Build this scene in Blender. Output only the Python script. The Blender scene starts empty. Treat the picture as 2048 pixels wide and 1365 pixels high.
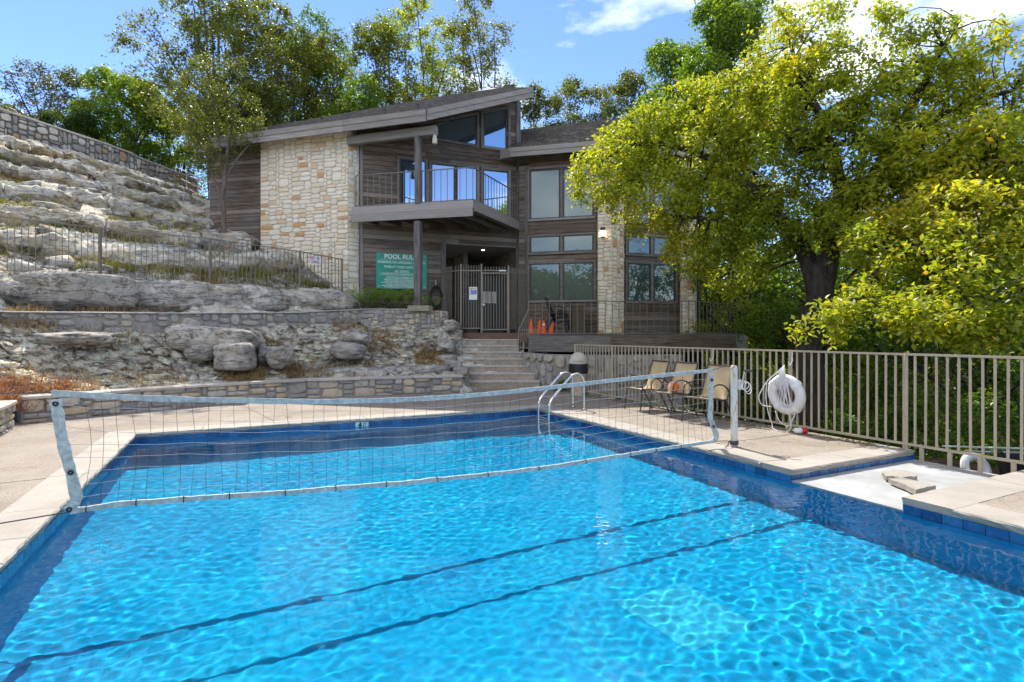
import bpy, bmesh, math, random
import numpy as np
from mathutils import Vector, Matrix, Euler
from mathutils.geometry import delaunay_2d_cdt

random.seed(7)
RNG = np.random.default_rng(11)
sc = bpy.context.scene
COL = sc.collection
R = math.radians

# ------------------------------------------------------------------ camera
EYE = 1.45
FPX = 1103.0           # focal length in pixels of the 2048 px wide photograph
HORIZON = 670.0
cam_data = bpy.data.cameras.new("camera")
cam_data.sensor_fit = 'HORIZONTAL'
cam_data.sensor_width = 36.0
cam_data.lens = 36.0 * FPX / 2048.0
cam_data.shift_y = (HORIZON - 682.5) / 2048.0
cam_data.clip_start = 0.05
cam_data.clip_end = 3000.0
cam = bpy.data.objects.new("camera", cam_data)
COL.objects.link(cam)
cam.location = (0, 0, EYE)
cam.rotation_euler = (R(90), 0, 0)
sc.camera = cam

# ------------------------------------------------------------------ sky and sun
SUN_EL, SUN_ROT = R(52.5), R(-20.5)
SUN_DIR = Vector((math.sin(SUN_ROT) * math.cos(SUN_EL), math.cos(SUN_ROT) * math.cos(SUN_EL), math.sin(SUN_EL)))
world = bpy.data.worlds.new("World")
sc.world = world
world.use_nodes = True
wn = world.node_tree
wn.nodes.clear()
w_out = wn.nodes.new('ShaderNodeOutputWorld')
w_bg = wn.nodes.new('ShaderNodeBackground')
w_bg.inputs['Strength'].default_value = 0.15
sky = wn.nodes.new('ShaderNodeTexSky')
sky.sky_type = 'NISHITA'
sky.sun_disc = False
sky.sun_elevation = SUN_EL
sky.sun_rotation = SUN_ROT
sky.air_density = 0.45
sky.altitude = 1000
sky.dust_density = 0.0
sky.ozone_density = 4.0
w_tc = wn.nodes.new('ShaderNodeTexCoord')
w_map = wn.nodes.new('ShaderNodeMapping')
w_map.inputs['Scale'].default_value = (1.0, 1.0, 2.6)
w_map.inputs['Location'].default_value = (5.57, 0.42, -2.13)  # offset chosen: clear ahead, unseen clouds behind the camera to fill the shaded facade
w_noise = wn.nodes.new('ShaderNodeTexNoise')
w_noise.inputs['Scale'].default_value = 1.2
w_noise.inputs['Detail'].default_value = 9.0
w_noise.inputs['Roughness'].default_value = 0.58
w_ramp = wn.nodes.new('ShaderNodeValToRGB')
w_ramp.color_ramp.elements[0].position = 0.47
w_ramp.color_ramp.elements[0].color = (0, 0, 0, 1)
w_ramp.color_ramp.elements[1].position = 0.64
w_ramp.color_ramp.elements[1].color = (1, 1, 1, 1)
w_mix = wn.nodes.new('ShaderNodeMix')
w_mix.data_type = 'RGBA'
w_mix.inputs['B'].default_value = (6.6, 6.5, 6.35, 1)
wn.links.new(w_tc.outputs['Generated'], w_map.inputs['Vector'])
wn.links.new(w_map.outputs['Vector'], w_noise.inputs['Vector'])
wn.links.new(w_noise.outputs['Fac'], w_ramp.inputs['Fac'])
wn.links.new(w_ramp.outputs['Color'], w_mix.inputs['Factor'])
wn.links.new(sky.outputs['Color'], w_mix.inputs['A'])
wn.links.new(w_mix.outputs['Result'], w_bg.inputs['Color'])
wn.links.new(w_bg.outputs['Background'], w_out.inputs['Surface'])

sun_data = bpy.data.lights.new("sun", 'SUN')
sun_data.energy = 2.6
sun_data.angle = R(0.5)
sun_data.color = (1.0, 0.95, 0.86)
sun_obj = bpy.data.objects.new("sun", sun_data)
COL.objects.link(sun_obj)
sun_obj.rotation_euler = SUN_DIR.to_track_quat('Z', 'Y').to_euler()
sun_obj.location = (-20, 30, 40)
sun_data.cycles.is_caustics_light = True

sc.view_settings.view_transform = 'Standard'
sc.view_settings.look = 'None'
sc.view_settings.gamma = 1.0
sc.view_settings.exposure = 1.62
sc.view_settings.use_curve_mapping = False
sc.render.engine = 'CYCLES'
cy = sc.cycles
cy.use_denoising = True
try:
    cy.denoiser = 'OPENIMAGEDENOISE'
    cy.denoising_input_passes = 'RGB_ALBEDO_NORMAL'
except Exception:
    pass
cy.max_bounces = 8
cy.diffuse_bounces = 4
cy.glossy_bounces = 4
cy.transmission_bounces = 6
cy.transparent_max_bounces = 12
cy.caustics_reflective = False
cy.caustics_refractive = True
cy.sample_clamp_indirect = 6.0

# ------------------------------------------------------------------ helpers: points
def PX(u, v, Y):
    """point of the place that the photograph shows at (u, v), at distance Y in front of the camera"""
    return Vector(((u - 1024.0) / FPX * Y, Y, EYE - (v - HORIZON) / FPX * Y))

P0 = Vector((-5.52, 8.08))
E1 = Vector((0.8962, 0.4436))
E2 = Vector((0.4436, -0.8962))
POOL_ROT = math.atan2(E1.y, E1.x)
def PL(s, t, z=0.0):
    """pool frame: s across the pool, t from the far edge towards the camera"""
    p = P0 + E1 * s + E2 * t
    return Vector((p.x, p.y, z))

# ------------------------------------------------------------------ helpers: numpy noise
def _hash(ix, iy, iz, seed):
    h = (ix * 374761393 + iy * 668265263 + iz * 2147483647 + seed * 1442695041) & 0xFFFFFFFF
    h = ((h ^ (h >> 13)) * 1274126177) & 0xFFFFFFFF
    h = ((h ^ (h >> 16)) * 2246822519) & 0xFFFFFFFF
    return ((h ^ (h >> 15)) & 0xFFFFFF) / float(0xFFFFFF)

def vnoise(x, y, z=None, seed=0):
    x = np.asarray(x, float); y = np.asarray(y, float)
    z = np.zeros_like(x) if z is None else np.asarray(z, float)
    ix = np.floor(x).astype(np.int64); iy = np.floor(y).astype(np.int64); iz = np.floor(z).astype(np.int64)
    fx = x - ix; fy = y - iy; fz = z - iz
    fx = fx * fx * (3 - 2 * fx); fy = fy * fy * (3 - 2 * fy); fz = fz * fz * (3 - 2 * fz)
    def c(a, b, d): return _hash(ix + a, iy + b, iz + d, seed)
    x00 = c(0,0,0)*(1-fx)+c(1,0,0)*fx; x10 = c(0,1,0)*(1-fx)+c(1,1,0)*fx
    x01 = c(0,0,1)*(1-fx)+c(1,0,1)*fx; x11 = c(0,1,1)*(1-fx)+c(1,1,1)*fx
    y0 = x00*(1-fy)+x10*fy; y1 = x01*(1-fy)+x11*fy
    return (y0*(1-fz)+y1*fz) * 2 - 1

def fbm(x, y, z=None, octv=4, seed=0, gain=0.5):
    s = 0; a = 1.0; f = 1.0; n = 0
    for o in range(octv):
        s = s + a * vnoise(np.asarray(x)*f, np.asarray(y)*f, None if z is None else np.asarray(z)*f, seed + o*17)
        n += a; a *= gain; f *= 2.03
    return s / n

# ------------------------------------------------------------------ helpers: objects
WM = {}
def W(o):
    return WM.get(o.name, Matrix.Identity(4))

def thing(name, label, cat, loc=(0, 0, 0), rotz=0.0, group=None):
    o = bpy.data.objects.new(name, None)
    COL.objects.link(o)
    o.empty_display_size = 0.2
    o.location = loc
    o.rotation_euler = (0, 0, rotz)
    o['label'] = label; o['category'] = cat
    if group: o['group'] = group
    WM[o.name] = Matrix.Translation(Vector(loc)) @ Matrix.Rotation(rotz, 4, 'Z')
    return o

def tag(o, label, cat, group=None):
    o['label'] = label; o['category'] = cat
    if group: o['group'] = group
    return o

class MB:
    """collects shapes; build() links them as ONE mesh object"""
    def __init__(self):
        self.v = []; self.f = []; self.m = []
        self.mi = 0
    def add(self, verts, faces):
        b = len(self.v)
        self.v.extend([tuple(p) for p in verts])
        for f in faces:
            self.f.append(tuple(b + i for i in f)); self.m.append(self.mi)
        return self
    def box(self, c, size, rotz=0.0, M=None):
        sx, sy, sz = size[0]/2, size[1]/2, size[2]/2
        if M is None: M = Matrix.Rotation(rotz, 3, 'Z')
        c = Vector(c)
        vs = [c + M @ Vector((x*sx, y*sy, z*sz)) for z in (-1, 1) for x, y in ((-1,-1),(1,-1),(1,1),(-1,1))]
        return self.add(vs, [(3,2,1,0),(4,5,6,7),(0,1,5,4),(1,2,6,5),(2,3,7,6),(3,0,4,7)])
    def beam(self, a, b, w, h, up=(0, 0, 1)):
        """box from a to b; w is its width sideways, h its height along up"""
        a = Vector(a); b = Vector(b); d = (b - a)
        L = d.length; d.normalize()
        up = Vector(up); s = d.cross(up)
        if s.length < 1e-5: s = d.cross(Vector((1, 0, 0)))
        s.normalize(); u = s.cross(d)
        M = Matrix((s, d, u)).transposed()
        return self.box((a + b) / 2, (w, L, h), M=M)
    def tube(self, pts, r, n=8, cap=True, r_end=None):
        pts = [Vector(p) for p in pts]
        K = len(pts); rings = []
        prev = None
        for i, p in enumerate(pts):
            d = (pts[min(i+1, K-1)] - pts[max(i-1, 0)]).normalized()
            if prev is None:
                a = d.cross(Vector((0, 0, 1)))
                if a.length < 1e-3: a = d.cross(Vector((1, 0, 0)))
            else:
                a = prev - d * prev.dot(d)
                if a.length < 1e-4: a = d.cross(Vector((0.3, 0.5, 0.8)))
            a.normalize(); prev = a
            b = d.cross(a)
            rr = r if not hasattr(r, '__len__') else r[i]
            if r_end is not None: rr = r + (r_end - r) * i / max(1, K-1)
            rings.append([p + (a*math.cos(2*math.pi*k/n) + b*math.sin(2*math.pi*k/n))*rr for k in range(n)])
        vs = [q for ring in rings for q in ring]
        fs = []
        for i in range(K-1):
            for k in range(n):
                k2 = (k+1) % n
                fs.append((i*n+k, i*n+k2, (i+1)*n+k2, (i+1)*n+k))
        if cap:
            fs.append(tuple(range(n-1, -1, -1)))
            fs.append(tuple((K-1)*n + k for k in range(n)))
        return self.add(vs, fs)
    def lathe(self, prof, c=(0, 0, 0), n=20, M=None):
        c = Vector(c); vs = []; fs = []
        K = len(prof)
        for r, z in prof:
            for k in range(n):
                a = 2*math.pi*k/n
                q = Vector((r*math.cos(a), r*math.sin(a), z))
                vs.append(c + (M @ q if M is not None else q))
        for i in range(K-1):
            for k in range(n):
                k2 = (k+1) % n
                fs.append((i*n+k, i*n+k2, (i+1)*n+k2, (i+1)*n+k))
        fs.append(tuple(range(n-1, -1, -1)))
        fs.append(tuple((K-1)*n + k for k in range(n)))
        return self.add(vs, fs)
    def prism(self, poly, z0, z1):
        """poly counter-clockwise in plan"""
        n = len(poly)
        vs = [(p[0], p[1], z0) for p in poly] + [(p[0], p[1], z1) for p in poly]
        fs = [tuple(range(n-1, -1, -1)), tuple(range(n, 2*n))]
        fs += [(i, (i+1) % n, n + (i+1) % n, n + i) for i in range(n)]
        return self.add(vs, fs)
    def slab(self, poly, off):
        """planar 3-D polygon thickened by the vector off"""
        n = len(poly); off = Vector(off)
        vs = [Vector(p) for p in poly] + [Vector(p) + off for p in poly]
        fs = [tuple(range(n)), tuple(range(2*n-1, n-1, -1))]
        fs += [((i+1) % n, i, n + i, n + (i+1) % n) for i in range(n)]
        return self.add(vs, fs)
    def torus(self, c, R_, r, n=36, m=12, M=None):
        c = Vector(c); vs = []; fs = []
        for i in range(n):
            a = 2*math.pi*i/n
            for j in range(m):
                b = 2*math.pi*j/m
                q = Vector(((R_ + r*math.cos(b))*math.cos(a), (R_ + r*math.cos(b))*math.sin(a), r*math.sin(b)))
                vs.append(c + (M @ q if M is not None else q))
        for i in range(n):
            for j in range(m):
                fs.append((i*m+j, ((i+1) % n)*m+j, ((i+1) % n)*m+(j+1) % m, i*m+(j+1) % m))
        return self.add(vs, fs)
    def mesh(self, name, mats, smooth=False, xf=None):
        me = bpy.data.meshes.new(name)
        v = self.v
        if xf is not None: v = [tuple(xf @ Vector(p)) for p in v]
        me.from_pydata(v, [], self.f)
        for m in (mats if isinstance(mats, (list, tuple)) else [mats]): me.materials.append(m)
        if any(self.m): me.polygons.foreach_set('material_index', self.m)
        if smooth: me.shade_smooth()
        return me
    def build(self, name, mats, parent=None, smooth=False, bevel=0.0, auto=None):
        xf = W(parent).inverted() if parent is not None else None
        me = self.mesh(name, mats, smooth, xf)
        if auto is not None:
            me.shade_smooth(); me.set_sharp_from_angle(angle=R(auto))
        o = bpy.data.objects.new(name, me)
        COL.objects.link(o)
        if parent is not None:
            o.parent = parent
            WM[o.name] = W(parent)
        if bevel:
            md = o.modifiers.new('bevel', 'BEVEL'); md.width = bevel; md.segments = 2; md.limit_method = 'ANGLE'
        return o

def np_mesh(name, verts, faces, mats, parent=None, smooth=False, kind=None, attr=None):
    """fast mesh from numpy arrays; faces is (n, k)"""
    me = bpy.data.meshes.new(name)
    verts = np.asarray(verts, np.float32); faces = np.asarray(faces, np.int32)
    if parent is not None:
        M = np.array(W(parent).inverted())
        verts = verts @ M[:3, :3].T.astype(np.float32) + M[:3, 3].astype(np.float32)
    nf, k = faces.shape
    me.vertices.add(len(verts)); me.vertices.foreach_set('co', verts.ravel())
    me.loops.add(nf*k); me.loops.foreach_set('vertex_index', faces.ravel())
    me.polygons.add(nf)
    me.polygons.foreach_set('loop_start', np.arange(0, nf*k, k, dtype=np.int32))
    me.polygons.foreach_set('loop_total', np.full(nf, k, np.int32))
    if smooth: me.polygons.foreach_set('use_smooth', np.ones(nf, bool))
    me.update(calc_edges=True)
    for m in (mats if isinstance(mats, (list, tuple)) else [mats]): me.materials.append(m)
    if attr is not None:
        for an, arr in attr.items():
            a = me.attributes.new(an, 'FLOAT', 'FACE')
            a.data.foreach_set('value', np.asarray(arr, np.float32))
    o = bpy.data.objects.new(name, me)
    COL.objects.link(o)
    if parent is not None:
        o.parent = parent; WM[o.name] = W(parent)
    if kind: o['kind'] = kind
    return o

def inst(name, me, parent, M):
    """one more piece that shares mesh data; M places it in the world"""
    o = bpy.data.objects.new(name, me)
    COL.objects.link(o)
    if parent is not None:
        o.parent = parent
        o.matrix_local = W(parent).inverted() @ M
    else:
        o.matrix_local = M
    WM[o.name] = M
    return o

def copy_tree(o, parent=None):
    c = o.copy(); COL.objects.link(c)
    if parent is not None: c.parent = parent; c.matrix_parent_inverse = o.matrix_parent_inverse
    for ch in list(o.children): copy_tree(ch, c)
    return c

# ------------------------------------------------------------------ helpers: materials
class G:
    def __init__(self, name):
        self.m = bpy.data.materials.new(name); self.m.use_nodes = True
        self.t = self.m.node_tree; self.t.nodes.clear()
        self.out = self.t.nodes.new('ShaderNodeOutputMaterial')
    def n(self, typ, ins=None, **kw):
        nd = self.t.nodes.new('ShaderNode' + typ)
        for k, v in kw.items(): setattr(nd, k, v)
        for k, v in (ins or {}).items(): self.set(nd, k, v)
        return nd
    def set(self, nd, k, v):
        s = nd.inputs[k]
        if isinstance(v, bpy.types.NodeSocket): self.t.links.new(v, s)
        elif isinstance(v, bpy.types.Node): self.t.links.new(v.outputs[0], s)
        else:
            if hasattr(s.default_value, '__len__') and len(s.default_value) == 4 and len(v) == 3: v = (*v, 1)
            s.default_value = v
    def surf(self, sh): self.t.links.new(sh.outputs[0] if isinstance(sh, bpy.types.Node) else sh, self.out.inputs['Surface'])
    def coord(self, obj=True, scale=(1, 1, 1), rot=(0, 0, 0)):
        tc = self.n('TexCoord')
        mp = self.n('Mapping', {'Vector': tc.outputs['Object'], 'Scale': scale, 'Rotation': rot})
        return mp.outputs[0]
    def pos(self, scale=(1, 1, 1), rot=(0, 0, 0)):
        g = self.n('NewGeometry')
        mp = self.n('Mapping', {'Vector': g.outputs['Position'], 'Scale': scale, 'Rotation': rot})
        return mp.outputs[0]
    def noise(self, vec, scale, detail=4, rough=0.55, dist=0.0):
        return self.n('TexNoise', {'Vector': vec, 'Scale': scale, 'Detail': detail, 'Roughness': rough, 'Distortion': dist}).outputs['Fac']
    def ramp(self, fac, stops, interp='LINEAR'):
        r = self.n('ValToRGB', {'Fac': fac}); cr = r.color_ramp; cr.interpolation = interp
        while len(cr.elements) < len(stops): cr.elements.new(0.5)
        for e, (p, c) in zip(cr.elements, stops):
            e.position = p; e.color = (*c, 1) if len(c) == 3 else c
        return r.outputs['Color']
    def mixc(self, fac, a, b, mode='MIX'):
        x = self.n('Mix', data_type='RGBA', blend_type=mode)
        self.set(x, 'Factor', fac)
        for nm, v in (('A', a), ('B', b)):
            s = [i for i in x.inputs if i.name == nm and i.type == 'RGBA'][0]
            if isinstance(v, bpy.types.NodeSocket): self.t.links.new(v, s)
            else: s.default_value = (*v, 1) if len(v) == 3 else v
        return [o for o in x.outputs if o.type == 'RGBA'][0]
    def math(self, op, a, b=0.0, clamp=False):
        x = self.n('Math', operation=op, use_clamp=clamp)
        self.set(x, 0, a); self.set(x, 1, b)
        return x.outputs[0]
    def bump(self, h, strength=0.5, dist=0.02, normal=None):
        ins = {'Height': h, 'Strength': strength, 'Distance': dist}
        if normal is not None: ins['Normal'] = normal
        return self.n('Bump', ins).outputs[0]
    def bsdf(self, color, rough=0.7, normal=None, spec=0.5, metal=0.0, **kw):
        ins = {'Base Color': color, 'Roughness': rough, 'Metallic': metal, 'Specular IOR Level': spec}
        if normal is not None: ins['Normal'] = normal
        ins.update(kw)
        b = self.n('BsdfPrincipled', ins)
        self.surf(b); return b
    def rnd(self):
        a = self.n('ObjectInfo').outputs['Random']; b = self.n('NewGeometry').outputs['Random Per Island']
        return self.math('FRACT', self.math('ADD', a, b))
    def bw(self, c): return self.n('RGBToBW', {'Color': c}).outputs[0]

def M_plain(name, col, rough=0.6, metal=0.0, var=0.12, scale=18.0, bump=0.0, spec=0.5):
    g = G(name)
    p = g.pos()
    nz = g.noise(p, scale, 5)
    dark = tuple(c*(1-var*1.6) for c in col); lite = tuple(min(1, c*(1+var)) for c in col)
    c = g.ramp(nz, [(0.3, dark), (0.7, lite)])
    rg = g.math('MULTIPLY_ADD', nz, 0.25); g.t.nodes[-1].inputs[2].default_value = rough - 0.12
    nrm = g.bump(g.noise(p, scale*3, 4), bump, 0.004) if bump else None
    g.bsdf(c, rg, nrm, spec, metal)
    return g.m
# ================================================================== POOL, COPING, DECK
S_R, T_END = 6.68, 8.95
WATER_Z = -0.125
NT0, NT1 = 5.71, 6.83           # the spill notch in the right edge
FENCE_S = 8.85
COP_W, COP_H = 0.38, 0.06
FLOOR_FAR, FLOOR_NEAR = -1.20, -1.21

def mat_plaster():
    g = G("blue_pool_plaster")
    p = g.pos()
    a = g.noise(p, 1.3, 5, 0.6); b = g.noise(p, 14, 4, 0.6)
    c = g.ramp(a, [(0.3, (0.001, 0.22, 0.45)), (0.55, (0.002, 0.275, 0.51)), (0.75, (0.008, 0.33, 0.54))])
    c = g.mixc(g.ramp(b, [(0.45, (0, 0, 0)), (0.75, (0.22, 0.22, 0.22))]), c, (0.03, 0.37, 0.61))
    g.bsdf(c, 0.7, None, 0.05)
    return g.m
M_PLASTER = mat_plaster()

def mat_water():
    g = G("pool_water")
    gl = g.n('BsdfPrincipled', {'Base Color': (0.92, 0.985, 1.0), 'Roughness': 0.0, 'IOR': 1.333, 'Transmission Weight': 1.0})
    g.surf(gl)
    return g.m
M_WATER = mat_water()

def mat_deck():
    g = G("exposed_aggregate_deck")
    p = g.pos()
    big = g.noise(p, 0.9, 5, 0.6); mid = g.noise(p, 5, 5, 0.65)
    vor = g.n('TexVoronoi', {'Vector': p, 'Scale': 95.0})
    c = g.ramp(big, [(0.3, (0.20, 0.165, 0.13)), (0.5, (0.28, 0.235, 0.19)), (0.72, (0.34, 0.295, 0.25))])
    c = g.mixc(g.math('MULTIPLY', mid, 0.5), c, (0.20, 0.165, 0.135))
    c = g.mixc(0.35, c, g.bw(vor.outputs['Color']), 'SOFT_LIGHT')
    st = g.ramp(g.noise(p, 2.2, 6, 0.7, 0.8), [(0.56, (0, 0, 0)), (0.7, (0.6, 0.6, 0.6))])
    c = g.mixc(st, c, (0.15, 0.125, 0.10))
    cr = g.noise(p, 0.55, 7, 0.62, 0.8)
    cl = g.ramp(g.math('ABSOLUTE', g.math('SUBTRACT', cr, 0.5)), [(0.0, (.8, .8, .8)), (0.0022, (.5, .5, .5)), (0.004, (0, 0, 0))])
    c = g.mixc(cl, c, (0.07, 0.06, 0.05))
    wet = g.ramp(g.noise(p, 0.7, 5, 0.6, 1.2), [(0.60, (0, 0, 0)), (0.68, (.45, .45, .45))])
    c = g.mixc(wet, c, (0.13, 0.11, 0.09))
    nb = g.bump(vor.outputs['Distance'], 0.6, 0.006, g.bump(mid, 0.3, 0.01))
    g.bsdf(c, 0.85, nb, 0.3)
    return g.m
M_DECK = mat_deck()

def mat_coping():
    g = G("limestone_coping")
    p = g.pos()
    big = g.noise(p, 2.0, 6, 0.6); fine = g.noise(p, 30, 5, 0.65)
    c = g.ramp(big, [(0.3, (0.27, 0.24, 0.20)), (0.6, (0.36, 0.325, 0.28)), (0.8, (0.41, 0.375, 0.33))])
    c = g.mixc(g.ramp(fine, [(0.5, (0, 0, 0)), (0.8, (0.5, 0.5, 0.5))]), c, (0.20, 0.18, 0.15))
    ob = g.rnd()
    c = g.mixc(g.math('MULTIPLY', ob, 0.30), c, (0.27, 0.25, 0.22))
    # algae-grey edge below the top, a stain of its own on the broken face
    g.bsdf(c, 0.8, g.bump(fine, 0.45, 0.01), 0.3)
    return g.m
M_COPING = mat_coping()

def mat_tile():
    g = G("blue_glazed_tile")
    r = g.rnd()
    p = g.pos()
    c = g.ramp(r, [(0.0, (0.006, 0.045, 0.15)), (0.5, (0.010, 0.075, 0.22)), (1.0, (0.022, 0.12, 0.28))])
    c = g.mixc(g.ramp(g.noise(p, 22, 5), [(0.5, (0, 0, 0)), (0.75, (0.4, 0.4, 0.4))]), c, (0.09, 0.19, 0.38))
    g.bsdf(c, 0.22, g.bump(g.noise(p, 9, 3), 0.15, 0.01))
    return g.m
M_TILE = mat_tile()
M_GROUT = M_plain("tile_grout", (0.16, 0.20, 0.27), 0.9)
M_LEDGE = M_plain("pale_ledge_plaster", (0.33, 0.335, 0.33), 0.75, 0, 0.16, 3, 0.3)
M_PATCH = M_plain("pale_patch_plaster", (0.022, 0.345, 0.555), 0.7, 0, 0.1, 6, spec=.05)

def floor_z(t):
    return FLOOR_FAR + (FLOOR_NEAR - FLOOR_FAR) * max(0.0, min(1.0, t / T_END))

# basin: floor and walls as one open shell, a slab thick
mb = MB()
nseg = 12
for i in range(nseg):
    t0, t1 = T_END*i/nseg, T_END*(i+1)/nseg
    mb.add([PL(0, t0, floor_z(t0)), PL(S_R, t0, floor_z(t0)), PL(S_R, t1, floor_z(t1)), PL(0, t1, floor_z(t1))], [(3, 2, 1, 0)])
    mb.add([PL(0, t0, floor_z(t0)), PL(0, t1, floor_z(t1)), PL(0, t1, WATER_Z - 0.05), PL(0, t0, WATER_Z - 0.05)], [(3, 2, 1, 0)])
    mb.add([PL(S_R, t0, floor_z(t0)), PL(S_R, t1, floor_z(t1)), PL(S_R, t1, WATER_Z - 0.05), PL(S_R, t0, WATER_Z - 0.05)], [(0, 1, 2, 3)])
mb.add([PL(0, 0, FLOOR_FAR), PL(S_R, 0, FLOOR_FAR), PL(S_R, 0, WATER_Z - 0.05), PL(0, 0, WATER_Z - 0.05)], [(0, 1, 2, 3)])
mb.add([PL(0, T_END, FLOOR_NEAR), PL(S_R, T_END, FLOOR_NEAR), PL(S_R, T_END, WATER_Z - 0.05), PL(0, T_END, WATER_Z - 0.05)], [(3, 2, 1, 0)])
basin = mb.build("pool_basin", M_PLASTER)
basin['kind'] = 'structure'
WM[basin.name] = Matrix.Identity(4)

# pale patched drain cover on the floor
def refr(u, v, dz=0.004):
    """point of the pool floor seen at (u, v) through the flat water"""
    d = Vector(((u-1024)/FPX, 1.0, -(v-HORIZON)/FPX)).normalized()
    k = (WATER_Z - EYE) / d.z
    p = Vector((0, 0, EYE)) + d * k
    h = Vector((d.x, d.y, 0)); s = h.length / 1.333; h.normalize()
    t = Vector((h.x*s, h.y*s, -math.sqrt(1 - s*s)))
    q = p.copy()
    for _ in range(8):
        rel = Vector((q.x, q.y)) - P0
        fz = floor_z(rel.dot(E2)) + dz
        q = p + t * ((fz - p.z) / t.z)
    return q
mb = MB()
q = [refr(1230, 1205, 0.003), refr(1365, 1165, 0.003), refr(1515, 1250, 0.003), refr(1385, 1305, 0.003)]
mb.add(q, [(3, 2, 1, 0)])
mb.build("drain_patch", M_PATCH, basin)

# water: one sheet, rippled in its geometry
NX, NY = 400, 560
ss = np.linspace(-0.01, S_R + 0.01, NX); tt = np.linspace(-0.01, T_END + 0.01, NY)
Sg, Tg = np.meshgrid(ss, tt)
hz = np.zeros_like(Sg)
rw = np.random.default_rng(5)
for k in range(95):
    lam = 0.06 * (4.5 ** rw.random())
    th = rw.normal(0.35, 0.85)
    amp = 0.000085 * (lam / 0.2) ** 0.75
    kx, ky = math.cos(th) * 2*math.pi/lam, math.sin(th) * 2*math.pi/lam
    wob = 0.35 * np.sin(Sg*1.3*rw.random() + Tg*1.1*rw.random() + 6*rw.random())
    hz += amp * np.sin(kx*Tg + ky*Sg + wob*3 + rw.random()*6.28)
hz *= 0.8 + 0.5 * fbm(Sg*0.6, Tg*0.6, octv=2, seed=3)
for (cs, ct, a0) in ((5.35, 6.9, 0.0004), (5.0, 7.4, 0.0003)):      # rings round the return jets
    rr = np.sqrt((Sg-cs)**2 + (Tg-ct)**2)
    hz += a0 * np.sin(rr*2*math.pi/0.13) * np.exp(-rr*1.6)
px = P0.x + E1.x*Sg + E2.x*Tg; py = P0.y + E1.y*Sg + E2.y*Tg
wv = np.stack([px, py, WATER_Z + hz], -1).reshape(-1, 3)
ii = np.arange(NX*NY).reshape(NY, NX)
wf = np.stack([ii[:-1, :-1], ii[1:, :-1], ii[1:, 1:], ii[:-1, 1:]], -1).reshape(-1, 4)
water = np_mesh("pool_water", wv, wf, M_WATER, smooth=True, kind='structure')
water.cycles.is_caustics_caster = True
basin.cycles.is_caustics_receiver = True
for ch in basin.children: ch.cycles.is_caustics_receiver = True
# ---- deck sheets (exposed aggregate), one structure
def plp(lst): return [(PL(a, b).x, PL(a, b).y) for a, b in lst]
def ccw(poly):
    a = sum(poly[i][0]*poly[(i+1) % len(poly)][1] - poly[(i+1) % len(poly)][0]*poly[i][1] for i in range(len(poly)))
    return poly if a > 0 else poly[::-1]
mb = MB()
RE = 9.0       # outer edge of the right deck
for poly in ([(-4.2, -7.5), (8.95, -7.5), (8.95, -COP_W), (-4.2, -COP_W)],
             [(-4.2, -COP_W), (-COP_W, -COP_W), (-COP_W, T_END + 4), (-4.2, T_END + 4)],
             [(-COP_W, T_END + COP_W), (S_R + COP_W, T_END + COP_W), (S_R + COP_W, T_END + 4), (-COP_W, T_END + 4)],
             [(S_R + COP_W, -COP_W), (RE, -COP_W), (RE, NT0 - COP_W), (S_R + COP_W, NT0 - COP_W)],
             [(S_R + COP_W, NT1 + COP_W), (RE + .6, NT1 + COP_W), (RE + .6, T_END + 4), (S_R + COP_W, T_END + 4)]):
    mb.prism(ccw(plp(poly)), -1.6 if poly[0][0] > 5 else -0.35, -0.004)
deck = mb.build("pool_deck", M_DECK); deck['kind'] = 'structure'

# saw-cut control joints, dark sealant strips a few millimetres proud
M_JOINT = M_plain("dark_joint_sealant", (0.10, 0.085, 0.07), .9)
jm = MB()
for (a, b) in (((1.9, -COP_W), (1.2, -4.2)), ((4.9, -COP_W), (4.6, -3.6)), ((-.4, -COP_W-.01), (-1.9, -2.3)), ((-COP_W, 2.6), (-1.65, 2.7)), ((-COP_W, 5.8), (-1.65, 5.8)), ((S_R + COP_W, 1.8), (RE - .02, 1.8)), ((S_R + COP_W, 4.3), (RE - .02, 4.3))):
    p, q = PL(*a, -.0035), PL(*b, -.0035); jm.beam(p, q, .012, .004)
jm.build("control_joint", M_JOINT, deck)
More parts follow.
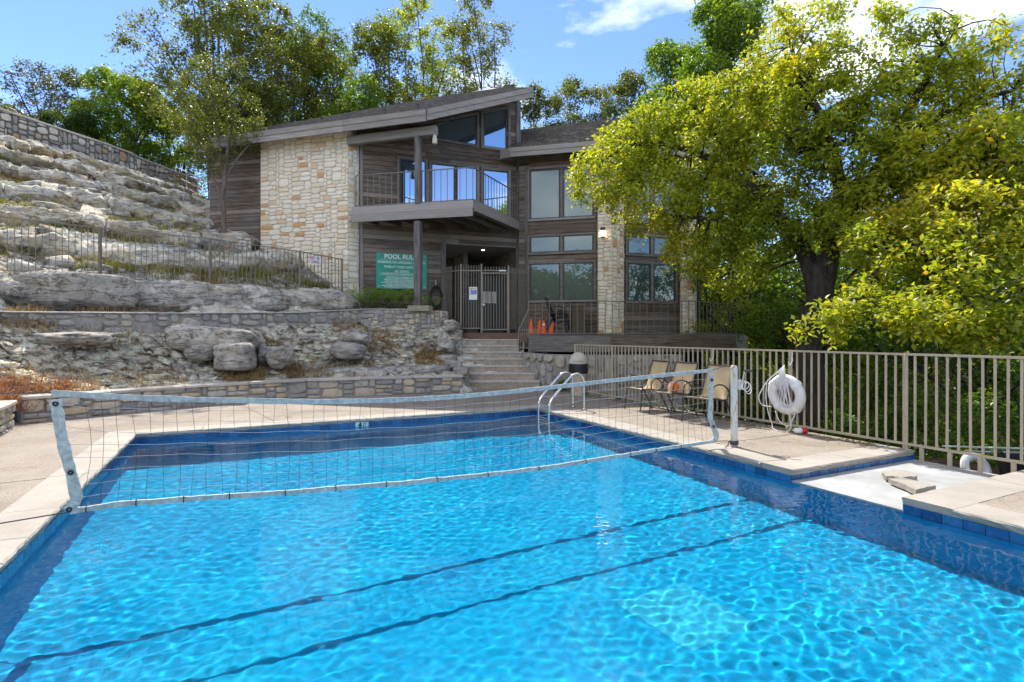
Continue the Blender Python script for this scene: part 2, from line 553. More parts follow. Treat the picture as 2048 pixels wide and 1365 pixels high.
# ---- coping: separate cast pieces with a rough broken inner edge
cop = MB()
cop.box(PL(-0.2, T_END + 0.19, -0.09), (0.05, 0.05, 0.05))
coping = cop.build("pool_coping", M_COPING); coping['kind'] = 'structure'
def coping_piece(s0, t0, s1, t1, inner):
    """strip piece; inner is the unit (s, t) direction towards the water"""
    L = math.hypot(s1-s0, t1-t0); n = max(3, int(L / 0.07))
    ds, dt = (s1-s0)/L, (t1-t0)/L
    mbp = MB(); rows = []
    for i in range(n+1):
        k = L*i/n
        k = min(max(k, 0.003), L-0.003)
        s, t = s0 + ds*k, t0 + dt*k
        j1, j2, j3 = (random.uniform(-.006, .006) for _ in range(3))
        zt = random.uniform(-.0015, .0015)
        io = (inner[0]*COP_W, inner[1]*COP_W)
        def q(f, e, z): return PL(s + inner[0]*(COP_W*f + e), t + inner[1]*(COP_W*f + e), z)
        rows.append([q(0, 0.001, -COP_H), q(0, 0.001, zt), q(0.5, 0, zt), q(1, 0.008 + j1, zt), q(1, 0.018 + j2, -0.014), q(1, 0.014 + j3, -COP_H*0.6), q(1, 0.006 + j1, -COP_H)])
    m = 7
    vs = [p for r in rows for p in r]; fs = []
    for i in range(n):
        for k in range(m):
            k2 = (k+1) % m
            fs.append((i*m+k, (i+1)*m+k, (i+1)*m+k2, i*m+k2))
    fs += [tuple(range(m)), tuple(n*m + k for k in range(m-1, -1, -1))]
    mbp.add(vs, fs)
    o = mbp.build("coping_piece", M_COPING, coping)
    bm = bmesh.new(); bm.from_mesh(o.data); bmesh.ops.recalc_face_normals(bm, faces=bm.faces); bm.to_mesh(o.data); bm.free()
    return o
def coping_run(s0, t0, s1, t1, inner, step=1.35):
    L = math.hypot(s1-s0, t1-t0); n = max(1, round(L/step))
    for i in range(n):
        a, b = i/n, (i+1)/n
        coping_piece(s0+(s1-s0)*a, t0+(t1-t0)*a, s0+(s1-s0)*b, t0+(t1-t0)*b, inner)
coping_run(-COP_W, -COP_W, S_R + COP_W, -COP_W, (0, 1))
coping_run(-COP_W, 0, -COP_W, T_END, (1, 0))
coping_run(S_R + COP_W, 0, S_R + COP_W, NT0 - COP_W, (-1, 0))
coping_run(S_R, NT0 - COP_W, RE - .03, NT0 - COP_W, (0, 1))
coping_run(S_R, NT1 + COP_W, RE + .6, NT1 + COP_W, (0, -1))
coping_run(S_R + COP_W, NT1 + COP_W, S_R + COP_W, T_END, (-1, 0))
coping_run(-COP_W, T_END + COP_W, S_R + COP_W, T_END + COP_W, (0, -1))

# ---- waterline tiles: grout backing + single tiles
TW = 0.152
mt = MB(); mt.box((0, 0, 0), (TW - 0.006, 0.012, 0.145))
tile_me = mt.mesh("tile", M_TILE)
mt = MB(); mt.box((0, 0, 0), (TW - 0.006, 0.012, 0.052))
tile_low_me = mt.mesh("tile_low", M_TILE)
gm = MB()
def tile_run(s0, t0, s1, t1, inner, low=False, skip=()):
    L = math.hypot(s1-s0, t1-t0); n = int(round(L / TW)); ds, dt = (s1-s0)/L, (t1-t0)/L
    d2 = (E1*ds + E2*dt); ang = math.atan2(d2.y, d2.x)
    z0, z1 = (-0.135, -COP_H - .001) if low else (-0.21, -COP_H - .001)
    a = PL(s0 - inner[0]*.03, t0 - inner[1]*.03, (z0+z1)/2); b = PL(s1 - inner[0]*.03, t1 - inner[1]*.03, (z0+z1)/2)
    gm.beam(a, b, 0.06, z1 - z0)
    for i in range(n):
        if i in skip: continue
        k = L*(i+.5)/n
        zz = -0.088 if low else -0.134
        p = PL(s0 + ds*k + inner[0]*.004, t0 + dt*k + inner[1]*.004, zz)
        M = Matrix.Translation(p) @ Matrix.Rotation(ang + random.uniform(-.006, .006), 4, 'Z')
        o = inst("tile", tile_low_me if low else tile_me, basin, M)
rel4 = (PX(730, 845, 9.6).to_2d() - P0).dot(E1)
skip4 = int(rel4 / (S_R / round(S_R / TW)))
tile_run(0, 0, S_R, 0, (0, 1), skip=(skip4,))
tile_run(0, 0, 0, T_END, (1, 0))
tile_run(S_R, 0, S_R, NT0, (-1, 0))
tile_run(S_R, NT1, S_R, T_END, (-1, 0))
tile_run(S_R, NT0, RE, NT0, (0, 1), low=True)
tile_run(S_R, NT1, RE + .6, NT1, (0, -1), low=True)
g_o = gm.build("grout_band", M_GROUT, basin)
g_o.cycles.is_caustics_receiver = True

# depth marker tile "4FT"
M_WHITE = M_plain("white_paint", (0.72, 0.73, 0.72), 0.45, 0, 0.05)
M_BLACK = M_plain("black_print", (0.012, 0.012, 0.014), 0.5, 0, 0.05)
def text(body, size, mat, parent, M, name="lettering", align='CENTER', bold=0.0, ext=0.0008, sx=1.0):
    cu = bpy.data.curves.new(name, 'FONT'); cu.body = body; cu.size = size; cu.align_x = align; cu.align_y = 'CENTER'
    cu.extrude = ext; cu.offset = bold; cu.resolution_u = 3
    cu.materials.append(mat)
    tmp = bpy.data.objects.new(name + "_curve", cu); COL.objects.link(tmp)
    me = bpy.data.meshes.new_from_object(tmp)
    bpy.data.objects.remove(tmp); bpy.data.curves.remove(cu)
    me.name = name
    if not me.materials: me.materials.append(mat)
    o = bpy.data.objects.new(name, me); COL.objects.link(o)
    o.parent = parent
    o.matrix_local = W(parent).inverted() @ M @ Matrix.Diagonal((sx, 1, 1, 1))
    return o
def face_M(origin, xdir, zup=Vector((0, 0, 1))):
    """frame whose X runs along xdir and Y up, Z out of the surface"""
    x = Vector(xdir).normalized(); y = zup.normalized(); z = x.cross(y)
    M = Matrix((x, y, z)).transposed().to_4x4(); M.translation = Vector(origin)
    return M
k4 = (skip4 + .5) * S_R / round(S_R / TW)
dm = thing("depth_marker", "small white tile lettered 4FT on the far waterline of the pool", "depth marker", PL(k4, .006, -0.10))
mb = MB(); mb.beam(PL(k4-.11, .010, -0.117), PL(k4+.11, .010, -0.117), 0.014, 0.113)
M_MARK = M_plain("pale_marker_tile", (0.50, 0.68, 0.72), 0.3)
mb.build("tile_face", M_MARK, dm)
text("4", 0.115, M_BLACK, dm, face_M(PL(k4-.035, .0195, -0.107), E1.to_3d()), bold=0.004)
text("FT", 0.075, M_BLACK, dm, face_M(PL(k4+.05, .0195, -0.100), E1.to_3d()), bold=0.0015, sx=.8)

# ---- spill notch ledge
mb = MB()
lp = [(S_R + .002, NT0 + .001), (8.98, NT0 + .001), (8.98, NT1 - .001), (S_R + .002, NT1 - .001)]
vs = [PL(a, b, -0.117 + (0.02 if a > 9 else 0)) for a, b in lp] + [PL(a, b, -1.2) for a, b in lp]
mb.add(vs, [(3, 2, 1, 0), (4, 5, 6, 7), (0, 1, 5, 4), (1, 2, 6, 5), (2, 3, 7, 6), (3, 0, 4, 7)])
led = mb.build("spill_ledge", M_LEDGE); led['kind'] = 'structure'
# ================================================================== TERRAIN
def mat_rock(name, base=(0.60, 0.535, 0.44), warm=0.55, dark=0.5, lines=.75, ochre=False):
    g = G(name)
    p = g.pos()
    sx, sy, sz = 1, 1, 1
    strat = g.noise(g.pos((1.1, 1.1, 3.6)), 1.0, 7, 0.62, 0.6)
    big = g.noise(p, 0.9, 6, 0.6, 0.3)
    mid = g.noise(p, 5.0, 8, 0.68, 0.4)
    fine = g.noise(p, 28.0, 6, 0.7)
    lite = tuple(min(.75, c*1.45) for c in base)
    drk = tuple(c*0.42 for c in base)
    c = g.ramp(mid, [(0.33, drk), (0.47, base), (0.60, lite)])
    c = g.mixc(g.math('MULTIPLY', g.ramp(big, [(0.42, (0, 0, 0)), (0.62, (1, 1, 1))]), dark), c, g.mixc(fine, (0.10, 0.098, 0.094), (0.32, 0.305, 0.28)))
    wm = g.ramp(strat, [(0.52, (0, 0, 0)), (0.66, (1, 1, 1))])
    c = g.mixc(g.math('MULTIPLY', wm, warm), c, g.mixc(fine, (0.26, 0.15, 0.045), (0.46, 0.32, 0.13)))
    c = g.mixc(g.ramp(fine, [(0.50, (0, 0, 0)), (0.72, (0.55, 0.55, 0.55))]), c, lite)
    ob = g.rnd()
    c = g.mixc(g.math('MULTIPLY', ob, 0.25), c, drk)
    if ochre:
        oc = g.n('Attribute', attribute_name='ochre').outputs['Fac']
        oc = g.math('MULTIPLY', oc, g.ramp(g.noise(p, 2.5, 5, .65), [(.38, (0, 0, 0)), (.55, (1, 1, 1))]))
        c = g.mixc(g.math('MULTIPLY', oc, .85), c, g.mixc(fine, (0.30, 0.18, 0.05), (0.52, 0.37, 0.13)))
    # bedding cracks: thin dark lines that follow the strata
    crk = g.noise(g.pos((1.0, 1.0, 4.6)), 1.0, 8, 0.7, 0.5)
    ln = g.ramp(g.math('ABSOLUTE', g.math('SUBTRACT', crk, 0.5)), [(0.0, (.9, .9, .9)), (0.006, (0.5, 0.5, 0.5)), (0.014, (0, 0, 0))])
    pit = g.ramp(g.noise(g.pos((1, 1, 2.2)), 9.0, 5, 0.7), [(0.26, (1, 1, 1)), (0.35, (0, 0, 0))])
    c = g.mixc(g.math('MULTIPLY', ln, lines), c, (0.05, 0.045, 0.04))
    c = g.mixc(g.math('MULTIPLY', pit, 0.7), c, (0.07, 0.062, 0.052))
    h = g.math('ADD', g.math('MULTIPLY', mid, 0.7), g.math('MULTIPLY', fine, 0.3))
    h = g.math('SUBTRACT', h, g.math('MULTIPLY', ln, 0.5)); h = g.math('SUBTRACT', h, g.math('MULTIPLY', pit, 0.5))
    n = g.bump(h, 0.85, 0.06)
    g.bsdf(c, 0.92, n, 0.2)
    return g.m
M_ROCK = mat_rock("weathered_limestone", lines=.4, ochre=True)
M_BOULDER = mat_rock("grey_limestone_boulder", (0.44, 0.405, 0.35), 0.40, 0.75, lines=.4)
M_RUBBLE = mat_rock("broken_limestone", (0.62, 0.53, 0.40), 0.40, 0.30)
def mat_soil():
    g = G("leaf_litter_soil")
    p = g.pos()
    c = g.ramp(g.noise(p, 6, 8, 0.7), [(0.3, (0.03, 0.022, 0.014)), (0.55, (0.085, 0.06, 0.035)), (0.75, (0.17, 0.13, 0.07))])
    g.bsdf(c, 0.95, g.bump(g.noise(p, 20, 6, 0.7), 0.7, 0.05), 0.15)
    return g.m
M_SOIL = mat_soil()

def poly_pt(u, v, Y):
    p = PX(u, v, Y); return (p.x, p.y, p.z)
# control points of the hillside: rows run left to right
CP = []
def row(*pts):
    for p in pts: CP.append(p)
LOW_WALL = [(-4.4, 2.2), (-5.05, 3.5), (-6.0, 5.4), (-7.25, 7.75), (-8.12, 9.12), (-7.46, 9.95), (-7.0, 10.6), (-6.0, 11.75), (-4.86, 12.75), (-3.2, 13.35), (-1.25, 13.98)]
row(*[(x - .25, y + .2, 0.34) for x, y in LOW_WALL[:4]])
row((-8.42, 9.3, .36), (-7.7, 10.15, .36), (-7.2, 10.85, .37), (-6.15, 12.0, .38), (-4.95, 13.0, .38), (-3.25, 13.62, .39), (-1.45, 14.25, .40))
# rubble bench in the middle of the slope
row((-8.6, 3, .8), (-9.3, 6, .85), (-9.3, 10.0, .78), (-8.75, 10.85, 0.72), (-8.1, 11.45, .70), (-7.1, 12.55, .74), (-5.6, 13.9, .85), (-3.6, 15.0, .88), (-1.85, 15.0, .55), (-1.85, 15.9, .80), (-2.0, 16.8, 1.2))
MID_WALL = [(-11.6, 5.5), (-10.6, 9.0), (-10.0, 10.8), (-9.47, 11.3), (-8.89, 11.9), (-7.6, 13.0), (-5.9, 14.9), (-4.3, 16.4), (-3.0, 16.75), (-2.2, 17.0), (-1.95, 17.5)]
MID_BASE = [1.6, 1.62, 1.66, 1.60, 1.46, 1.42, 1.66, 1.72, 1.70, 1.70, 1.66]
MID_TOP = [1.93, 1.93, 1.93, 1.94, 1.96, 1.99, 2.08, 2.24, 2.25, 2.22, 2.2]
row(*[(x + .05, y - .06, b) for (x, y), b in zip(MID_WALL, MID_BASE)])
row(*[(x - .32, y + .36, t - .03) for (x, y), t in zip(MID_WALL, MID_TOP)])
row(*[(x - .75, y + .95, t + .02) for (x, y), t in zip(MID_WALL[1:8], MID_TOP[1:8])])
# foot of the fence
FENCE_L = [(-13.6, 8.2, 2.86), (-11.14, 12.0, 2.86), (-9.86, 13.2, 2.85), (-7.99, 14.6, 2.76), (-6.23, 16.2, 2.82), (-5.29, 17.2, 2.85)]
row(*[(x + .10, y - .15, z - .05) for x, y, z in FENCE_L])
row(*[(x - .4, y + .45, z + .12) for x, y, z in FENCE_L[:5]])
# rock bench and terraces above, to the foot of the upper wall
row((-16.5, 10, 4.6), (-13.3, 14.4, 4.35), (-12.0, 15.6, 4.30), (-10.2, 16.8, 4.2), (-8.9, 18.0, 4.35))
row((-17.5, 12, 6.2), (-15.6, 16.9, 6.3), (-14.2, 18.6, 6.2), (-12.8, 20.6, 6.0), (-11.2, 21.6, 5.9))
row((-18.2, 12, 8.1), (-18.0, 19.6, 8.25), (-17.0, 23.4, 8.42), (-16.4, 26.9, 8.4), (-14.5, 26.5, 7.6), (-16.2, 29.9, 8.3), (-12.5, 27.5, 7.3))
row((-20.5, 10, 8.6), (-20.5, 20, 8.8), (-19.5, 32, 8.8), (-13.0, 33, 8.3), (-8.0, 33, 7.5), (-22.5, 5, 8.6), (-22.5, 33, 9.0))
# under the house, and by the foot of its walls
row((-8.55, 18.45, 4.2), (-7.6, 18.1, 3.9), (-6.5, 17.8, 3.3), (-5.2, 17.35, 2.6), (-4.6, 17.5, 2.3), (-2.2, 17.6, 2.1), (-2.0, 18.5, 1.3), (-10.5, 20.2, 5.3), (-8.6, 20.5, 4.5), (-4, 22, 1.3), (0.5, 18.2, 1.3), (0.5, 33, 1.2), (0.5, 24, 1.2), (-1.4, 17.9, 1.3))
row((-0.9, 14.6, -.1), (-1.35, 17.2, 1.2), (0.5, 14.6, -.25), (-22.5, 2.0, 6.0), (-16, 2.0, 4.2), (-12.5, 2.0, 2.5), (-9.5, 1.5, 1.3), (-3.6, 1.5, .3))
row((0.5, 2.0, -.6), (-0.9, 13.4, -.3), (-3.2, 12.85, -.3), (-4.6, 12.3, -.3), (-6.5, 10.5, -.3), (-7.4, 9.1, -.3), (-6.6, 7.6, -.3), (-3.9, 2.0, -.3))
cp2 = [Vector((x, y)) for x, y, z in CP]
cdt = delaunay_2d_cdt(cp2, [], [], 0, 1e-5)
cd_v, cd_f, cd_ov = cdt[0], cdt[2], cdt[3]
cd_z = [CP[ov[0]][2] for ov in cd_ov]
TX0, TX1, TY0, TY1, TD = -22.0, 0.4, 1.9, 32.5, 0.045
gx = np.arange(TX0, TX1, TD); gy = np.arange(TY0, TY1, TD)
GX, GY = np.meshgrid(gx, gy)
GZ = np.full(GX.shape, np.nan)
for f in cd_f:
    A, B, C = (cd_v[i] for i in f); za, zb, zc = (cd_z[i] for i in f)
    x0, x1 = min(A.x, B.x, C.x), max(A.x, B.x, C.x); y0, y1 = min(A.y, B.y, C.y), max(A.y, B.y, C.y)
    i0, i1 = max(0, int((x0-TX0)/TD)), min(len(gx), int((x1-TX0)/TD)+2)
    j0, j1 = max(0, int((y0-TY0)/TD)), min(len(gy), int((y1-TY0)/TD)+2)
    if i0 >= i1 or j0 >= j1: continue
    X = GX[j0:j1, i0:i1]; Y = GY[j0:j1, i0:i1]
    den = (B.y-C.y)*(A.x-C.x)+(C.x-B.x)*(A.y-C.y)
    if abs(den) < 1e-9: continue
    l1 = ((B.y-C.y)*(X-C.x)+(C.x-B.x)*(Y-C.y))/den; l2 = ((C.y-A.y)*(X-C.x)+(A.x-C.x)*(Y-C.y))/den; l3 = 1-l1-l2
    m = (l1 >= -1e-6) & (l2 >= -1e-6) & (l3 >= -1e-6)
    sub = GZ[j0:j1, i0:i1]; sub[m] = (l1*za+l2*zb+l3*zc)[m]
GZ = np.where(np.isnan(GZ), -0.3, GZ)
def blur(a, n):
    for _ in range(n):
        p = np.pad(a, 1, mode='edge')
        a = (p[:-2, 1:-1]+p[2:, 1:-1]+p[1:-1, :-2]+p[1:-1, 2:]+2*p[1:-1, 1:-1])/6
    return a
GZ = blur(GZ, 4)
def dist_line(X, Y, pts):
    """signed distance (left of the line positive) to an open polyline"""
    best = np.full(X.shape, 1e9); sgn = np.zeros(X.shape)
    for (ax, ay), (bx, by) in zip(pts[:-1], pts[1:]):
        dx, dy = bx-ax, by-ay; L2 = dx*dx+dy*dy
        t = np.clip(((X-ax)*dx+(Y-ay)*dy)/L2, 0, 1)
        ex, ey = X-(ax+t*dx), Y-(ay+t*dy); d = np.hypot(ex, ey)
        s = dx*(Y-ay)-dy*(X-ax)
        m = d < best; best[m] = d[m]; sgn[m] = np.sign(s[m])
    return best*sgn
D_MID = dist_line(GX, GY, MID_WALL)
D_LOW = dist_line(GX, GY, LOW_WALL)
D_FEN = dist_line(GX, GY, [(p[0], p[1]) for p in FENCE_L])
rock = np.clip((D_MID - 0.35) / 0.5, 0, 1) * np.clip((9.2 - GZ) / .4, 0, 1)
# layered ledges: terraces across the slope, warped
warp = 0.75*fbm(GX*0.22, GY*0.22, octv=3, seed=4)
T = 0.86
q = (GZ + warp) / T
fr = q - np.floor(q)
step = np.clip((fr - 0.03) / 0.34, 0, 1); step = step*step*(3-2*step)
terr = (np.floor(q) + 0.42*fr + 0.58*step) * T - warp
upmask = np.clip((D_FEN - 0.4) / 1.2, 0, 1)
GZ2 = GZ + rock*upmask*1.0*(terr - GZ)
q2 = (GZ + 0.3*warp + .1*fbm(GX*1.1, GY*1.1, octv=2, seed=41)) / 0.17; f2 = q2 - np.floor(q2)
st2 = np.clip((f2-.55)/.4, 0, 1)
GZ2 += rock * (.35+.65*upmask) * 0.15 * (st2 - f2)
FRAC = fr
OCH = rock*upmask*np.clip(np.exp(-((fr - .06)/.17)**2)*1.3, 0, 1)
GZ2 += rock * (0.09*fbm(GX*0.9, GY*0.9, octv=6, seed=9) - .30*np.exp(-(fbm(GX*.55, GY*.55, octv=3, seed=71)/.018)**2) - .16*np.exp(-(fbm(GX*1.3, GY*1.3, octv=3, seed=72)/.02)**2) + 0.22*np.abs(fbm(GX*2.2, GY*2.2, octv=5, seed=21)) - .10*np.maximum(0, fbm(GX*1.5, GY*3.0, octv=4, seed=31) - .12)*3*.5)
# the rubble slope: small flat steps
slope_m = np.clip((D_LOW - 0.3)/.4, 0, 1) * np.clip((-D_MID - 0.05)/.3, 0, 1)
q3 = (GZ + .25*fbm(GX*.8, GY*.8, octv=3, seed=5)) / .16; f3 = q3 - np.floor(q3)
s3 = np.clip((f3-.6)/.35, 0, 1)
GZ2 += slope_m * (0.13*(s3 - f3) + .10*fbm(GX*1.8, GY*1.8, octv=5, seed=33))
gzx = np.gradient(blur(GZ, 25), TD, axis=1); gzy = np.gradient(blur(GZ, 25), TD, axis=0)
gl_ = np.hypot(gzx, gzy) + 1e-3
lip = np.exp(-((fr - .27)/.11)**2); cut = np.exp(-((fr - .07)/.07)**2) + .5*np.exp(-((fr - 1.0)/.05)**2)
off = rock*upmask*np.clip(gl_/.35, 0, 1)*(.34*lip - .34*cut)*(.6 + 1.1*np.abs(fbm(GX*.8, GY*.8, octv=3, seed=61)))
lip2 = np.exp(-((f2 - .92)/.12)**2)
off += rock*(.5 + .5*upmask)*np.clip(gl_/.35, 0, 1)*.07*lip2
GZ = GZ2
vv = np.stack([GX - gzx/gl_*off, GY - gzy/gl_*off, GZ], -1).reshape(-1, 3)
NYg, NXg = GX.shape
idx = np.arange(NXg*NYg).reshape(NYg, NXg)
ff = np.stack([idx[:-1, :-1], idx[:-1, 1:], idx[1:, 1:], idx[1:, :-1]], -1).reshape(-1, 4)
zc = vv[ff].mean(1)
keep = (zc[:, 2] > -0.25) & ((D_LOW.reshape(-1)[ff].mean(1) > 0.10) | (zc[:, 0] > -1.3))
ff = ff[keep]
# leave out the part under the house
hx, hy = zc[keep][:, 0], zc[keep][:, 1]
hill = np_mesh("rocky_hillside", vv, ff, M_ROCK, smooth=True, kind='structure', attr={'ochre': OCH.reshape(-1)[ff].mean(1)})
def tz(x, y):
    i = int(round((x-TX0)/TD)); j = int(round((y-TY0)/TD))
    if 0 <= i < NXg and 0 <= j < NYg: return float(GZ[j, i])
    return 0.0

# hilltop behind, ravine on the right, and the wide ground
def coarse(name, x0, x1, y0, y1, d, fz, mat):
    xs = np.arange(x0, x1+d*.5, d); ys = np.arange(y0, y1+d*.5, d)
    X, Y = np.meshgrid(xs, ys); Z = fz(X, Y)
    n, m = X.shape; k = np.arange(n*m).reshape(n, m)
    return np_mesh(name, np.stack([X, Y, Z], -1).reshape(-1, 3), np.stack([k[:-1, :-1], k[:-1, 1:], k[1:, 1:], k[1:, :-1]], -1).reshape(-1, 4), mat, smooth=True, kind='structure')
def z_hill(X, Y):
    h = 8.6 - 9.0*np.clip((X - 1)/16, 0, 1) + np.clip((Y-40)/60, 0, 1)*1.5
    front = np.where(X < -20.5, 0, -3.5*np.clip((33 - Y)/3.0, 0, 1))
    return h + front + .3*fbm(X*.2, Y*.2, octv=3, seed=2)
coarse("hilltop_ground", -90, 60, 31, 130, 1.5, z_hill, M_SOIL)
coarse("hillside_ground", -90, -20.8, 1.9, 32, 1.5, lambda X, Y: 8.4 + .3*fbm(X*.2, Y*.2, octv=3, seed=6), M_SOIL)
def z_rav(X, Y):
    # distance beyond the fence line
    d = (X - P0.x)*E1.x + (Y - P0.y)*E1.y - 9.0
    return -0.75 - 1.9*np.clip(d/7, 0, 1) + 2.2*np.clip((d-10)/22, 0, 1) + .25*fbm(X*.5, Y*.5, octv=4, seed=8)
def rz(x, y): return float(z_rav(np.array([[x]], float), np.array([[y]], float))[0, 0])
def z_rav2(X, Y):
    d = (X - P0.x)*E1.x + (Y - P0.y)*E1.y - 9.0
    return np.where(d < -0.9, -2.2, z_rav(X, Y))
coarse("ravine_ground", 0.5, 70, -12, 60, 0.5, z_rav2, M_SOIL)
mb = MB(); mb.add([(-1500, -1500, -6), (1500, -1500, -6), (1500, 1500, -6), (-1500, 1500, -6)], [(0, 1, 2, 3)])
gr = mb.build("ground", M_SOIL); gr['kind'] = 'structure'

def z_near(X, Y):
    d = np.clip((-4.6 - 0.35*np.clip(-Y, 0, 40) - X)/12.0, 0, 1)
    h = .3 + 8.1*d + .35*fbm(X*.5, Y*.5, octv=5, seed=14)*np.clip(d*6, 0, 1)
    t_ = np.floor(h/.8)*.8
    return np.where(d > .03, .5*h + .5*t_, -.4)
coarse("near_rock_slope", -60, -3, -60, 2.2, 0.5, z_near, M_ROCK)
coarse("near_ground", -3.2, 60, -60, 2.2, 1.0, lambda X, Y: -.45 + .05*fbm(X*.4, Y*.4, octv=3, seed=15) - 1.2*np.clip((X-9)/4, 0, 1), M_SOIL)
# ================================================================== STONE WALLS
def mat_stone(name, stops, dirt=0.5, dirtc=(0.07, 0.068, 0.062), rough=0.9):
    g = G(name)
    p = g.pos(); r = g.rnd()
    c = g.ramp(r, stops, 'CONSTANT')
    nz = g.noise(p, 7, 7, 0.65, .3); fine = g.noise(p, 38, 5, 0.7)
    c = g.mixc(g.math('MULTIPLY', g.ramp(nz, [(0.46, (0, 0, 0)), (0.68, (1, 1, 1))]), dirt), c, g.mixc(fine, dirtc, tuple(x*2.2 for x in dirtc)))
    c = g.mixc(g.ramp(fine, [(0.5, (0, 0, 0)), (0.75, (.35, .35, .35))]), c, (0.55, 0.51, 0.44))
    g.bsdf(c, rough, g.bump(g.math('ADD', nz, g.math('MULTIPLY', fine, .5)), 0.7, 0.03), 0.2)
    return g.m
def even(cols):
    n = len(cols); return [(i/n, c) for i, c in enumerate(cols)]
GREY_TAN = even([(.42,.38,.32), (.32,.30,.27), (.55,.46,.33), (.38,.35,.31), (.60,.49,.33), (.30,.285,.265), (.50,.45,.38), (.56,.43,.26), (.42,.395,.355), (.36,.33,.285)])
M_ST_LOW = mat_stone("ochre_grey_wall_stone", GREY_TAN, 0.5)
M_ST_UP = mat_stone("hill_wall_stone", even([(.38,.345,.30), (.31,.29,.26), (.58,.53,.45), (.42,.34,.25), (.35,.315,.27), (.66,.60,.51), (.48,.31,.17), (.34,.31,.28), (.62,.55,.45), (.30,.275,.245)]), 0.45)
M_ST_HOUSE = mat_stone("cream_limestone_block", even([(.76,.66,.50), (.82,.73,.58), (.74,.63,.46), (.80,.71,.57), (.86,.78,.64), (.75,.65,.50), (.60,.33,.14), (.83,.74,.58), (.78,.68,.52), (.80,.69,.51), (.84,.76,.62), (.76,.66,.52), (.84,.75,.60), (.82,.72,.56), (.78,.68,.53), (.70,.52,.32), (.85,.77,.63), (.79,.70,.55), (.82,.74,.60), (.72,.61,.45)]), 0.10, (0.30, 0.26, 0.20))
M_ST_GREY = mat_stone("grey_field_stone", even([(.32,.305,.28), (.40,.38,.35), (.26,.25,.235), (.48,.44,.38), (.35,.33,.295), (.43,.38,.30)]), 0.5)
M_MORTAR = M_plain("grey_mortar", (0.30, 0.27, 0.23), 0.95, 0, .2, 14, 0.6)
M_MORTAR_L = M_plain("cream_mortar", (0.56, 0.49, 0.38), 0.95, 0, .15, 14, 0.6)
M_CAP = mat_stone("limestone_wall_cap", even([(.50,.46,.40), (.46,.42,.36), (.54,.50,.44)]), 0.3)

def stone_meshes(n, mat, seed, rough=0.10, power=3.5):
    """unit stones, face in the XZ plane looking along -Y, size 1 x 1, 1 deep"""
    rs = random.Random(seed); out = []
    for k in range(n):
        m = 11; ring = []
        for i in range(m):
            a = 2*math.pi*(i + rs.uniform(-.25, .25))/m
            c, s = math.cos(a), math.sin(a)
            rr = (abs(c)**power + abs(s)**power)**(-1/power)*0.5*(1 - abs(rs.gauss(0, rough)))
            ring.append((c*rr, s*rr))
        vs = []; fs = []
        for f, y in ((1.0, 0.0), (1.0, -0.62), (0.90, -0.9)):
            for x, z in ring: vs.append((x*f, y + (rs.uniform(-.06, .06) if y < -.5 else 0), z*f))
        vs.append((rs.uniform(-.1, .1), -1.0 + rs.uniform(-.12, .05), rs.uniform(-.1, .1)))
        for lv in range(2):
            for i in range(m):
                j = (i+1) % m
                fs.append((lv*m+i, lv*m+j, (lv+1)*m+j, (lv+1)*m+i))
        for i in range(m): fs.append((2*m+i, 2*m+(i+1) % m, 3*m))
        mbx = MB(); mbx.add(vs, fs)
        me = mbx.mesh("stone", mat)
        bm = bmesh.new(); bm.from_mesh(me); bmesh.ops.recalc_face_normals(bm, faces=bm.faces)
        # open at the back: make sure the front looks along -Y
        if sum(f.normal.y*f.calc_area() for f in bm.faces if f.calc_center_median().y < -.85) > 0:
            bmesh.ops.reverse_faces(bm, faces=bm.faces)
        bm.to_mesh(me); bm.free()
        out.append(me)
    return out
def pack(L, H, ws, hs, cell=0.05, seed=1, tall=0.08):
    """irregular ashlar: rectangles (x, z, w, h) covering L x H"""
    rs = random.Random(seed)
    nx, nz = max(1, int(round(L/cell))), max(1, int(round(H/cell)))
    cx, cz = L/nx, H/nz
    occ = [[False]*nx for _ in range(nz)]
    out = []
    for j in range(nz):
        for i in range(nx):
            if occ[j][i]: continue
            w = max(1, int(round(rs.uniform(*ws)/cell))); h = max(1, int(round(rs.uniform(*hs)/cell)))
            if rs.random() < tall: h *= 2
            k = 0
            while k < w and i+k < nx and not occ[j][i+k]: k += 1
            rest = 0
            while i+k+rest < nx and not occ[j][i+k+rest]: rest += 1
            if 0 < rest < max(1, int(ws[0]/cell*.6)) and k + rest <= w*1.6: k += rest
            w = k
            hh = 1
            while hh < h and j+hh < nz and all(not occ[j+hh][i+q] for q in range(w)): hh += 1
            if nz - (j+hh) == 1 and all(not occ[nz-1][i+q] for q in range(w)): hh += 1
            for a in range(hh):
                for b in range(w): occ[j+a][i+b] = True
            out.append((i*cx + w*cx/2, j*cz + hh*cz/2, w*cx, hh*cz))
    return out
class Path:
    def __init__(self, pts):
        self.p = [Vector((a, b)) for a, b in pts]
        self.d = [0]
        for a, b in zip(self.p[:-1], self.p[1:]): self.d.append(self.d[-1] + (b-a).length)
        self.L = self.d[-1]
    def at(self, s):
        for i in range(len(self.p)-1):
            if s <= self.d[i+1] or i == len(self.p)-2:
                t = (self.p[i+1]-self.p[i]).normalized()
                return self.p[i] + t*(s - self.d[i]), t
    def smooth(self, s):
        p, t = self.at(min(max(s, 0), self.L))
        _, a = self.at(max(0, s-.25)); _, b = self.at(min(self.L, s+.25))
        return p, (a+b).normalized()
ALL_STONES = {}
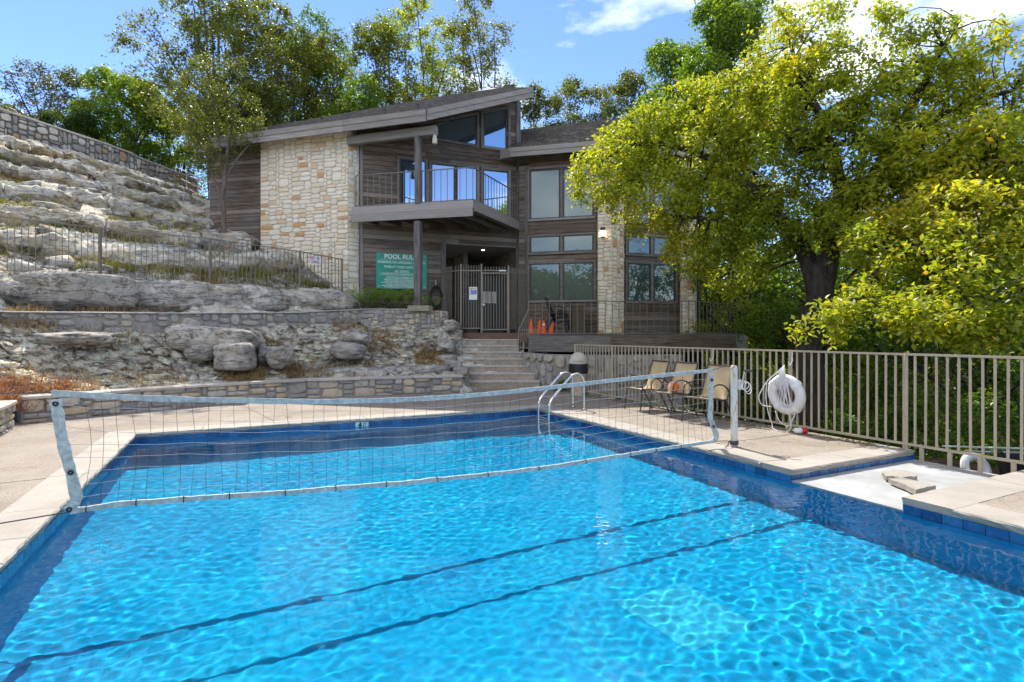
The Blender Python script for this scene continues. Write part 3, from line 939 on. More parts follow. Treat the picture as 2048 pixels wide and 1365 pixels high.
def stone_wall(name, label, cat, pts, zb, zt, stones, ws, hs, thick=0.35, cell=0.05, seed=1, cap=None, mortar=None, out=-1, gap=0.018, proud=0.045, parent=None, group=None, limit=300, tall=.08, vis=None, zclip=None):
    """pts in plan; the stones face the right-hand side (out=-1) of the direction of travel"""
    pa = Path(pts)
    mid = pa.at(pa.L/2)[0]
    zbf = zb if callable(zb) else (lambda s: zb)
    ztf = zt if callable(zt) else (lambda s: zt)
    w = parent or thing(name, label, cat, (mid.x, mid.y, zbf(pa.L/2)), 0, group)
    # mortar core
    mb = MB(); n = max(2, int(pa.L/0.15)); prev = None
    for i in range(n+1):
        s = pa.L*i/n; p, t = pa.smooth(s); nr = Vector((t.y, -t.x)) * (1 if out < 0 else -1)
        f = p; b = p - nr*thick
        sec = [Vector((f.x, f.y, zbf(s)-.25)), Vector((f.x, f.y, ztf(s)-.02)), Vector((b.x, b.y, ztf(s)-.02)), Vector((b.x, b.y, zbf(s)-.25))]
        if prev is not None:
            mb.add(prev + sec, [(0, 4, 5, 1), (1, 5, 6, 2), (2, 6, 7, 3), (3, 7, 4, 0)])
        else: mb.add(sec, [(0, 1, 2, 3)])
        prev = sec
    mb.add(prev, [(3, 2, 1, 0)])
    core = mb.build("mortar_core", mortar or M_MORTAR, w)
    bm = bmesh.new(); bm.from_mesh(core.data); bmesh.ops.remove_doubles(bm, verts=bm.verts, dist=1e-4); bmesh.ops.recalc_face_normals(bm, faces=bm.faces); bm.to_mesh(core.data); bm.free()
    zlo = min(zbf(pa.L*i/20) for i in range(21)) - .1; zhi = max(ztf(pa.L*i/20) for i in range(21))
    rects = pack(pa.L, zhi - zlo, ws, hs, cell, seed, tall)
    items = []
    for x, z, ww, hh in rects:
        zc = zlo + z
        top = ztf(x)
        if zc - hh/2 > top - .03 or zc + hh/2 < zbf(x) - .08: continue
        if zc + hh/2 > top:
            nh = top - (zc - hh/2); zc = top - nh/2; hh = nh
        if vis and not vis(x, zc): continue
        items.append((x, zc, ww, hh))
    rs = random.Random(seed+5)
    extra = MB()
    for k, (x, zc, ww, hh) in enumerate(items):
        p, t = pa.smooth(x)
        t3 = Vector((t.x, t.y, 0)); nr = Vector((t.y, -t.x, 0)) * (1 if out < 0 else -1)
        if out < 0: M = Matrix((t3, -nr, Vector((0, 0, 1)))).transposed().to_4x4()
        else: M = Matrix((-t3, -nr, Vector((0, 0, 1)))).transposed().to_4x4()
        M.translation = Vector((p.x, p.y, zc)) - nr*0.01
        sx = ww - gap; sz = hh - gap
        M = M @ Matrix.Rotation(rs.uniform(-.03, .03), 4, 'Y') @ Matrix.Diagonal((max(.03, sx), proud*rs.uniform(.75, 1.3), max(.025, sz), 1))
        if k < limit: inst("stone", rs.choice(stones), w, M)
        else:
            me = rs.choice(stones)
            extra.add([M @ v.co for v in me.vertices], [tuple(pl.vertices) for pl in me.polygons])
    if extra.v:
        e = extra.build("small_stones", stones[0].materials[0], w); e['kind'] = 'stuff'
    if cap:
        nC = max(1, int(pa.L/cap[0])); 
        for i in range(nC):
            a, b = pa.L*i/nC + .006, pa.L*(i+1)/nC - .006
            mbc = MB(); rows = []
            m_ = 4
            for q in range(m_+1):
                s = a + (b-a)*q/m_; p, t = pa.smooth(s); nr = Vector((t.y, -t.x)) * (1 if out < 0 else -1)
                o1 = proud + .02 + rs.uniform(-.012, .012); f = p + nr*o1; bk = p - nr*(thick + .02)
                zz = ztf(s) - .012 + rs.uniform(-.004, .004)
                rows.append([Vector((f.x, f.y, zz)), Vector((f.x, f.y, zz+cap[1]-.012)), Vector((f.x-nr.x*.02, f.y-nr.y*.02, zz+cap[1])), Vector((bk.x, bk.y, zz+cap[1])), Vector((bk.x, bk.y, zz))])
            for r0, r1 in zip(rows[:-1], rows[1:]):
                mbc.add(r0 + r1, [(k, k+5, (k+1) % 5+5, (k+1) % 5) for k in range(5)])
            mbc.add(rows[0], [(0, 1, 2, 3, 4)]); mbc.add(rows[-1], [(4, 3, 2, 1, 0)])
            o = mbc.build("cap_stone", M_CAP, w)
            bm = bmesh.new(); bm.from_mesh(o.data); bmesh.ops.remove_doubles(bm, verts=bm.verts, dist=1e-4); bmesh.ops.recalc_face_normals(bm, faces=bm.faces); bm.to_mesh(o.data); bm.free()
    return w
ST_LOW = stone_meshes(10, M_ST_LOW, 3, .05, 5.5)
ST_UP = stone_meshes(10, M_ST_UP, 4, .10, 4)
ST_HOUSE = stone_meshes(10, M_ST_HOUSE, 5, .05, 6)
ST_GREY = stone_meshes(10, M_ST_GREY, 6, .12, 2.8)
def lerp_tab(tab):
    xs = [a for a, b in tab]; ys = [b for a, b in tab]
    return lambda s: float(np.interp(s, xs, ys))

# low wall along the far deck (right-hand piece up to the steps, left-hand piece along the left deck)
stone_wall("retaining_wall", "long low tan and grey stone wall with pale cap behind the far pool deck", "stone wall",
           LOW_WALL[4:], 0.0, 0.385, ST_LOW, (.2, .5), (.10, .17), .28, .05, 11, cap=(1.1, .055))
stone_wall("retaining_wall", "short low stone wall at the left frame edge beside the left pool deck", "stone wall",
           LOW_WALL[:4] + [(-7.75, 8.55)], 0.0, 0.40, ST_LOW, (.16, .36), (.09, .17), .36, .05, 12, cap=(1.1, .05))
# middle terrace wall
pm = Path(MID_WALL[:9])
zb_m = lerp_tab(list(zip(pm.d, MID_BASE[:9]))); zt_tab = list(zip(pm.d, MID_TOP[:9]))
stone_wall("terrace_wall", "grey stained stone terrace wall below the row of ledge boulders", "stone wall",
           MID_WALL[:9], lambda s: zb_m(s) - .1, lambda s: lerp_tab(zt_tab)(s) - .03, ST_GREY, (.2, .5), (.12, .26), .34, .05, 14, cap=(1.3, .03))
# curved planter wall under the ferns
stone_wall("planter_wall", "curved small-stone planter wall under the ferns beside the entry gate", "stone wall",
           [(-4.3, 16.42), (-3.6, 16.55), (-3.0, 16.62), (-2.5, 16.75), (-2.2, 17.0), (-2.08, 17.4), (-2.1, 17.9)], 1.62, 2.2, ST_LOW, (.12, .34), (.09, .17), .3, .04, 15)
# upper wall on top of the rock
stone_wall("hill_wall", "long mixed rubble stone wall on top of the rock hillside", "stone wall",
           [(-18.9, 14.0), (-18.3, 19.75), (-17.15, 23.4), (-16.55, 26.9), (-16.3, 28.6)], lambda s: 8.0, lambda s: 9.55 - .06*math.floor(s/5.5), ST_UP, (.18, .55), (.12, .34), .4, .06, 16, cap=(1.4, .07), vis=lambda x, z: x > 5.0, gap=.026, mortar=M_plain('dirty_mortar', (0.155, 0.138, 0.118), .95, 0, .25, 10, .6), proud=.06)
# grey boulder wall right of the steps
stone_wall("retaining_wall", "grey boulder wall between the entry steps and the trash can", "stone wall",
           [(.22, 17.2), (.3, 16.2), (.62, 15.35), (1.0, 14.9), (1.75, 14.55), (2.6, 14.5), (4.6, 14.9)], lambda s: -0.05 if s < 4 else -.6, .93, ST_GREY, (.22, .48), (.2, .42), .4, .05, 17, gap=.035, proud=.07, tall=.2)
# little wall by the house corner, under the crape myrtle
stone_wall("retaining_wall", "small stone wall at the foot of the slender tree beside the house", "stone wall",
           [(-10.2, 17.2), (-9.3, 17.5), (-8.45, 17.9)], lambda s: 3.9, lambda s: 4.80 - .12*s, ST_UP, (.2, .45), (.12, .25), .3, .05, 18)
# stepped stones beside the entry steps
# ================================================================== ENTRY STEPS
def mat_step():
    g = G("exposed_aggregate_steps")
    p = g.pos(); vor = g.n('TexVoronoi', {'Vector': p, 'Scale': 60.0}); nz = g.noise(p, 3, 6, .65)
    c = g.ramp(nz, [(0.3, (0.28, 0.225, 0.17)), (0.6, (0.42, 0.345, 0.265)), (0.8, (0.50, 0.42, 0.33))])
    c = g.mixc(0.6, c, g.bw(vor.outputs['Color']), 'SOFT_LIGHT')
    g.bsdf(c, 0.85, g.bump(vor.outputs['Distance'], .7, .01), .25)
    return g.m
M_STEP = mat_step()
M_NOSE = M_plain("worn_concrete_nosing", (0.50, 0.47, 0.42), 0.85, 0, .15, 9, .3)
steps = thing("entry_steps", "flight of eight exposed aggregate steps leading up to the gate", "steps", (-0.4, 14.8, 0))
for k in range(8):
    Y0 = 14.8 + .425*k; z1 = 0.2 + .185*k; z0 = z1 - .2 if k else -.05
    f = k/7.0
    xl = -1.17 - .50*f if k > 3 else -1.17 - .12*f
    xr = .74 - .55*min(1, f*1.35)
    if k == 3: xl, xr = -1.5, .42
    mb = MB(); mb.prism([(xl, Y0), (xr, Y0), (xr, Y0+.47 if k < 7 else 18.7), (xl, Y0+.47 if k < 7 else 18.7)], z0, z1 - .035)
    st = mb.build("step", M_STEP, steps)
    mb = MB(); mb.prism([(xl, Y0-.02), (xr, Y0-.02), (xr, Y0+.44 if k < 7 else 18.68), (xl, Y0+.44 if k < 7 else 18.68)], z1 - .033, z1)
    mb.build("tread", M_NOSE, st, bevel=.006)

# ================================================================== BOULDERS
def boulder_mesh(seed, size, boxy=3.5, rough=.16, sub=4, flat=0.0):
    bm = bmesh.new(); bmesh.ops.create_icosphere(bm, subdivisions=sub, radius=1.0)
    co = np.array([v.co for v in bm.verts])
    pn = (np.abs(co)**boxy).sum(1)**(-1/boxy)
    co = co*pn[:, None]
    n1 = fbm(co[:, 0]*1.1+seed*7.3, co[:, 1]*1.1, co[:, 2]*1.1+seed, octv=3, seed=seed)
    n2 = fbm(co[:, 0]*4+seed, co[:, 1]*4, co[:, 2]*6, octv=4, seed=seed+3)
    n3 = np.abs(fbm(co[:, 0]*1.5, co[:, 1]*1.5+seed, co[:, 2]*9, octv=3, seed=seed+9))
    co = co*(1 + rough*1.6*n1 + rough*.45*n2 - rough*.6*n3)[:, None]
    co = co*np.array(size)*.5
    for v, c in zip(bm.verts, co): v.co = c
    me = bpy.data.meshes.new("boulder"); bm.to_mesh(me); bm.free()
    me.materials.append(M_BOULDER); me.shade_smooth()
    return me
def boulder(label, c, size, rot=(0, 0, 0), seed=1, boxy=3.5, rough=.16, name="boulder", group=None, mat=None):
    me = boulder_mesh(seed, size, boxy, rough)
    if mat: me.materials[0] = mat
    o = bpy.data.objects.new(name, me); COL.objects.link(o)
    o.location = c; o.rotation_euler = rot
    tag(o, label, "boulder", group)
    return o
def bpx(label, u0, v0, u1, v1, Y, depth, seed, rz=0.0, boxy=3.5, rough=.16, tilt=0.0, grow=1.04, **k):
    a = PX(u0, v0, Y); b = PX(u1, v1, Y); c = (a+b)/2; c.y += depth*.35
    return boulder(label, c, ((b.x-a.x)*grow, depth, (a.z-b.z)*grow), (0, tilt, rz), seed, boxy, rough, **k)
GL = "ledge boulders under the hillside fence"
bpx("huge pale ledge boulder at the left end of the fence row with ochre underside", 30, 548, 228, 622, 12.3, 1.5, 1, .45, 4, .13, group=GL)
bpx("long ledge boulder in the middle of the row under the fence", 224, 560, 400, 624, 13.6, 1.4, 2, .5, 4, .12, group=GL)
bpx("low ledge boulder right of the long one under the second fence post", 372, 568, 545, 622, 14.5, 1.3, 3, .55, 4, .13, group=GL)
bpx("rounded ledge boulder at the right end of the row beside the stone house wall", 530, 578, 694, 624, 15.7, 1.2, 4, .4, 3, .13, group=GL)
bpx("small dark boulder tucked against the left frame edge under the fence", -40, 555, 28, 612, 11.6, 1.2, 5, .4, 3, .2, group=GL)
GB = "loose boulders on the rubble slope"
bpx("big tilted flat slab boulder lying on the rubble slope below the terrace wall", 335, 655, 490, 706, 12.5, .9, 6, .25, 5, .09, .06, group=GB)
bpx("upright square block of tan stained stone standing on the rubble slope", 424, 688, 492, 742, 12.2, .75, 7, .1, 6, .07, group=GB)
bpx("pointed grey boulder right of the square tan block", 530, 690, 580, 738, 12.8, .6, 8, .2, 2.4, .22, group=GB)
bpx("small grey boulder leaning between the square block and the pointed one", 508, 695, 542, 735, 13.1, .5, 9, .5, 2.6, .2, group=GB)
bpx("small dark boulder wedged under the big tilted slab", 366, 690, 412, 722, 12.2, .5, 10, .3, 2.8, .2, group=GB)
bpx("rounded blue grey boulder sitting on top of its lower twin", 671, 660, 735, 692, 14.2, .8, 11, .1, 2.8, .13, group=GB)
bpx("lower rounded grey boulder under its blue grey twin", 658, 684, 722, 722, 13.9, .8, 12, .0, 2.8, .15, group=GB)
bpx("pale flat stone between the square block and the dry grass tuft", 492, 678, 528, 700, 13.2, .4, 13, .4, 3, .2, group=GB)
bpx("grey rock outcrop beside the upper entry steps", 868, 680, 906, 706, 15.9, .7, 14, .3, 3.2, .2, group=GB)
bpx("lichen yellow rock at the corner of the planter wall by the gate", 880, 640, 912, 662, 16.9, .6, 15, .3, 3.2, .2, group=GB)
bpx("dark rock ledge directly behind the low wall near the steps", 760, 732, 900, 762, 14.35, .6, 16, .3, 5, .16, group=GB)
bpx("ochre rock ledge behind the low wall below the rounded boulders", 640, 736, 765, 766, 13.55, .5, 17, .35, 5, .16, group=GB)
bpx("flat dark outcrop rock under the terrace wall at the left", 60, 665, 200, 690, 11.0, .7, 18, .3, 4, .2, group=GB)
bpx("small whitish stone near the right boulders", 596, 668, 616, 680, 14.0, .3, 19, .3, 3, .2, group=GB)
# stepped blocks that edge the stairs
GS = "stepped blocks edging the entry stairs"
mats_block = M_BOULDER
names = ["bottom", "second lowest", "third", "fourth", "fifth", "sixth", "topmost"]
blk = [(905, 735, 937, 752, 14.5), (888, 724, 922, 740, 15.0), (872, 712, 912, 728, 15.4), (902, 690, 922, 712, 16.3), (902, 675, 922, 692, 16.8), (900, 660, 924, 678, 17.2), (888, 645, 918, 663, 17.5)]
for k, (a, b, c_, d, Y) in enumerate(blk):
    where = ["resting on the end of the low wall", "one above the wall end", "on the wide landing step side", "above the wide landing step", "by the third step from the top", "by the second step from the top", "at the top step beside the gate"][k]
    bpx("squared grey edging block " + where, a, b, c_, d, Y, .55, 30+k, .05, 7, .07, group=GS, name="edging_block")

# ================================================================== RUBBLE: flat broken slabs, uncountable
SLX, SLY = np.gradient(blur(GZ, 12), TD, axis=1), np.gradient(blur(GZ, 12), TD, axis=0)
def rubble(name, n, sampler, smin, smax, mat, seed, thick=.25):
    r = np.random.default_rng(seed)
    P = np.array([sampler(r) for _ in range(n)])
    size = smin*(smax/smin)**(r.random(n)**1.8)
    a = size; b = size*r.uniform(.5, 1.0, n); h = size*thick*r.uniform(.5, 1.4, n)
    corners = np.array([[-1,-1,-1],[1,-1,-1],[1,1,-1],[-1,1,-1],[-1,-1,1],[1,-1,1],[1,1,1],[-1,1,1]], float)*.5
    V = corners[None]*np.stack([a, b, h], -1)[:, None, :]
    V = V*(1 + r.uniform(-.28, .28, V.shape))
    yaw = r.uniform(0, 6.28, n); tx = r.normal(0, .14, n); ty = r.normal(0, .14, n)
    cy_, sy_ = np.cos(yaw), np.sin(yaw)
    x = V[..., 0]; y = V[..., 1]; z = V[..., 2] + x*tx[:, None] + y*ty[:, None]
    X = x*cy_[:, None] - y*sy_[:, None]; Y = x*sy_[:, None] + y*cy_[:, None]
    jx = np.clip(((P[:, 0]-TX0)/TD).astype(int), 0, NXg-1); jy = np.clip(((P[:, 1]-TY0)/TD).astype(int), 0, NYg-1)
    z = z + .75*(X*np.clip(SLX[jy, jx], -.8, .8)[:, None] + Y*np.clip(SLY[jy, jx], -.8, .8)[:, None])
    V = np.stack([X, Y, z], -1) + P[:, None, :] + np.array([0, 0, .01])
    F = np.array([[3,2,1,0],[4,5,6,7],[0,1,5,4],[1,2,6,5],[2,3,7,6],[3,0,4,7]])
    faces = (F[None] + (np.arange(n)*8)[:, None, None]).reshape(-1, 4)
    return np_mesh(name, V.reshape(-1, 3), faces, mat, kind='stuff')
def samp_slope(r):
    """between the low wall and the terrace wall"""
    while True:
        k = r.random()*(len(LOW_WALL)-4) + 3
        i = int(k); f = k - i
        if i >= len(LOW_WALL)-1: continue
        ax = LOW_WALL[i][0]*(1-f)+LOW_WALL[i+1][0]*f; ay = LOW_WALL[i][1]*(1-f)+LOW_WALL[i+1][1]*f
        mi = min(i-1, len(MID_WALL)-2)
        bx = MID_WALL[mi][0]*(1-f)+MID_WALL[mi+1][0]*f; by = MID_WALL[mi][1]*(1-f)+MID_WALL[mi+1][1]*f
        g_ = r.random()
        x = ax+(bx-ax)*g_ + r.normal(0, .15); y = ay+(by-ay)*g_ + r.normal(0, .15)
        i2 = int(round((x-TX0)/TD)); j2 = int(round((y-TY0)/TD))
        if not (0 <= i2 < NXg and 0 <= j2 < NYg): continue
        if D_LOW[j2, i2] < .32 or D_MID[j2, i2] > -.12: continue
        return (x, y, GZ[j2, i2])
rubble("broken_rock_chips", 8000, samp_slope, .05, .34, M_RUBBLE, 3, .2)
def samp_hill(r):
    while True:
        x = r.uniform(-18, -5.5); y = r.uniform(11, 26)
        i2 = int(round((x-TX0)/TD)); j2 = int(round((y-TY0)/TD))
        if D_FEN[j2, i2] < .1 or GZ[j2, i2] > 8.0: continue
        if fbm(np.array([x*.8]), np.array([y*.8]), octv=2, seed=77)[0] < .05: continue
        return (x, y, GZ[j2, i2])
rubble("loose_hill_stones", 1500, samp_hill, .07, .55, M_BOULDER, 4, .42)
# ================================================================== HOUSE
def mat_wood(name, cols, vert=False, grey=0.5):
    g = G(name)
    r = g.rnd()
    tc = g.n('TexCoord')
    off = g.n('CombineXYZ', {0: g.math('MULTIPLY', r, 37.0), 1: g.math('MULTIPLY', r, 11.0), 2: g.math('MULTIPLY', r, 23.0)})
    gp = g.n('NewGeometry')
    mp = g.n('Mapping', {'Vector': gp.outputs['Position'], 'Scale': (9, 9, 0.7) if vert else (0.8, 0.8, 16)})
    ad = g.n('VectorMath', {0: mp.outputs[0], 1: off.outputs[0]}, operation='ADD')
    grain = g.noise(ad.outputs[0], 2.2, 7, 0.65, 0.6)
    mp2 = g.n('Mapping', {'Vector': gp.outputs['Position'], 'Scale': (30, 30, 1.2) if vert else (1.5, 1.5, 60)})
    fine = g.noise(mp2.outputs[0], 2.0, 5, 0.7)
    patch = g.noise(g.pos((.6, .6, 1.1)), 1.4, 5, .6, .4)
    c = g.ramp(grain, [(0.30, cols[0]), (0.48, cols[1]), (0.62, cols[2]), (0.78, cols[3])])
    c = g.mixc(g.math('MULTIPLY', g.ramp(patch, [(0.45, (0, 0, 0)), (0.62, (1, 1, 1))]), grey), c, g.mixc(grain, (0.05, 0.047, 0.044), (0.36, 0.34, 0.32)))
    c = g.mixc(g.math('MULTIPLY', r, .40), c, cols[0])
    c = g.mixc(g.ramp(g.math('FRACT', g.math('MULTIPLY', r, 7.3)), [(.72, (0, 0, 0)), (1, (.55, .55, .55))]), c, cols[3])
    c = g.mixc(g.ramp(fine, [(.55, (0, 0, 0)), (.75, (.5, .5, .5))]), c, cols[0])
    g.bsdf(c, 0.85, g.bump(g.math('ADD', grain, fine), .5, .012), .2)
    return g.m
M_SIDING = mat_wood("weathered_brown_siding", [(.050,.036,.027), (.150,.104,.076), (.27,.20,.15), (.42,.345,.285)], grey=.62)
M_SIDING_R = mat_wood("reddish_siding", [(.05,.028,.018), (.14,.075,.045), (.22,.13,.085), (.30,.22,.16)], grey=.2)
M_TRIM = mat_wood("grey_weathered_trim", [(.09,.08,.07), (.20,.18,.165), (.30,.275,.255), (.40,.375,.35)], grey=.3)
M_TRIMV = mat_wood("grey_weathered_post", [(.06,.054,.052), (.17,.15,.145), (.27,.245,.235), (.36,.335,.32)], vert=True, grey=.3)
M_FASCIA = mat_wood("grey_fascia_board", [(.18,.16,.14), (.28,.255,.23), (.36,.33,.30), (.44,.41,.38)], grey=.15)
M_DARKFRAME = M_plain("dark_window_frame", (0.045, 0.043, 0.042), 0.5, 0, .15)
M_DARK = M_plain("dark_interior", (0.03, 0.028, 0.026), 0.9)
M_SOFFIT = M_plain("pale_soffit_board", (0.36, 0.35, 0.33), 0.8, 0, .08)
M_REDFLOOR = M_plain("red_brown_floor", (0.14, 0.065, 0.045), 0.6, 0, .15, 5)
def mat_shingle():
    g = G("grey_brown_shingles")
    r = g.rnd(); p = g.pos()
    nz = g.noise(p, 9, 5, .6); v = g.n('TexVoronoi', {'Vector': g.pos((5, 5, 9)), 'Scale': 1.4})
    c = g.ramp(nz, [(.3, (.075, .066, .058)), (.6, (.15, .135, .12)), (.8, (.22, .20, .18))])
    c = g.mixc(.5, c, g.bw(v.outputs['Color']), 'SOFT_LIGHT')
    c = g.mixc(g.math('MULTIPLY', r, .5), c, (.08, .07, .062))
    g.bsdf(c, .9, g.bump(g.noise(p, 60, 3), .6, .01), .2)
    return g.m
M_SHINGLE = mat_shingle()
def mat_glass(name, refl, tint, body):
    g = G(name)
    p = g.pos()
    nb = g.bump(g.noise(p, .8, 2, .4), .02, .05)
    gl = g.n('BsdfGlossy', {'Color': tint, 'Roughness': 0.015, 'Normal': nb})
    df = g.n('BsdfPrincipled', {'Base Color': body, 'Roughness': 0.35, 'Normal': nb})
    fr = g.n('Fresnel', {'IOR': 1.5})
    f = g.math('MULTIPLY_ADD', fr.outputs[0], 1.0); g.t.nodes[-1].inputs[2].default_value = refl
    f2 = g.math('MINIMUM', f, 1.0)
    mx = g.n('MixShader'); g.set(mx, 0, f2)
    g.t.links.new(df.outputs[0], mx.inputs[1]); g.t.links.new(gl.outputs[0], mx.inputs[2])
    g.surf(mx)
    return g.m
M_GLASS_SKY = mat_glass("coated_window_glass", .62, (.72, .88, 1.0), (.02, .05, .075))
M_GLASS_TEAL = mat_glass("teal_window_glass", .06, (.80, .96, .92), (.014, .036, .033))
M_GLASS_PALE = mat_glass("pale_door_glass", .55, (.9, .95, 1.0), (.13, .14, .16))
M_IRON = M_plain("bronze_painted_iron", (0.17, 0.148, 0.115), 0.45, .1, .1)
M_IRON_DK = M_plain("dark_bronze_iron", (0.055, 0.048, 0.042), 0.5, .1, .1)
def mat_beige():
    g = G("beige_painted_iron"); p = g.pos()
    c = g.ramp(g.noise(p, 3, 5), [(.3, (.35, .29, .205)), (.7, (.45, .38, .28))])
    rs = g.ramp(g.noise(p, 16, 6, .7), [(.62, (0, 0, 0)), (.70, (.8, .8, .8))])
    c = g.mixc(rs, c, (.17, .095, .05))
    g.bsdf(c, .48, g.bump(g.noise(p, 60, 3), .25, .003)); return g.m
M_BEIGE = mat_beige()

house = thing("house", "modern two storey wood and cream stone house with balcony above the pool", "house", (0, 19, 1.5))

class Facade:
    """vertical plane; a runs along it, n points out of it"""
    def __init__(self, p, q):
        self.o = Vector((p[0], p[1], 0)); d = Vector((q[0]-p[0], q[1]-p[1], 0)); self.L = d.length
        self.d = d.normalized(); self.n = Vector((self.d.y, -self.d.x, 0))
    def pt(self, a, z, out=0.0): return self.o + self.d*a + self.n*out + Vector((0, 0, z))
    def px(self, u, v):
        k = (u-1024)/FPX
        # o.x + d.x a = k (o.y + d.y a)
        a = (k*self.o.y - self.o.x)/(self.d.x - k*self.d.y)
        Y = self.o.y + self.d.y*a
        return a, EYE - (v-HORIZON)/FPX*Y
    def M(self, a, z, out=0.0):
        M = Matrix((self.d, -self.n, Vector((0, 0, 1)))).transposed().to_4x4(); M.translation = self.pt(a, z, out); return M
    def board(self, mb, a0, z0, a1, z1, out0, out1):
        """box on the facade"""
        vs = [self.pt(a, z, o) for o in (out0, out1) for a, z in ((a0, z0), (a1, z0), (a1, z1), (a0, z1))]
        mb.add(vs, [(3, 2, 1, 0), (4, 5, 6, 7), (0, 1, 5, 4), (1, 2, 6, 5), (2, 3, 7, 6), (3, 0, 4, 7)])
    def poly(self, mb, pts, out0, out1):
        """pts counter-clockwise seen from outside"""
        n = len(pts)
        vs = [self.pt(a, z, out0) for a, z in pts] + [self.pt(a, z, out1) for a, z in pts]
        mb.add(vs, [tuple(range(n-1, -1, -1)), tuple(range(n, 2*n))] + [(i, (i+1) % n, n+(i+1) % n, n+i) for i in range(n)])

def siding(F, rows, z0, mat, parent, h=.14, out=.0):
    """rows(z) -> list of (a0, a1); one object for every board"""
    z = z0; k = 0
    while True:
        spans = rows(z + h/2)
        if spans is None: break
        for a0, a1 in spans:
            if a1 - a0 < .03: continue
            x = a0
            while x < a1 - .01:
                L = random.uniform(1.6, 3.4); e = min(a1, x + L)
                if a1 - e < .5: e = a1
                mb = MB(); jz = random.uniform(-.002, .002); jo = random.uniform(0, .006)
                vs = [F.pt(a, zz, o) for o, zz in ((out, z + .004 + jz), (out + .030 + jo, z + .004 + jz), (out + .018 + jo, z + h - .004 + jz), (out, z + h - .004 + jz)) for a in (x + .002, e - .002)]
                mb.add(vs, [(0, 1, 3, 2), (2, 3, 5, 4), (4, 5, 7, 6), (0, 2, 4, 6), (7, 5, 3, 1)])
                o = mb.build("siding_board", mat, parent)
                x = e
        z += h; k += 1

def window(F, outer, panes, mat, parent, trim=M_TRIM, tw=.09, out=.05, name="window", frame=M_DARKFRAME):
    """outer: polygon (a, z) ccw of the casing; panes: list of polygons"""
    w = MB()
    cx = sum(p[0] for p in outer)/len(outer); cz = sum(p[1] for p in outer)/len(outer)
    n = len(outer)
    for i in range(n):
        a, b = outer[i], outer[(i+1) % n]
        e = Vector((b[0]-a[0], b[1]-a[1])); L = e.length; e.normalize(); nr = Vector((-e.y, e.x))
        j = .0015*(i % 2)
        A0, B0 = Vector(a), Vector(b); A1 = A0 + nr*tw; B1 = B0 + nr*tw
        # mitre the ends towards the centre
        A1 += e*tw*.9; B1 -= e*tw*.9
        F.poly(w, [tuple(A0), tuple(B0), tuple(B1), tuple(A1)], .02, out + .03 + j)
    wo = w.build(name, trim, parent)
    for pn in panes:
        m = MB(); k = len(pn)
        c = Vector((sum(p[0] for p in pn)/k, sum(p[1] for p in pn)/k))
        for i in range(k):
            A0 = Vector(pn[i]); B0 = Vector(pn[(i+1) % k]); e = (B0-A0).normalized(); nr = Vector((-e.y, e.x)); t_ = .035
            F.poly(m, [tuple(A0), tuple(B0), tuple(B0 + nr*t_ - e*t_*.9), tuple(A0 + nr*t_ + e*t_*.9)], .015, out + .012 + .001*(i % 2))
        m.build("sash", frame, wo)
        m = MB()
        ins = []
        for p in pn:
            d = (c - Vector(p)); ins.append((p[0] + d.x/abs(d.x or 1)*.02, p[1] + d.y/abs(d.y or 1)*.02))
        F.poly(m, ins, .01, out - .01)
        m.build("pane", mat, wo)
    return wo

# ---------------- plan of the left wing
SC = Vector((-5.188, 17.5)); SL = Vector((-8.446, 18.52)); SQ = Vector((-4.935, 17.76))
W2 = Facade((-4.92, 17.75), (.231, 19.6))
EN = Vector((-.299, -.954)); ED = Vector((.954, -.299))
EQ = SC + EN*.55
C1 = EQ + ED*3.0; EAVE_L = EQ - ED*4.9
RT = Vector((.66, 18.2)); RK = (RT - C1).normalized()
Z_E, PITCH = 8.03, .534
def roof_z(x, y): return Z_E + PITCH*((Vector((x, y)) - EQ).dot(-EN))
def w2_top(a): 
    p = W2.pt(a, 0); return roof_z(p.x, p.y) - .42

# stone chimney-like corner wall
stone_wall("", "", "", [(SL.x, SL.y), (SC.x, SC.y)], lambda s: 2.2 if s > 2.3 else 3.2, lambda s: 7.92, ST_HOUSE, (.2, .52), (.10, .18), .4, .05, 41, tall=.05, mortar=M_MORTAR_L, parent=house, limit=300, gap=.016, proud=.035)
stone_wall("", "", "", [(SC.x, SC.y), (SQ.x, SQ.y)], 2.2, lambda s: 7.95, ST_HOUSE, (.14, .36), (.10, .22), .3, .05, 42, mortar=M_MORTAR_L, parent=house, limit=120, gap=.016, proud=.03)
# dark left wall in the shade of the tree
WL = Facade((-10.5, 19.2), (-8.55, 18.75))
siding(WL, lambda z: None if z > 7.75 else [(0, WL.L)], 4.2, M_SIDING, house)
mb = MB(); mb.prism(ccw([(-10.5, 19.23), (-8.55, 18.78), (-7.9, 22.5), (-9.9, 23.2)]), 3.6, 7.9); mb.build("wall_core", M_DARK, house)
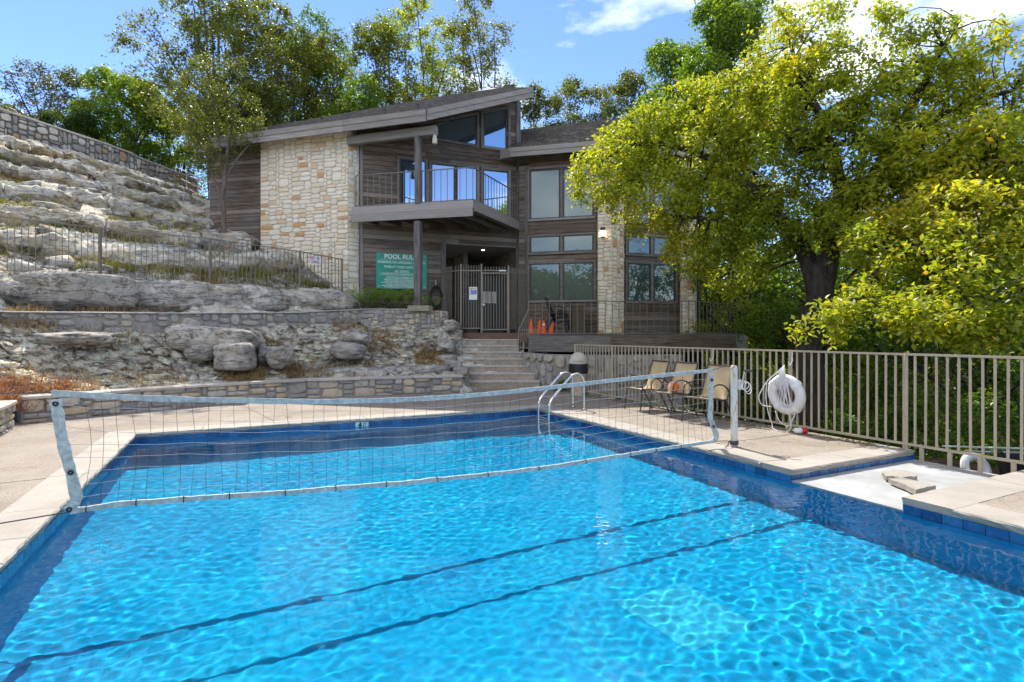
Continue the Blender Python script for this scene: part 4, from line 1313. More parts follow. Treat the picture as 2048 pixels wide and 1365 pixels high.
# upper wall behind the balcony and lower wall with the sign
GATE_A = 2.73; BAND_Z = 4.62
def w2_rows(z):
    if z > 9.75: return None
    lo = 0.0
    if z > w2_top(0): lo = (z - w2_top(0))/((w2_top(5)-w2_top(0))/5)
    if z < BAND_Z: return [(0, GATE_A - .06)]
    return [(max(0, lo), W2.L)]
siding(W2, w2_rows, 1.56, M_SIDING, house, .15)
mb = MB()
W2.poly(mb, [(0, BAND_Z), (W2.L, BAND_Z), (W2.L, w2_top(W2.L)), (0, w2_top(0))], -.25, -.004)
W2.poly(mb, [(0, 1.2), (GATE_A - .05, 1.2), (GATE_A - .05, BAND_Z), (0, BAND_Z)], -.25, -.005)
mb.build("wall_core", M_DARK, house)
mb = MB(); W2.board(mb, GATE_A - .06, 1.5, GATE_A + .10, BAND_Z + .05, -.05, .06); mb.build("corner_board", M_TRIMV, house)
mb = MB(); W2.board(mb, W2.L - .10, 1.5, W2.L + .06, 9.7, -.05, .065); mb.build("corner_board", M_TRIMV, house)
mb = MB(); W2.board(mb, .02, 1.7, .12, 7.9, .03, .05); mb.build("corner_board", M_TRIMV, house)
# windows of the upper wall
P = W2.px
def slope_quad(u0, u1, vb0, vb1, vt0, vt1):
    return [P(u0, vb0), P(u1, vb1), P(u1, vt1), P(u0, vt0)]
tri = [P(800, 265), P(855, 278), P(855, 252), P(804, 262)]
window(W2, [P(796, 268), P(859, 281.5), P(859, 246.5), P(800, 261)], [tri], M_GLASS_SKY, house, tw=.06)
window(W2, [P(862, 280.5), P(957, 296.5), P(957, 226), P(870, 244)], [[P(867, 277.5), P(952, 292), P(952, 231.5), P(874, 247.5)]], M_GLASS_SKY, house, tw=.07)
window(W2, [P(961, 297), P(1020, 305.5), P(1020, 213.5), P(961, 225)], [[P(966, 294), P(1012, 300.5), P(1012, 219.5), P(966, 229)]], M_GLASS_SKY, house, tw=.09)
ZB = 5.42
def down(u, v): return P(u, v)
def rect_w(u0, vt0, u1, vt1, zb, m, mul=(), mat=M_GLASS_SKY, **k):
    a0, z0 = P(u0, vt0); a1, z1 = P(u1, vt1)
    zt = (z0+z1)/2; cuts = [a0+m] + [P(x, vt0)[0] for x in mul] + [a1-m]
    panes = []
    for i in range(len(cuts)-1):
        l = cuts[i] + (.03 if i else 0); r_ = cuts[i+1] - (.03 if i < len(cuts)-2 else 0)
        panes.append([(l, zb+.07), (r_, zb+.07), (r_, zt-m), (l, zt-m)])
    return window(W2, [(a0, zb), (a1, zb), (a1, zt), (a0, zt)], panes, mat, house, **k)
rect_w(794, 311, 855, 322, ZB, .07, (), M_GLASS_SKY, tw=.07)
rect_w(858, 321, 957, 336, ZB, .07, (911,), M_GLASS_PALE, tw=.07, name="sliding_door")
rect_w(961, 334, 1020, 342, ZB, .08, (), M_GLASS_SKY, tw=.08)

# roof of the left wing
L2 = EAVE_L - EN*1.3
R2 = RT + Vector((-.347, .938))*4.2
def rv(p, dz=0.0): return Vector((p.x, p.y, roof_z(p.x, p.y) + dz))
mb = MB(); mb.slab([rv(EAVE_L, -.14), rv(C1, -.14), rv(RT, -.14), rv(R2, -.14), rv(L2, -.14)], (0, 0, .10))
roof = mb.build("roof", M_SOFFIT, house)
# shingle courses: thin strips climbing the slope, one joined part (too small to pick apart)
mb = MB(); d = 0.0; k = 0
def clip_row(d0):
    """ends of the line at distance d0 behind the eave inside the roof outline"""
    outline = [EAVE_L, C1, RT, R2, L2]
    hits = []
    for i in range(5):
        a, b = outline[i], outline[(i+1) % 5]
        fa, fb = (a-EQ).dot(-EN) - d0, (b-EQ).dot(-EN) - d0
        if (fa <= 0) != (fb <= 0):
            p = a + (b-a)*(fa/(fa-fb)); hits.append((p-EQ).dot(ED))
    return (min(hits), max(hits)) if len(hits) >= 2 else None
while d < 5.2:
    c0 = clip_row(max(.001, d)); c1_ = clip_row(d + .16)
    if c0 and c1_:
        x = c0[0]
        while x < c0[1]:
            e = min(c0[1], x + random.uniform(.22, .38))
            j = random.uniform(0, .012)
            a = EQ + ED*(x+.004) - EN*(d - .02 - j); b = EQ + ED*(e-.004) - EN*(d - .02 - j)
            c = EQ + ED*(e-.004) - EN*(d + .17); f = EQ + ED*(x+.004) - EN*(d + .17)
            vs = [rv(a, -.03), rv(b, -.03), rv(c, -.035), rv(f, -.035), rv(a, .005), rv(b, .005), rv(c, -.02), rv(f, -.02)]
            mb.add(vs, [(4, 5, 6, 7), (0, 1, 5, 4), (1, 2, 6, 5), (3, 0, 4, 7)])
            x = e
    d += .16
sh = mb.build("shingles", M_SHINGLE, roof); sh['kind'] = 'stuff'
def fascia(a, b, za, zb, h, name="fascia_board", mat=M_FASCIA, th=.05, lip=True):
    a = Vector((a.x, a.y, za)); b = Vector((b.x, b.y, zb))
    m = MB(); d_ = (b-a).normalized(); s = d_.cross(Vector((0, 0, 1))).normalized()
    m.slab([a, b, b + Vector((0, 0, h)), a + Vector((0, 0, h))], s*th)
    o = m.build(name, mat, house)
    if lip:
        m = MB(); m.slab([a + s*th + Vector((0, 0, h*.52)), b + s*th + Vector((0, 0, h*.52)), b + s*th + Vector((0, 0, h)), a + s*th + Vector((0, 0, h))], s*.025)
        m.build("trim_board", mat, o)
    return o
e1, e2 = EAVE_L, EQ + ED*.2
zz = Z_E - .36
fascia(e1, e2 - ED*.003, zz, zz, .34); fascia(e2 + ED*.003, C1, zz, zz, .34)
mid = C1 + RK*1.55
zr = lambda p: roof_z(p.x, p.y) - .34
fascia(C1 + RK*.003, mid, zr(C1), zr(mid), .33); fascia(mid + RK*.006, RT, zr(mid), zr(RT), .33)
fascia(RT + Vector((-.347, .938))*.003, R2, zr(RT), zr(R2), .33, lip=False)
# gable fill between the wall tops and the roof
mb = MB(); W2.poly(mb, [(0, w2_top(0) - .02), (W2.L, w2_top(W2.L) - .02), (W2.L, w2_top(W2.L) + .30), (0, w2_top(0) + .30)], -.22, -.006); mb.build("gable_fill", M_SIDING, house)
FS = Facade(tuple(SL), tuple(SC)); mb = MB(); FS.board(mb, -2.1, 7.7, FS.L + .2, 8.32, -.6, -.12); mb.build("gable_fill", M_SIDING, house)
m = MB(); a = SC + ED*.25 - EN*.06; b = C1 - ED*.05 - EN*.5; m.slab([(a.x, a.y, 7.72), (b.x, b.y, 7.72), (b.x - EN.x*1.2, b.y - EN.y*1.2, 8.30), (a.x - EN.x*1.2, a.y - EN.y*1.2, 8.30)], (0, 0, .03)); m.build("soffit", M_SIDING_R, house)
# roof vent caps
for sx, dd in ((-1.0, .55), (1.35, .45), (2.35, .7)):
    p = EQ + ED*sx - EN*dd; z_ = roof_z(p.x, p.y)
    m = MB(); m.lathe([(.035, -.05), (.035, .10), (.055, .105), (.055, .14), (.02, .15)], (p.x, p.y, z_), 10); m.build("vent_pipe", M_DARKFRAME, roof, smooth=False)
# eave beam, its post and the lower post
PB = Vector((-2.84, 16.7))
mb = MB(); a = PB - ED*2.45; b = PB + ED*.62
mb.beam((a.x, a.y, 7.57), (b.x, b.y, 7.57), .16, .26); mb.build("eave_beam", M_FASCIA, house)
mb = MB(); mb.box((PB.x, PB.y, 6.44), (.17, .17, 2.05), -.3); mb.build("post", M_TRIMV, house, bevel=.008)
mb = MB(); mb.box((PB.x, PB.y, 3.60), (.20, .20, 2.56), -.3); mb.build("post", M_TRIMV, house, bevel=.008)
mb = MB(); mb.box((PB.x + .06, PB.y, 2.24), (.66, .45, .17), -.1); mb.build("post_base", M_plain("post_concrete", (.30, .27, .20), .9, 0, .2), house, bevel=.01)
# flood light under the beam end
fl = PB + ED*.55
mb = MB(); mb.lathe([(.02, .16), (.055, .15), (.06, .02), (.075, 0), (.075, -.14), (.05, -.15)], (fl.x, fl.y, 7.32), 14); mb.build("flood_light", M_plain("aged_white_lamp", (.55, .50, .40), .5), house, smooth=False)

# balcony
B0, B1, B2 = Vector((-5.0, 17.22)), Vector((-1.138, 16.3)), Vector((.235, 19.36))
Bw = W2.pt(W2.L - .05, 0).to_2d(); Bl = W2.pt(.02, 0, .02).to_2d()
mb = MB(); mb.prism(ccw([(B0.x+.05, B0.y+.05), (B1.x-.03, B1.y+.06), (B2.x-.06, B2.y), (Bw.x, Bw.y-.05), (Bl.x+.1, Bl.y)]), 5.22, 5.38)
balc = mb.build("balcony", M_TRIM, house)
def rim(a, b, z0, z1, th=.06, nm="rim_board"):
    m = MB(); m.beam((a.x, a.y, (z0+z1)/2), (b.x, b.y, (z0+z1)/2), th, z1-z0); return m.build(nm, M_FASCIA, balc)
rim(B0, B1, 5.20, 5.43); rim(B0 + Vector((.01, -.01)), B1 + Vector((-.02, .01)), 4.96, 5.195)
rim(B1 + Vector((.03, .05)), B2 + Vector((.02, .0)), 5.12, 5.43)
for k in range(7):
    f = (k+.6)/7.4; a = B0 + (B1-B0)*f; dirv = (B2-B1).normalized()
    # joists run back to the wall
    den = W2.d.x*dirv.y - W2.d.y*dirv.x
    rel = Vector((a.x-W2.o.x, a.y-W2.o.y)); t_ = -(rel.x*-W2.n.x*-1 + rel.y*W2.n.y)/(dirv.x*W2.n.x + dirv.y*W2.n.y) if False else -((rel.x*W2.n.x + rel.y*W2.n.y))/(dirv.x*W2.n.x + dirv.y*W2.n.y)
    b = a + dirv*max(.2, t_ - .06)
    m = MB(); m.beam((a.x + dirv.x*.06, a.y + dirv.y*.06, 5.11), (b.x, b.y, 5.11), .05, .20); m.build("joist", M_SIDING, balc)
def railing(parent, pts, zf, h, step, mat, bar=.013, rail=.02, base=.07, post=None, zoff=None, mid_rails=(), r_list=None):
    """iron railing: rails + single balusters"""
    out = []
    for (a, b) in zip(pts[:-1], pts[1:]):
        a = Vector(a); b = Vector(b); L = (b-a).length
        for nm, z in (("top_rail", h), ("bottom_rail", base)):
            m = MB(); m.beam((a.x, a.y, zf + z), (b.x, b.y, zf + z), rail*2, rail*1.3 if nm == "top_rail" else rail*1.2); m.build(nm, mat, parent)
        n = max(1, int(round(L/step)))
        m = MB(); m.box((0, 0, 0), (bar, bar, h - base)); me = m.mesh("baluster", mat)
        ang = math.atan2((b-a).y, (b-a).x)
        for i in range(n+1):
            p = a + (b-a)*(i/n)
            if i == n and b is not Vector(pts[-1]) and (pts.index(tuple(b)) if tuple(b) in pts else 0) not in (len(pts)-1,): continue
            M = Matrix.Translation((p.x, p.y, zf + (h+base)/2 + random.uniform(-.002, .002))) @ Matrix.Rotation(ang, 4, 'Z')
            inst("baluster", me, parent, M)
mr = MB(); mr.box((B0.x+.1, B0.y-.0, 5.9), (.02, .02, 1.0)); rl = mr.build("railing", M_IRON, balc)
# sub-parts only: the balusters hang on the balcony itself
railing(balc, [(B0.x + .14, B0.y - .03), (B1.x - .02, B1.y + .02), (B2.x + .03, B2.y + .1)], 5.43, .98, .20, M_IRON, .017, .019, .03)

# ---------------- passage behind the gate
pz = 1.51
W2a = W2.pt(GATE_A, 0).to_2d(); W2b = W2.pt(W2.L, 0).to_2d(); back = Vector((-.338, .941))
mb = MB(); mb.prism(ccw([(-2.7, 17.7), (.5, 17.6), (.55, 19.2), (W2b.x + back.x*6, W2b.y + back.y*6), (W2a.x + back.x*6, W2a.y + back.y*6), (-2.6, 18.6)]), 1.2, pz); mb.build("passage_floor", M_REDFLOOR, house)
cl = [W2a - back*.02, W2b - back*.02, W2b + back*5.5, W2a + back*5.5]
mb = MB(); mb.prism(ccw([(p.x, p.y) for p in cl]), BAND_Z - .08, BAND_Z - .02); ce = mb.build("passage_ceiling", M_SOFFIT, house)
M_LAMP = G("warm_downlight"); em = M_LAMP.n('Emission', {'Color': (1, .93, .8, 1), 'Strength': 3.0}); M_LAMP.surf(em); M_LAMP = M_LAMP.m
for f, g_ in ((.62, .9), (.45, 2.0)):
    p = W2a + (W2b-W2a)*f + back*g_
    m = MB(); m.lathe([(.05, 0), (.05, -.012), (.03, -.014)], (p.x, p.y, BAND_Z - .081), 12); m.build("downlight", M_LAMP, ce)
PR = Facade(tuple(W2b + back*5.5), tuple(W2b))          # right side wall of the passage, seen from the left
FRt = Facade((W2b + back*5.4)[:], (W2b)[:])
def wallbox(a, b, z0, z1, th, nm, mat):
    m = MB(); m.beam((a.x, a.y, (z0+z1)/2), (b.x, b.y, (z0+z1)/2), th, z1-z0); return m.build(nm, mat, house)
wallbox(W2b + back*.05 + Vector((.06, 0)), W2b + back*5.5, pz, BAND_Z - .09, .12, "passage_wall", M_SIDING)
wallbox(W2a + back*.05, W2a + back*.6, pz, BAND_Z - .09, .12, "passage_wall", M_SIDING)
q0 = W2a + (W2b-W2a)*.20 + back*3.2; q1 = W2a + (W2b-W2a)*.98 + back*3.4
wallbox(q0 + back*.2, q1 + back*.2, pz, BAND_Z - .09, .12, "passage_wall", M_SIDING)
wl0 = W2a + (W2b-W2a)*.45 + back*1.6
wallbox(wl0, wl0 + back*1.6, pz, BAND_Z - .09, .16, "passage_wall", M_TRIM)
# grey double door with notice sheets inside the passage
M_GDOOR = M_plain("grey_green_door", (.075, .080, .072), .5)
M_PAPER = M_plain("notice_paper", (.78, .77, .68), .7, 0, .03)
d0 = W2a + (W2b-W2a)*.62 + back*1.2
for k in range(2):
    a = d0 + W2.d.to_2d()*(.46*k); b = a + W2.d.to_2d()*.44
    wallbox(a, b, pz, pz + 2.1, .05, "door_leaf", M_GDOOR)
for k in range(3):
    a = d0 + W2.d.to_2d()*(.05 + .19*k) - back*.04; b = a + W2.d.to_2d()*.165
    wallbox(a, b, 2.62, 3.05, .006, "notice_sheet", M_PAPER)
wallbox(d0 + W2.d.to_2d()*(-.55) - back*.02, d0 + W2.d.to_2d()*(-.15) - back*.02, pz, 2.75, .3, "mail_cabinet", M_GDOOR)

# ---------------- right wing
W3 = Facade((.25, 19.33), (2.92, 18.68))
PC = Vector((3.335, 18.3)); PLf = Vector((2.86, 18.42)); PRt = Vector((3.80, 18.72))
W4 = Facade((3.82, 18.92), (5.95, 19.51))
def rows_r(F, top): return lambda z: None if z > top else [(0, F.L)]
siding(W3, rows_r(W3, 7.35), 1.5, M_SIDING, house, .15)
siding(W4, rows_r(W4, 7.35), 1.5, M_SIDING, house, .15)
mb = MB(); mb.prism(ccw([(.25, 19.36), (2.92, 18.71), (3.82, 18.95), (5.95, 19.54), (6.6, 19.4), (7.2, 24), (.5, 25)]), 1.3, 7.45); mb.build("wall_core", M_DARK, house)
mb = MB(); W3.board(mb, .22, 1.5, .34, 7.3, .03, .055); mb.build("corner_board", M_TRIMV, house)
mb = MB(); W3.board(mb, .36, 7.12, 2.62, 7.42, .035, .05); mb.build("frieze_board", M_SIDING_R, house)
stone_wall("", "", "", [tuple(PLf), tuple(PC)], 1.3, lambda s: 7.6, ST_HOUSE, (.16, .4), (.09, .18), .3, .05, 43, mortar=M_MORTAR_L, parent=house, limit=150, gap=.016, proud=.03)
stone_wall("", "", "", [tuple(PC), tuple(PRt)], 1.3, lambda s: 7.6, ST_HOUSE, (.16, .4), (.09, .18), .3, .05, 44, mortar=M_MORTAR_L, parent=house, limit=150, gap=.016, proud=.03)
PD, PE = Vector((5.87, 19.22)), Vector((6.40, 19.1))
stone_wall("", "", "", [tuple(PD), tuple(PE)], 1.3, lambda s: 7.6, ST_HOUSE, (.16, .4), (.09, .18), .3, .05, 45, mortar=M_MORTAR_L, parent=house, limit=150, gap=.016, proud=.03)
m = MB(); m.tube([(6.47, 19.08, 1.5), (6.47, 19.08, 7.4)], .045, 8); m.build("downspout", M_DARKFRAME, house)
def win_rows(F, u0, u1, mul, bands, vt, mat):
    """bands: (v top, v bottom) measured at u0"""
    for (vt_, vb_) in bands:
        a0, zt = F.px(u0, vt_); _, zb = F.px(u0, vb_); a1 = F.px(u1, vt_)[0]; am = F.px(mul, vt_)[0]
        window(F, [(a0, zb), (a1, zb), (a1, zt), (a0, zt)],
               [[(a0+.09, zb+.07), (am-.06, zb+.07), (am-.06, zt-.07), (a0+.09, zt-.07)], [(am+.06, zb+.07), (a1-.09, zb+.07), (a1-.09, zt-.07), (am+.06, zt-.07)]], mat, house, tw=.07)
        m = MB(); F.board(m, am-.045, zb+.05, am+.045, zt-.05, .03, .075); m.build("mullion", M_TRIM, house)
win_rows(W3, 1056, 1192, 1123.5, [(337, 444), (471, 511), (525, 606)], 0, M_GLASS_TEAL)
win_rows(W4, 1249.5, 1353, 1302.5, [(330, 446), (468, 512), (523, 607)], 0, M_GLASS_TEAL)
# wall lamp on the stone pillar
fp = Facade(tuple(PLf), tuple(PC))
a_l, z_l = fp.px(1206, 467)
m = MB(); c_ = fp.pt(a_l, z_l, .12); m.lathe([(.03, -.17), (.07, -.16), (.075, .10), (.085, .105), (.085, .17), (.03, .18)], c_, 14)
m.beam(fp.pt(a_l, z_l + .06, .02), c_ + Vector((0, 0, .06)), .05, .05)
lampo = m.build("wall_lamp", M_DARKFRAME, house)
M_GLOW = G("lit_lamp_glass"); em = M_GLOW.n('Emission', {'Color': (1, .86, .6, 1), 'Strength': 2.2}); M_GLOW.surf(em); M_GLOW = M_GLOW.m
m = MB(); m.lathe([(.05, -.13), (.079, -.12), (.079, .06), (.05, .07)], c_, 14); m.build("lamp_glass", M_GLOW, lampo)

# right roof
E_pts = [Vector((-.08, 18.74)), Vector((3.3, 17.93)), Vector((7.6, 19.1)), Vector((10.5, 22.5))]
Rg = [Vector((.25, 22.6)), Vector((4.6, 21.2)), Vector((6.6, 22.0)), Vector((7.5, 23.4))]
ZE2, ZR2 = 7.80, 9.86
roof2 = None
mbs = MB()
for i in range(3):
    a, b, c, d_ = E_pts[i], E_pts[i+1], Rg[i+1], Rg[i]
    mbs.slab([Vector((a.x, a.y, ZE2-.1)), Vector((b.x, b.y, ZE2-.1)), Vector((c.x, c.y, ZR2-.1)), Vector((d_.x, d_.y, ZR2-.1))], (0, 0, .06))
roof2 = mbs.build("roof", M_SOFFIT, house)
mb = MB()
for i in range(3):
    a, b, c, d_ = E_pts[i], E_pts[i+1], Rg[i+1], Rg[i]
    nrow = 26
    for k in range(nrow):
        f0, f1 = k/nrow - .006, (k+1.15)/nrow
        l0, r0 = a.lerp(d_, f0), b.lerp(c, f0); l1, r1 = a.lerp(d_, min(1, f1)), b.lerp(c, min(1, f1))
        z0, z1 = ZE2 + (ZR2-ZE2)*f0, ZE2 + (ZR2-ZE2)*min(1, f1)
        L = (r0-l0).length; x = 0.0
        while x < L:
            e = min(L, x + random.uniform(.2, .36)); g0, g1 = (x+.004)/L, (e-.004)/L
            j = random.uniform(0, .01)
            pa, pb, pc, pd = l0.lerp(r0, g0), l0.lerp(r0, g1), l1.lerp(r1, g1), l1.lerp(r1, g0)
            mb.add([(pa.x, pa.y, z0-.03), (pb.x, pb.y, z0-.03), (pa.x, pa.y, z0+.008+j), (pb.x, pb.y, z0+.008+j), (pc.x, pc.y, z1-.025), (pd.x, pd.y, z1-.025)], [(0, 1, 3, 2), (2, 3, 4, 5)])
            x = e
sh = mb.build("shingles", M_SHINGLE, roof2); sh['kind'] = 'stuff'
fascia(E_pts[0], E_pts[1], ZE2-.32, ZE2-.32, .30); fascia(E_pts[1] + Vector((.003, 0)), E_pts[2], ZE2-.32, ZE2-.32, .30)
eb = Vector((-.38, 18.95)); fascia(eb, E_pts[0] - Vector((.004, 0)), ZE2-.32, ZE2-.32, .30, lip=False)

for (a, b) in ((W3.pt(0, 0), W3.pt(W3.L, 0)), (W4.pt(0, 0), W4.pt(W4.L + .8, 0)), (Vector((2.9, 18.75, 0)), Vector((3.9, 18.9, 0)))):
    d_ = (b-a).normalized(); n_ = Vector((-d_.y, d_.x, 0))*.12
    m = MB(); m.beam((a.x+n_.x, a.y+n_.y, 7.68), (b.x+n_.x, b.y+n_.y, 7.68), .16, .62); m.build("wall_plate", M_SIDING, house)
# ---------------- wooden deck with its railing
mb = MB(); dk = [(.5, 16.85), (6.75, 16.85), (8.0, 18.9), (7.2, 20.5), (6.2, 19.4), (5.9, 19.45), (3.8, 18.9), (3.3, 18.4), (2.9, 18.6), (.4, 19.2)]
mb.prism(ccw(dk), 1.36, 1.47)
wdeck = mb.build("wood_deck", M_TRIM, house)
for k in range(2):
    xa, xb = (.5, 3.0) if k == 0 else (3.006, 6.78)
    m = MB(); m.beam((xa, 16.82, 1.17), (xb, 16.82, 1.17), .07, .48); m.build("deck_beam", M_SIDING if k else M_TRIM, wdeck)
m = MB(); m.beam((6.8, 16.86, 1.17), (8.03, 18.9, 1.17), .07, .48); m.build("deck_beam", M_TRIM, wdeck)
for x in (1.0, 3.2, 5.2, 6.6):
    m = MB(); m.box((x, 17.1, 0.0), (.18, .18, 2.7)); m.build("deck_post", M_SIDING, wdeck)
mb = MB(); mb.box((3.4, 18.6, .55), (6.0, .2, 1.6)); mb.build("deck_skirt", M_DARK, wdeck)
railing(wdeck, [(.5, 16.8), (5.6, 16.8), (7.9, 18.85)], 1.47, 1.0, .215, M_IRON, .019, .020, .02)
# ================================================================== FENCES AND GATE
def fence(name, label, pts, mat, step, bar=.013, rail=.02, post_at=None, post_w=.03, top=None, base=None, low=None, posts_low=0.0, cat="fence"):
    """pts: list of (x, y, z_base, z_top); posts at the indices in post_at"""
    mid = pts[len(pts)//2]
    w = thing(name, label, cat, (mid[0], mid[1], mid[2]))
    m = MB(); m.box((0, 0, 0), (bar*2, bar*2, 1.0)); me = m.mesh("baluster", mat)
    d = 0.0
    for (a, b) in zip(pts[:-1], pts[1:]):
        A0, A1 = Vector((a[0], a[1], a[2])), Vector((a[0], a[1], a[3])); B0, B1 = Vector((b[0], b[1], b[2])), Vector((b[0], b[1], b[3]))
        L = (B0-A0).to_2d().length
        m = MB(); m.beam(A1, B1, rail*2.1, rail*1.5); m.build("top_rail", mat, w)
        m = MB(); m.beam(A0, B0, rail*2, rail*1.5); m.build("bottom_rail", mat, w)
        n = max(1, int(round(L/step)))
        ang = math.atan2(B0.y-A0.y, B0.x-A0.x)
        for i in range(1, n):
            f = i/n; lo = A0.lerp(B0, f); hi = A1.lerp(B1, f)
            M = Matrix.Translation((lo+hi)/2 + Vector((random.uniform(-.003, .003), 0, 0))) @ Matrix.Rotation(ang, 4, 'Z') @ Matrix.Rotation(random.uniform(-.004, .004), 4, 'Y') @ Matrix.Diagonal((1, 1, (hi-lo).z, 1))
            inst("baluster", me, w, M)
    for i in (post_at if post_at is not None else range(len(pts))):
        p = pts[i]
        m = MB(); m.box((p[0], p[1], (p[2]+p[3])/2 - posts_low/2), (post_w*2, post_w*2, p[3]-p[2]+.03+posts_low)); m.build("post", mat, w)
    return w
def fl_(s0, t0): return PL(s0, t0)
# hillside fence; extra point with a post at each span
fp_ = [(-13.0, 9.2, 2.86, 4.02), (-11.14, 12.0, 2.86, 4.02), (-9.86, 13.2, 2.85, 4.01), (-7.99, 14.6, 2.76, 3.99), (-6.23, 16.2, 2.82, 3.90), (-5.29, 17.15, 2.85, 3.79)]
hf = fence("hillside_fence", "dark iron picket fence along the boulders on the rocky hillside", fp_, M_IRON, .115, .008, .015, [0, 2, 3, 4, 5], .028, posts_low=.2)
# pool fence
def fpt(t, zb=.085, zt=1.205): p = PL(FENCE_S, t); return (p.x, p.y, zb, zt)
pf = fence("pool_fence", "beige painted iron fence along the right side of the pool deck", [fpt(t) for t in (-1.9, -.39, 1.16, 2.53, 4.07, 5.68, 7.4, 9.4)], M_BEIGE, .118, .0105, .018, [0, 1, 2, 3, 4, 5, 7], .021, posts_low=.08)
# lower guard rail across the spill notch
a, b = PL(FENCE_S, NT0 + .15), PL(FENCE_S, NT1 + .55)
m = MB(); m.beam((a.x, a.y, -.12), (b.x, b.y, -.12), .03, .026); m.build("guard_rail", M_BEIGE, pf)
for k in range(6):
    p = a.lerp(b, (k + .02)/5.1); m = MB(); m.box((p.x, p.y, -.02), (.036, .036, .20), POOL_ROT); m.build("guard_post", M_BEIGE, pf)
# hooks on the fence
for t in (2.53, 4.07):
    p = PL(FENCE_S - .035, t + .06)
    m = MB(); m.tube([p + Vector((0, 0, 1.2)), p + Vector((0, 0, 1.05)), p + Vector((-.02, .01, 1.0)), p + Vector((-.06, -.02, .99)), p + Vector((-.07, -.03, 1.04))], .007, 6); m.build("hook", M_WHITE, pf)

# entry gate and its side panels
gp = [(-2.36, 18.62), (-1.93, 18.0), (-1.655, 17.88), (-.99, 17.88)]
gq = [(-.114, 17.95), (.18, 18.45), (.50, 19.15)]
def picket_panel(w, pts, zb, zt, ztip, step, mat, posts=()):
    m = MB(); m.box((0, 0, 0), (.018, .018, 1.0)); me = m.mesh("picket", mat)
    for (a, b) in zip(pts[:-1], pts[1:]):
        A, B = Vector((*a, 0)), Vector((*b, 0)); L = (B-A).length
        for nm, z in (("top_rail", zt), ("bottom_rail", zb)):
            m = MB(); m.beam((A.x, A.y, z), (B.x, B.y, z), .03, .035); m.build(nm, mat, w)
        n = max(2, int(round(L/step))); ang = math.atan2((B-A).y, (B-A).x)
        for i in range(1, n):
            p = A.lerp(B, i/n)
            inst("picket", me, w, Matrix.Translation((p.x, p.y, (zb+ztip)/2)) @ Matrix.Rotation(ang, 4, 'Z') @ Matrix.Diagonal((1, 1, ztip-zb, 1)))
    for p in posts:
        m = MB(); m.box((p[0], p[1], (1.5+ztip)/2 + .02), (.05, .05, ztip-1.5+.05)); m.build("post", mat, w)
M_GATE = M_plain("olive_bronze_iron", (.21, .185, .14), .45, .05, .1)
gl = thing("picket_fence", "curved tall picket panel left of the entry gate with the small sign", "fence panel", (-1.6, 17.9, 1.51))
picket_panel(gl, gp, 1.66, 3.53, 3.70, .088, M_GATE, [gp[2], gp[3]])
gr_ = thing("picket_fence", "narrow tall picket panel between the entry gate and the wood wall", "fence panel", (.1, 18.4, 1.51))
picket_panel(gr_, gq, 1.66, 3.50, 3.66, .088, M_GATE, [gq[0]])
gt = thing("entry_gate", "tall picket gate leaf with round knob at the top of the steps", "gate", (-.55, 17.9, 1.51))
picket_panel(gt, [(-.955, 17.885), (-.145, 17.945)], 1.62, 3.45, 3.66, .088, M_GATE)
m = MB(); m.beam((-.955, 17.885, 3.54), (-.145, 17.945, 3.54), .03, .03); m.build("top_rail", M_GATE, gt)
for p in ((-.955, 17.885), (-.15, 17.945)):
    m = MB(); m.box((p[0], p[1], 2.54), (.035, .035, 1.9)); m.build("stile", M_GATE, gt)
m = MB(); m.lathe([(.012, 0), (.012, .04), (.035, .05), (.035, .075), (.015, .085)], (-.915, 17.86, 2.42), 12, Matrix.Rotation(R(90), 3, 'X')); m.build("knob", M_WHITE, gt)
m = MB(); m.beam((-.42, 17.90, 3.53), (-.20, 17.92, 3.53), .05, .04); m.build("closer", M_WHITE, gt)
# stair hand rail and the small guard panel at the deck corner
hr = thing("stair_rail", "small iron stair rail with a short guard panel at the deck corner", "railing", (.45, 16.7, 1.47))
m = MB(); m.tube([(.50, 16.78, 2.46), (.50, 16.78, 2.20), (.20, 16.35, 1.60), (.20, 16.35, 1.02)], .018, 8); m.build("hand_rail", M_GATE, hr)
ga, gb = Vector((.20, 16.33, 0)), Vector((.80, 16.33, 0))
for z in (1.60, 1.06):
    m = MB(); m.beam((ga.x, ga.y, z), (gb.x, gb.y, z), .022, .025); m.build("rail", M_GATE, hr)
m = MB(); m.box((0, 0, 0), (.014, .014, .54)); me = m.mesh("baluster", M_GATE)
for i in range(11):
    p = ga.lerp(gb, i/10); inst("baluster", me, hr, Matrix.Translation((p.x, p.y, 1.33)))
for i in range(1, 5):
    f = i/5; x, y, z = .20 + .3*f, 16.35 + .43*f, 1.60 + .6*f
    m = MB(); m.box((x, y, (1.45+z)/2), (.014, .014, z-1.45)); m.build("baluster", M_GATE, hr)
m = MB(); m.box((.5, 16.33, .98), (.03, .03, .2)); m.build("rail_foot", M_GATE, hr)

# handrail by the far hill stairs
fr = thing("hill_rail", "pale metal stair handrail beyond the hill wall near the trees", "handrail", (-15.2, 27.0, 8.6))
pa_ = [PX(352, 335, 27.5), PX(420, 365, 25.5)]
lo_ = [p - Vector((0, 0, .95)) for p in pa_]
M_GALV = M_plain("galvanised_rail", (.45, .43, .38), .5, .2, .08)
for q in (pa_, lo_, [p.lerp(l, .5) for p, l in zip(pa_, lo_)]):
    m = MB(); m.tube(q, .022, 6); m.build("rail", M_GALV, fr)
for f in (0, .33, .66, 1):
    p = pa_[0].lerp(pa_[1], f); l = lo_[0].lerp(lo_[1], f)
    m = MB(); m.tube([p, l - Vector((0, 0, .5))], .022, 6); m.build("rail_post", M_GALV, fr)

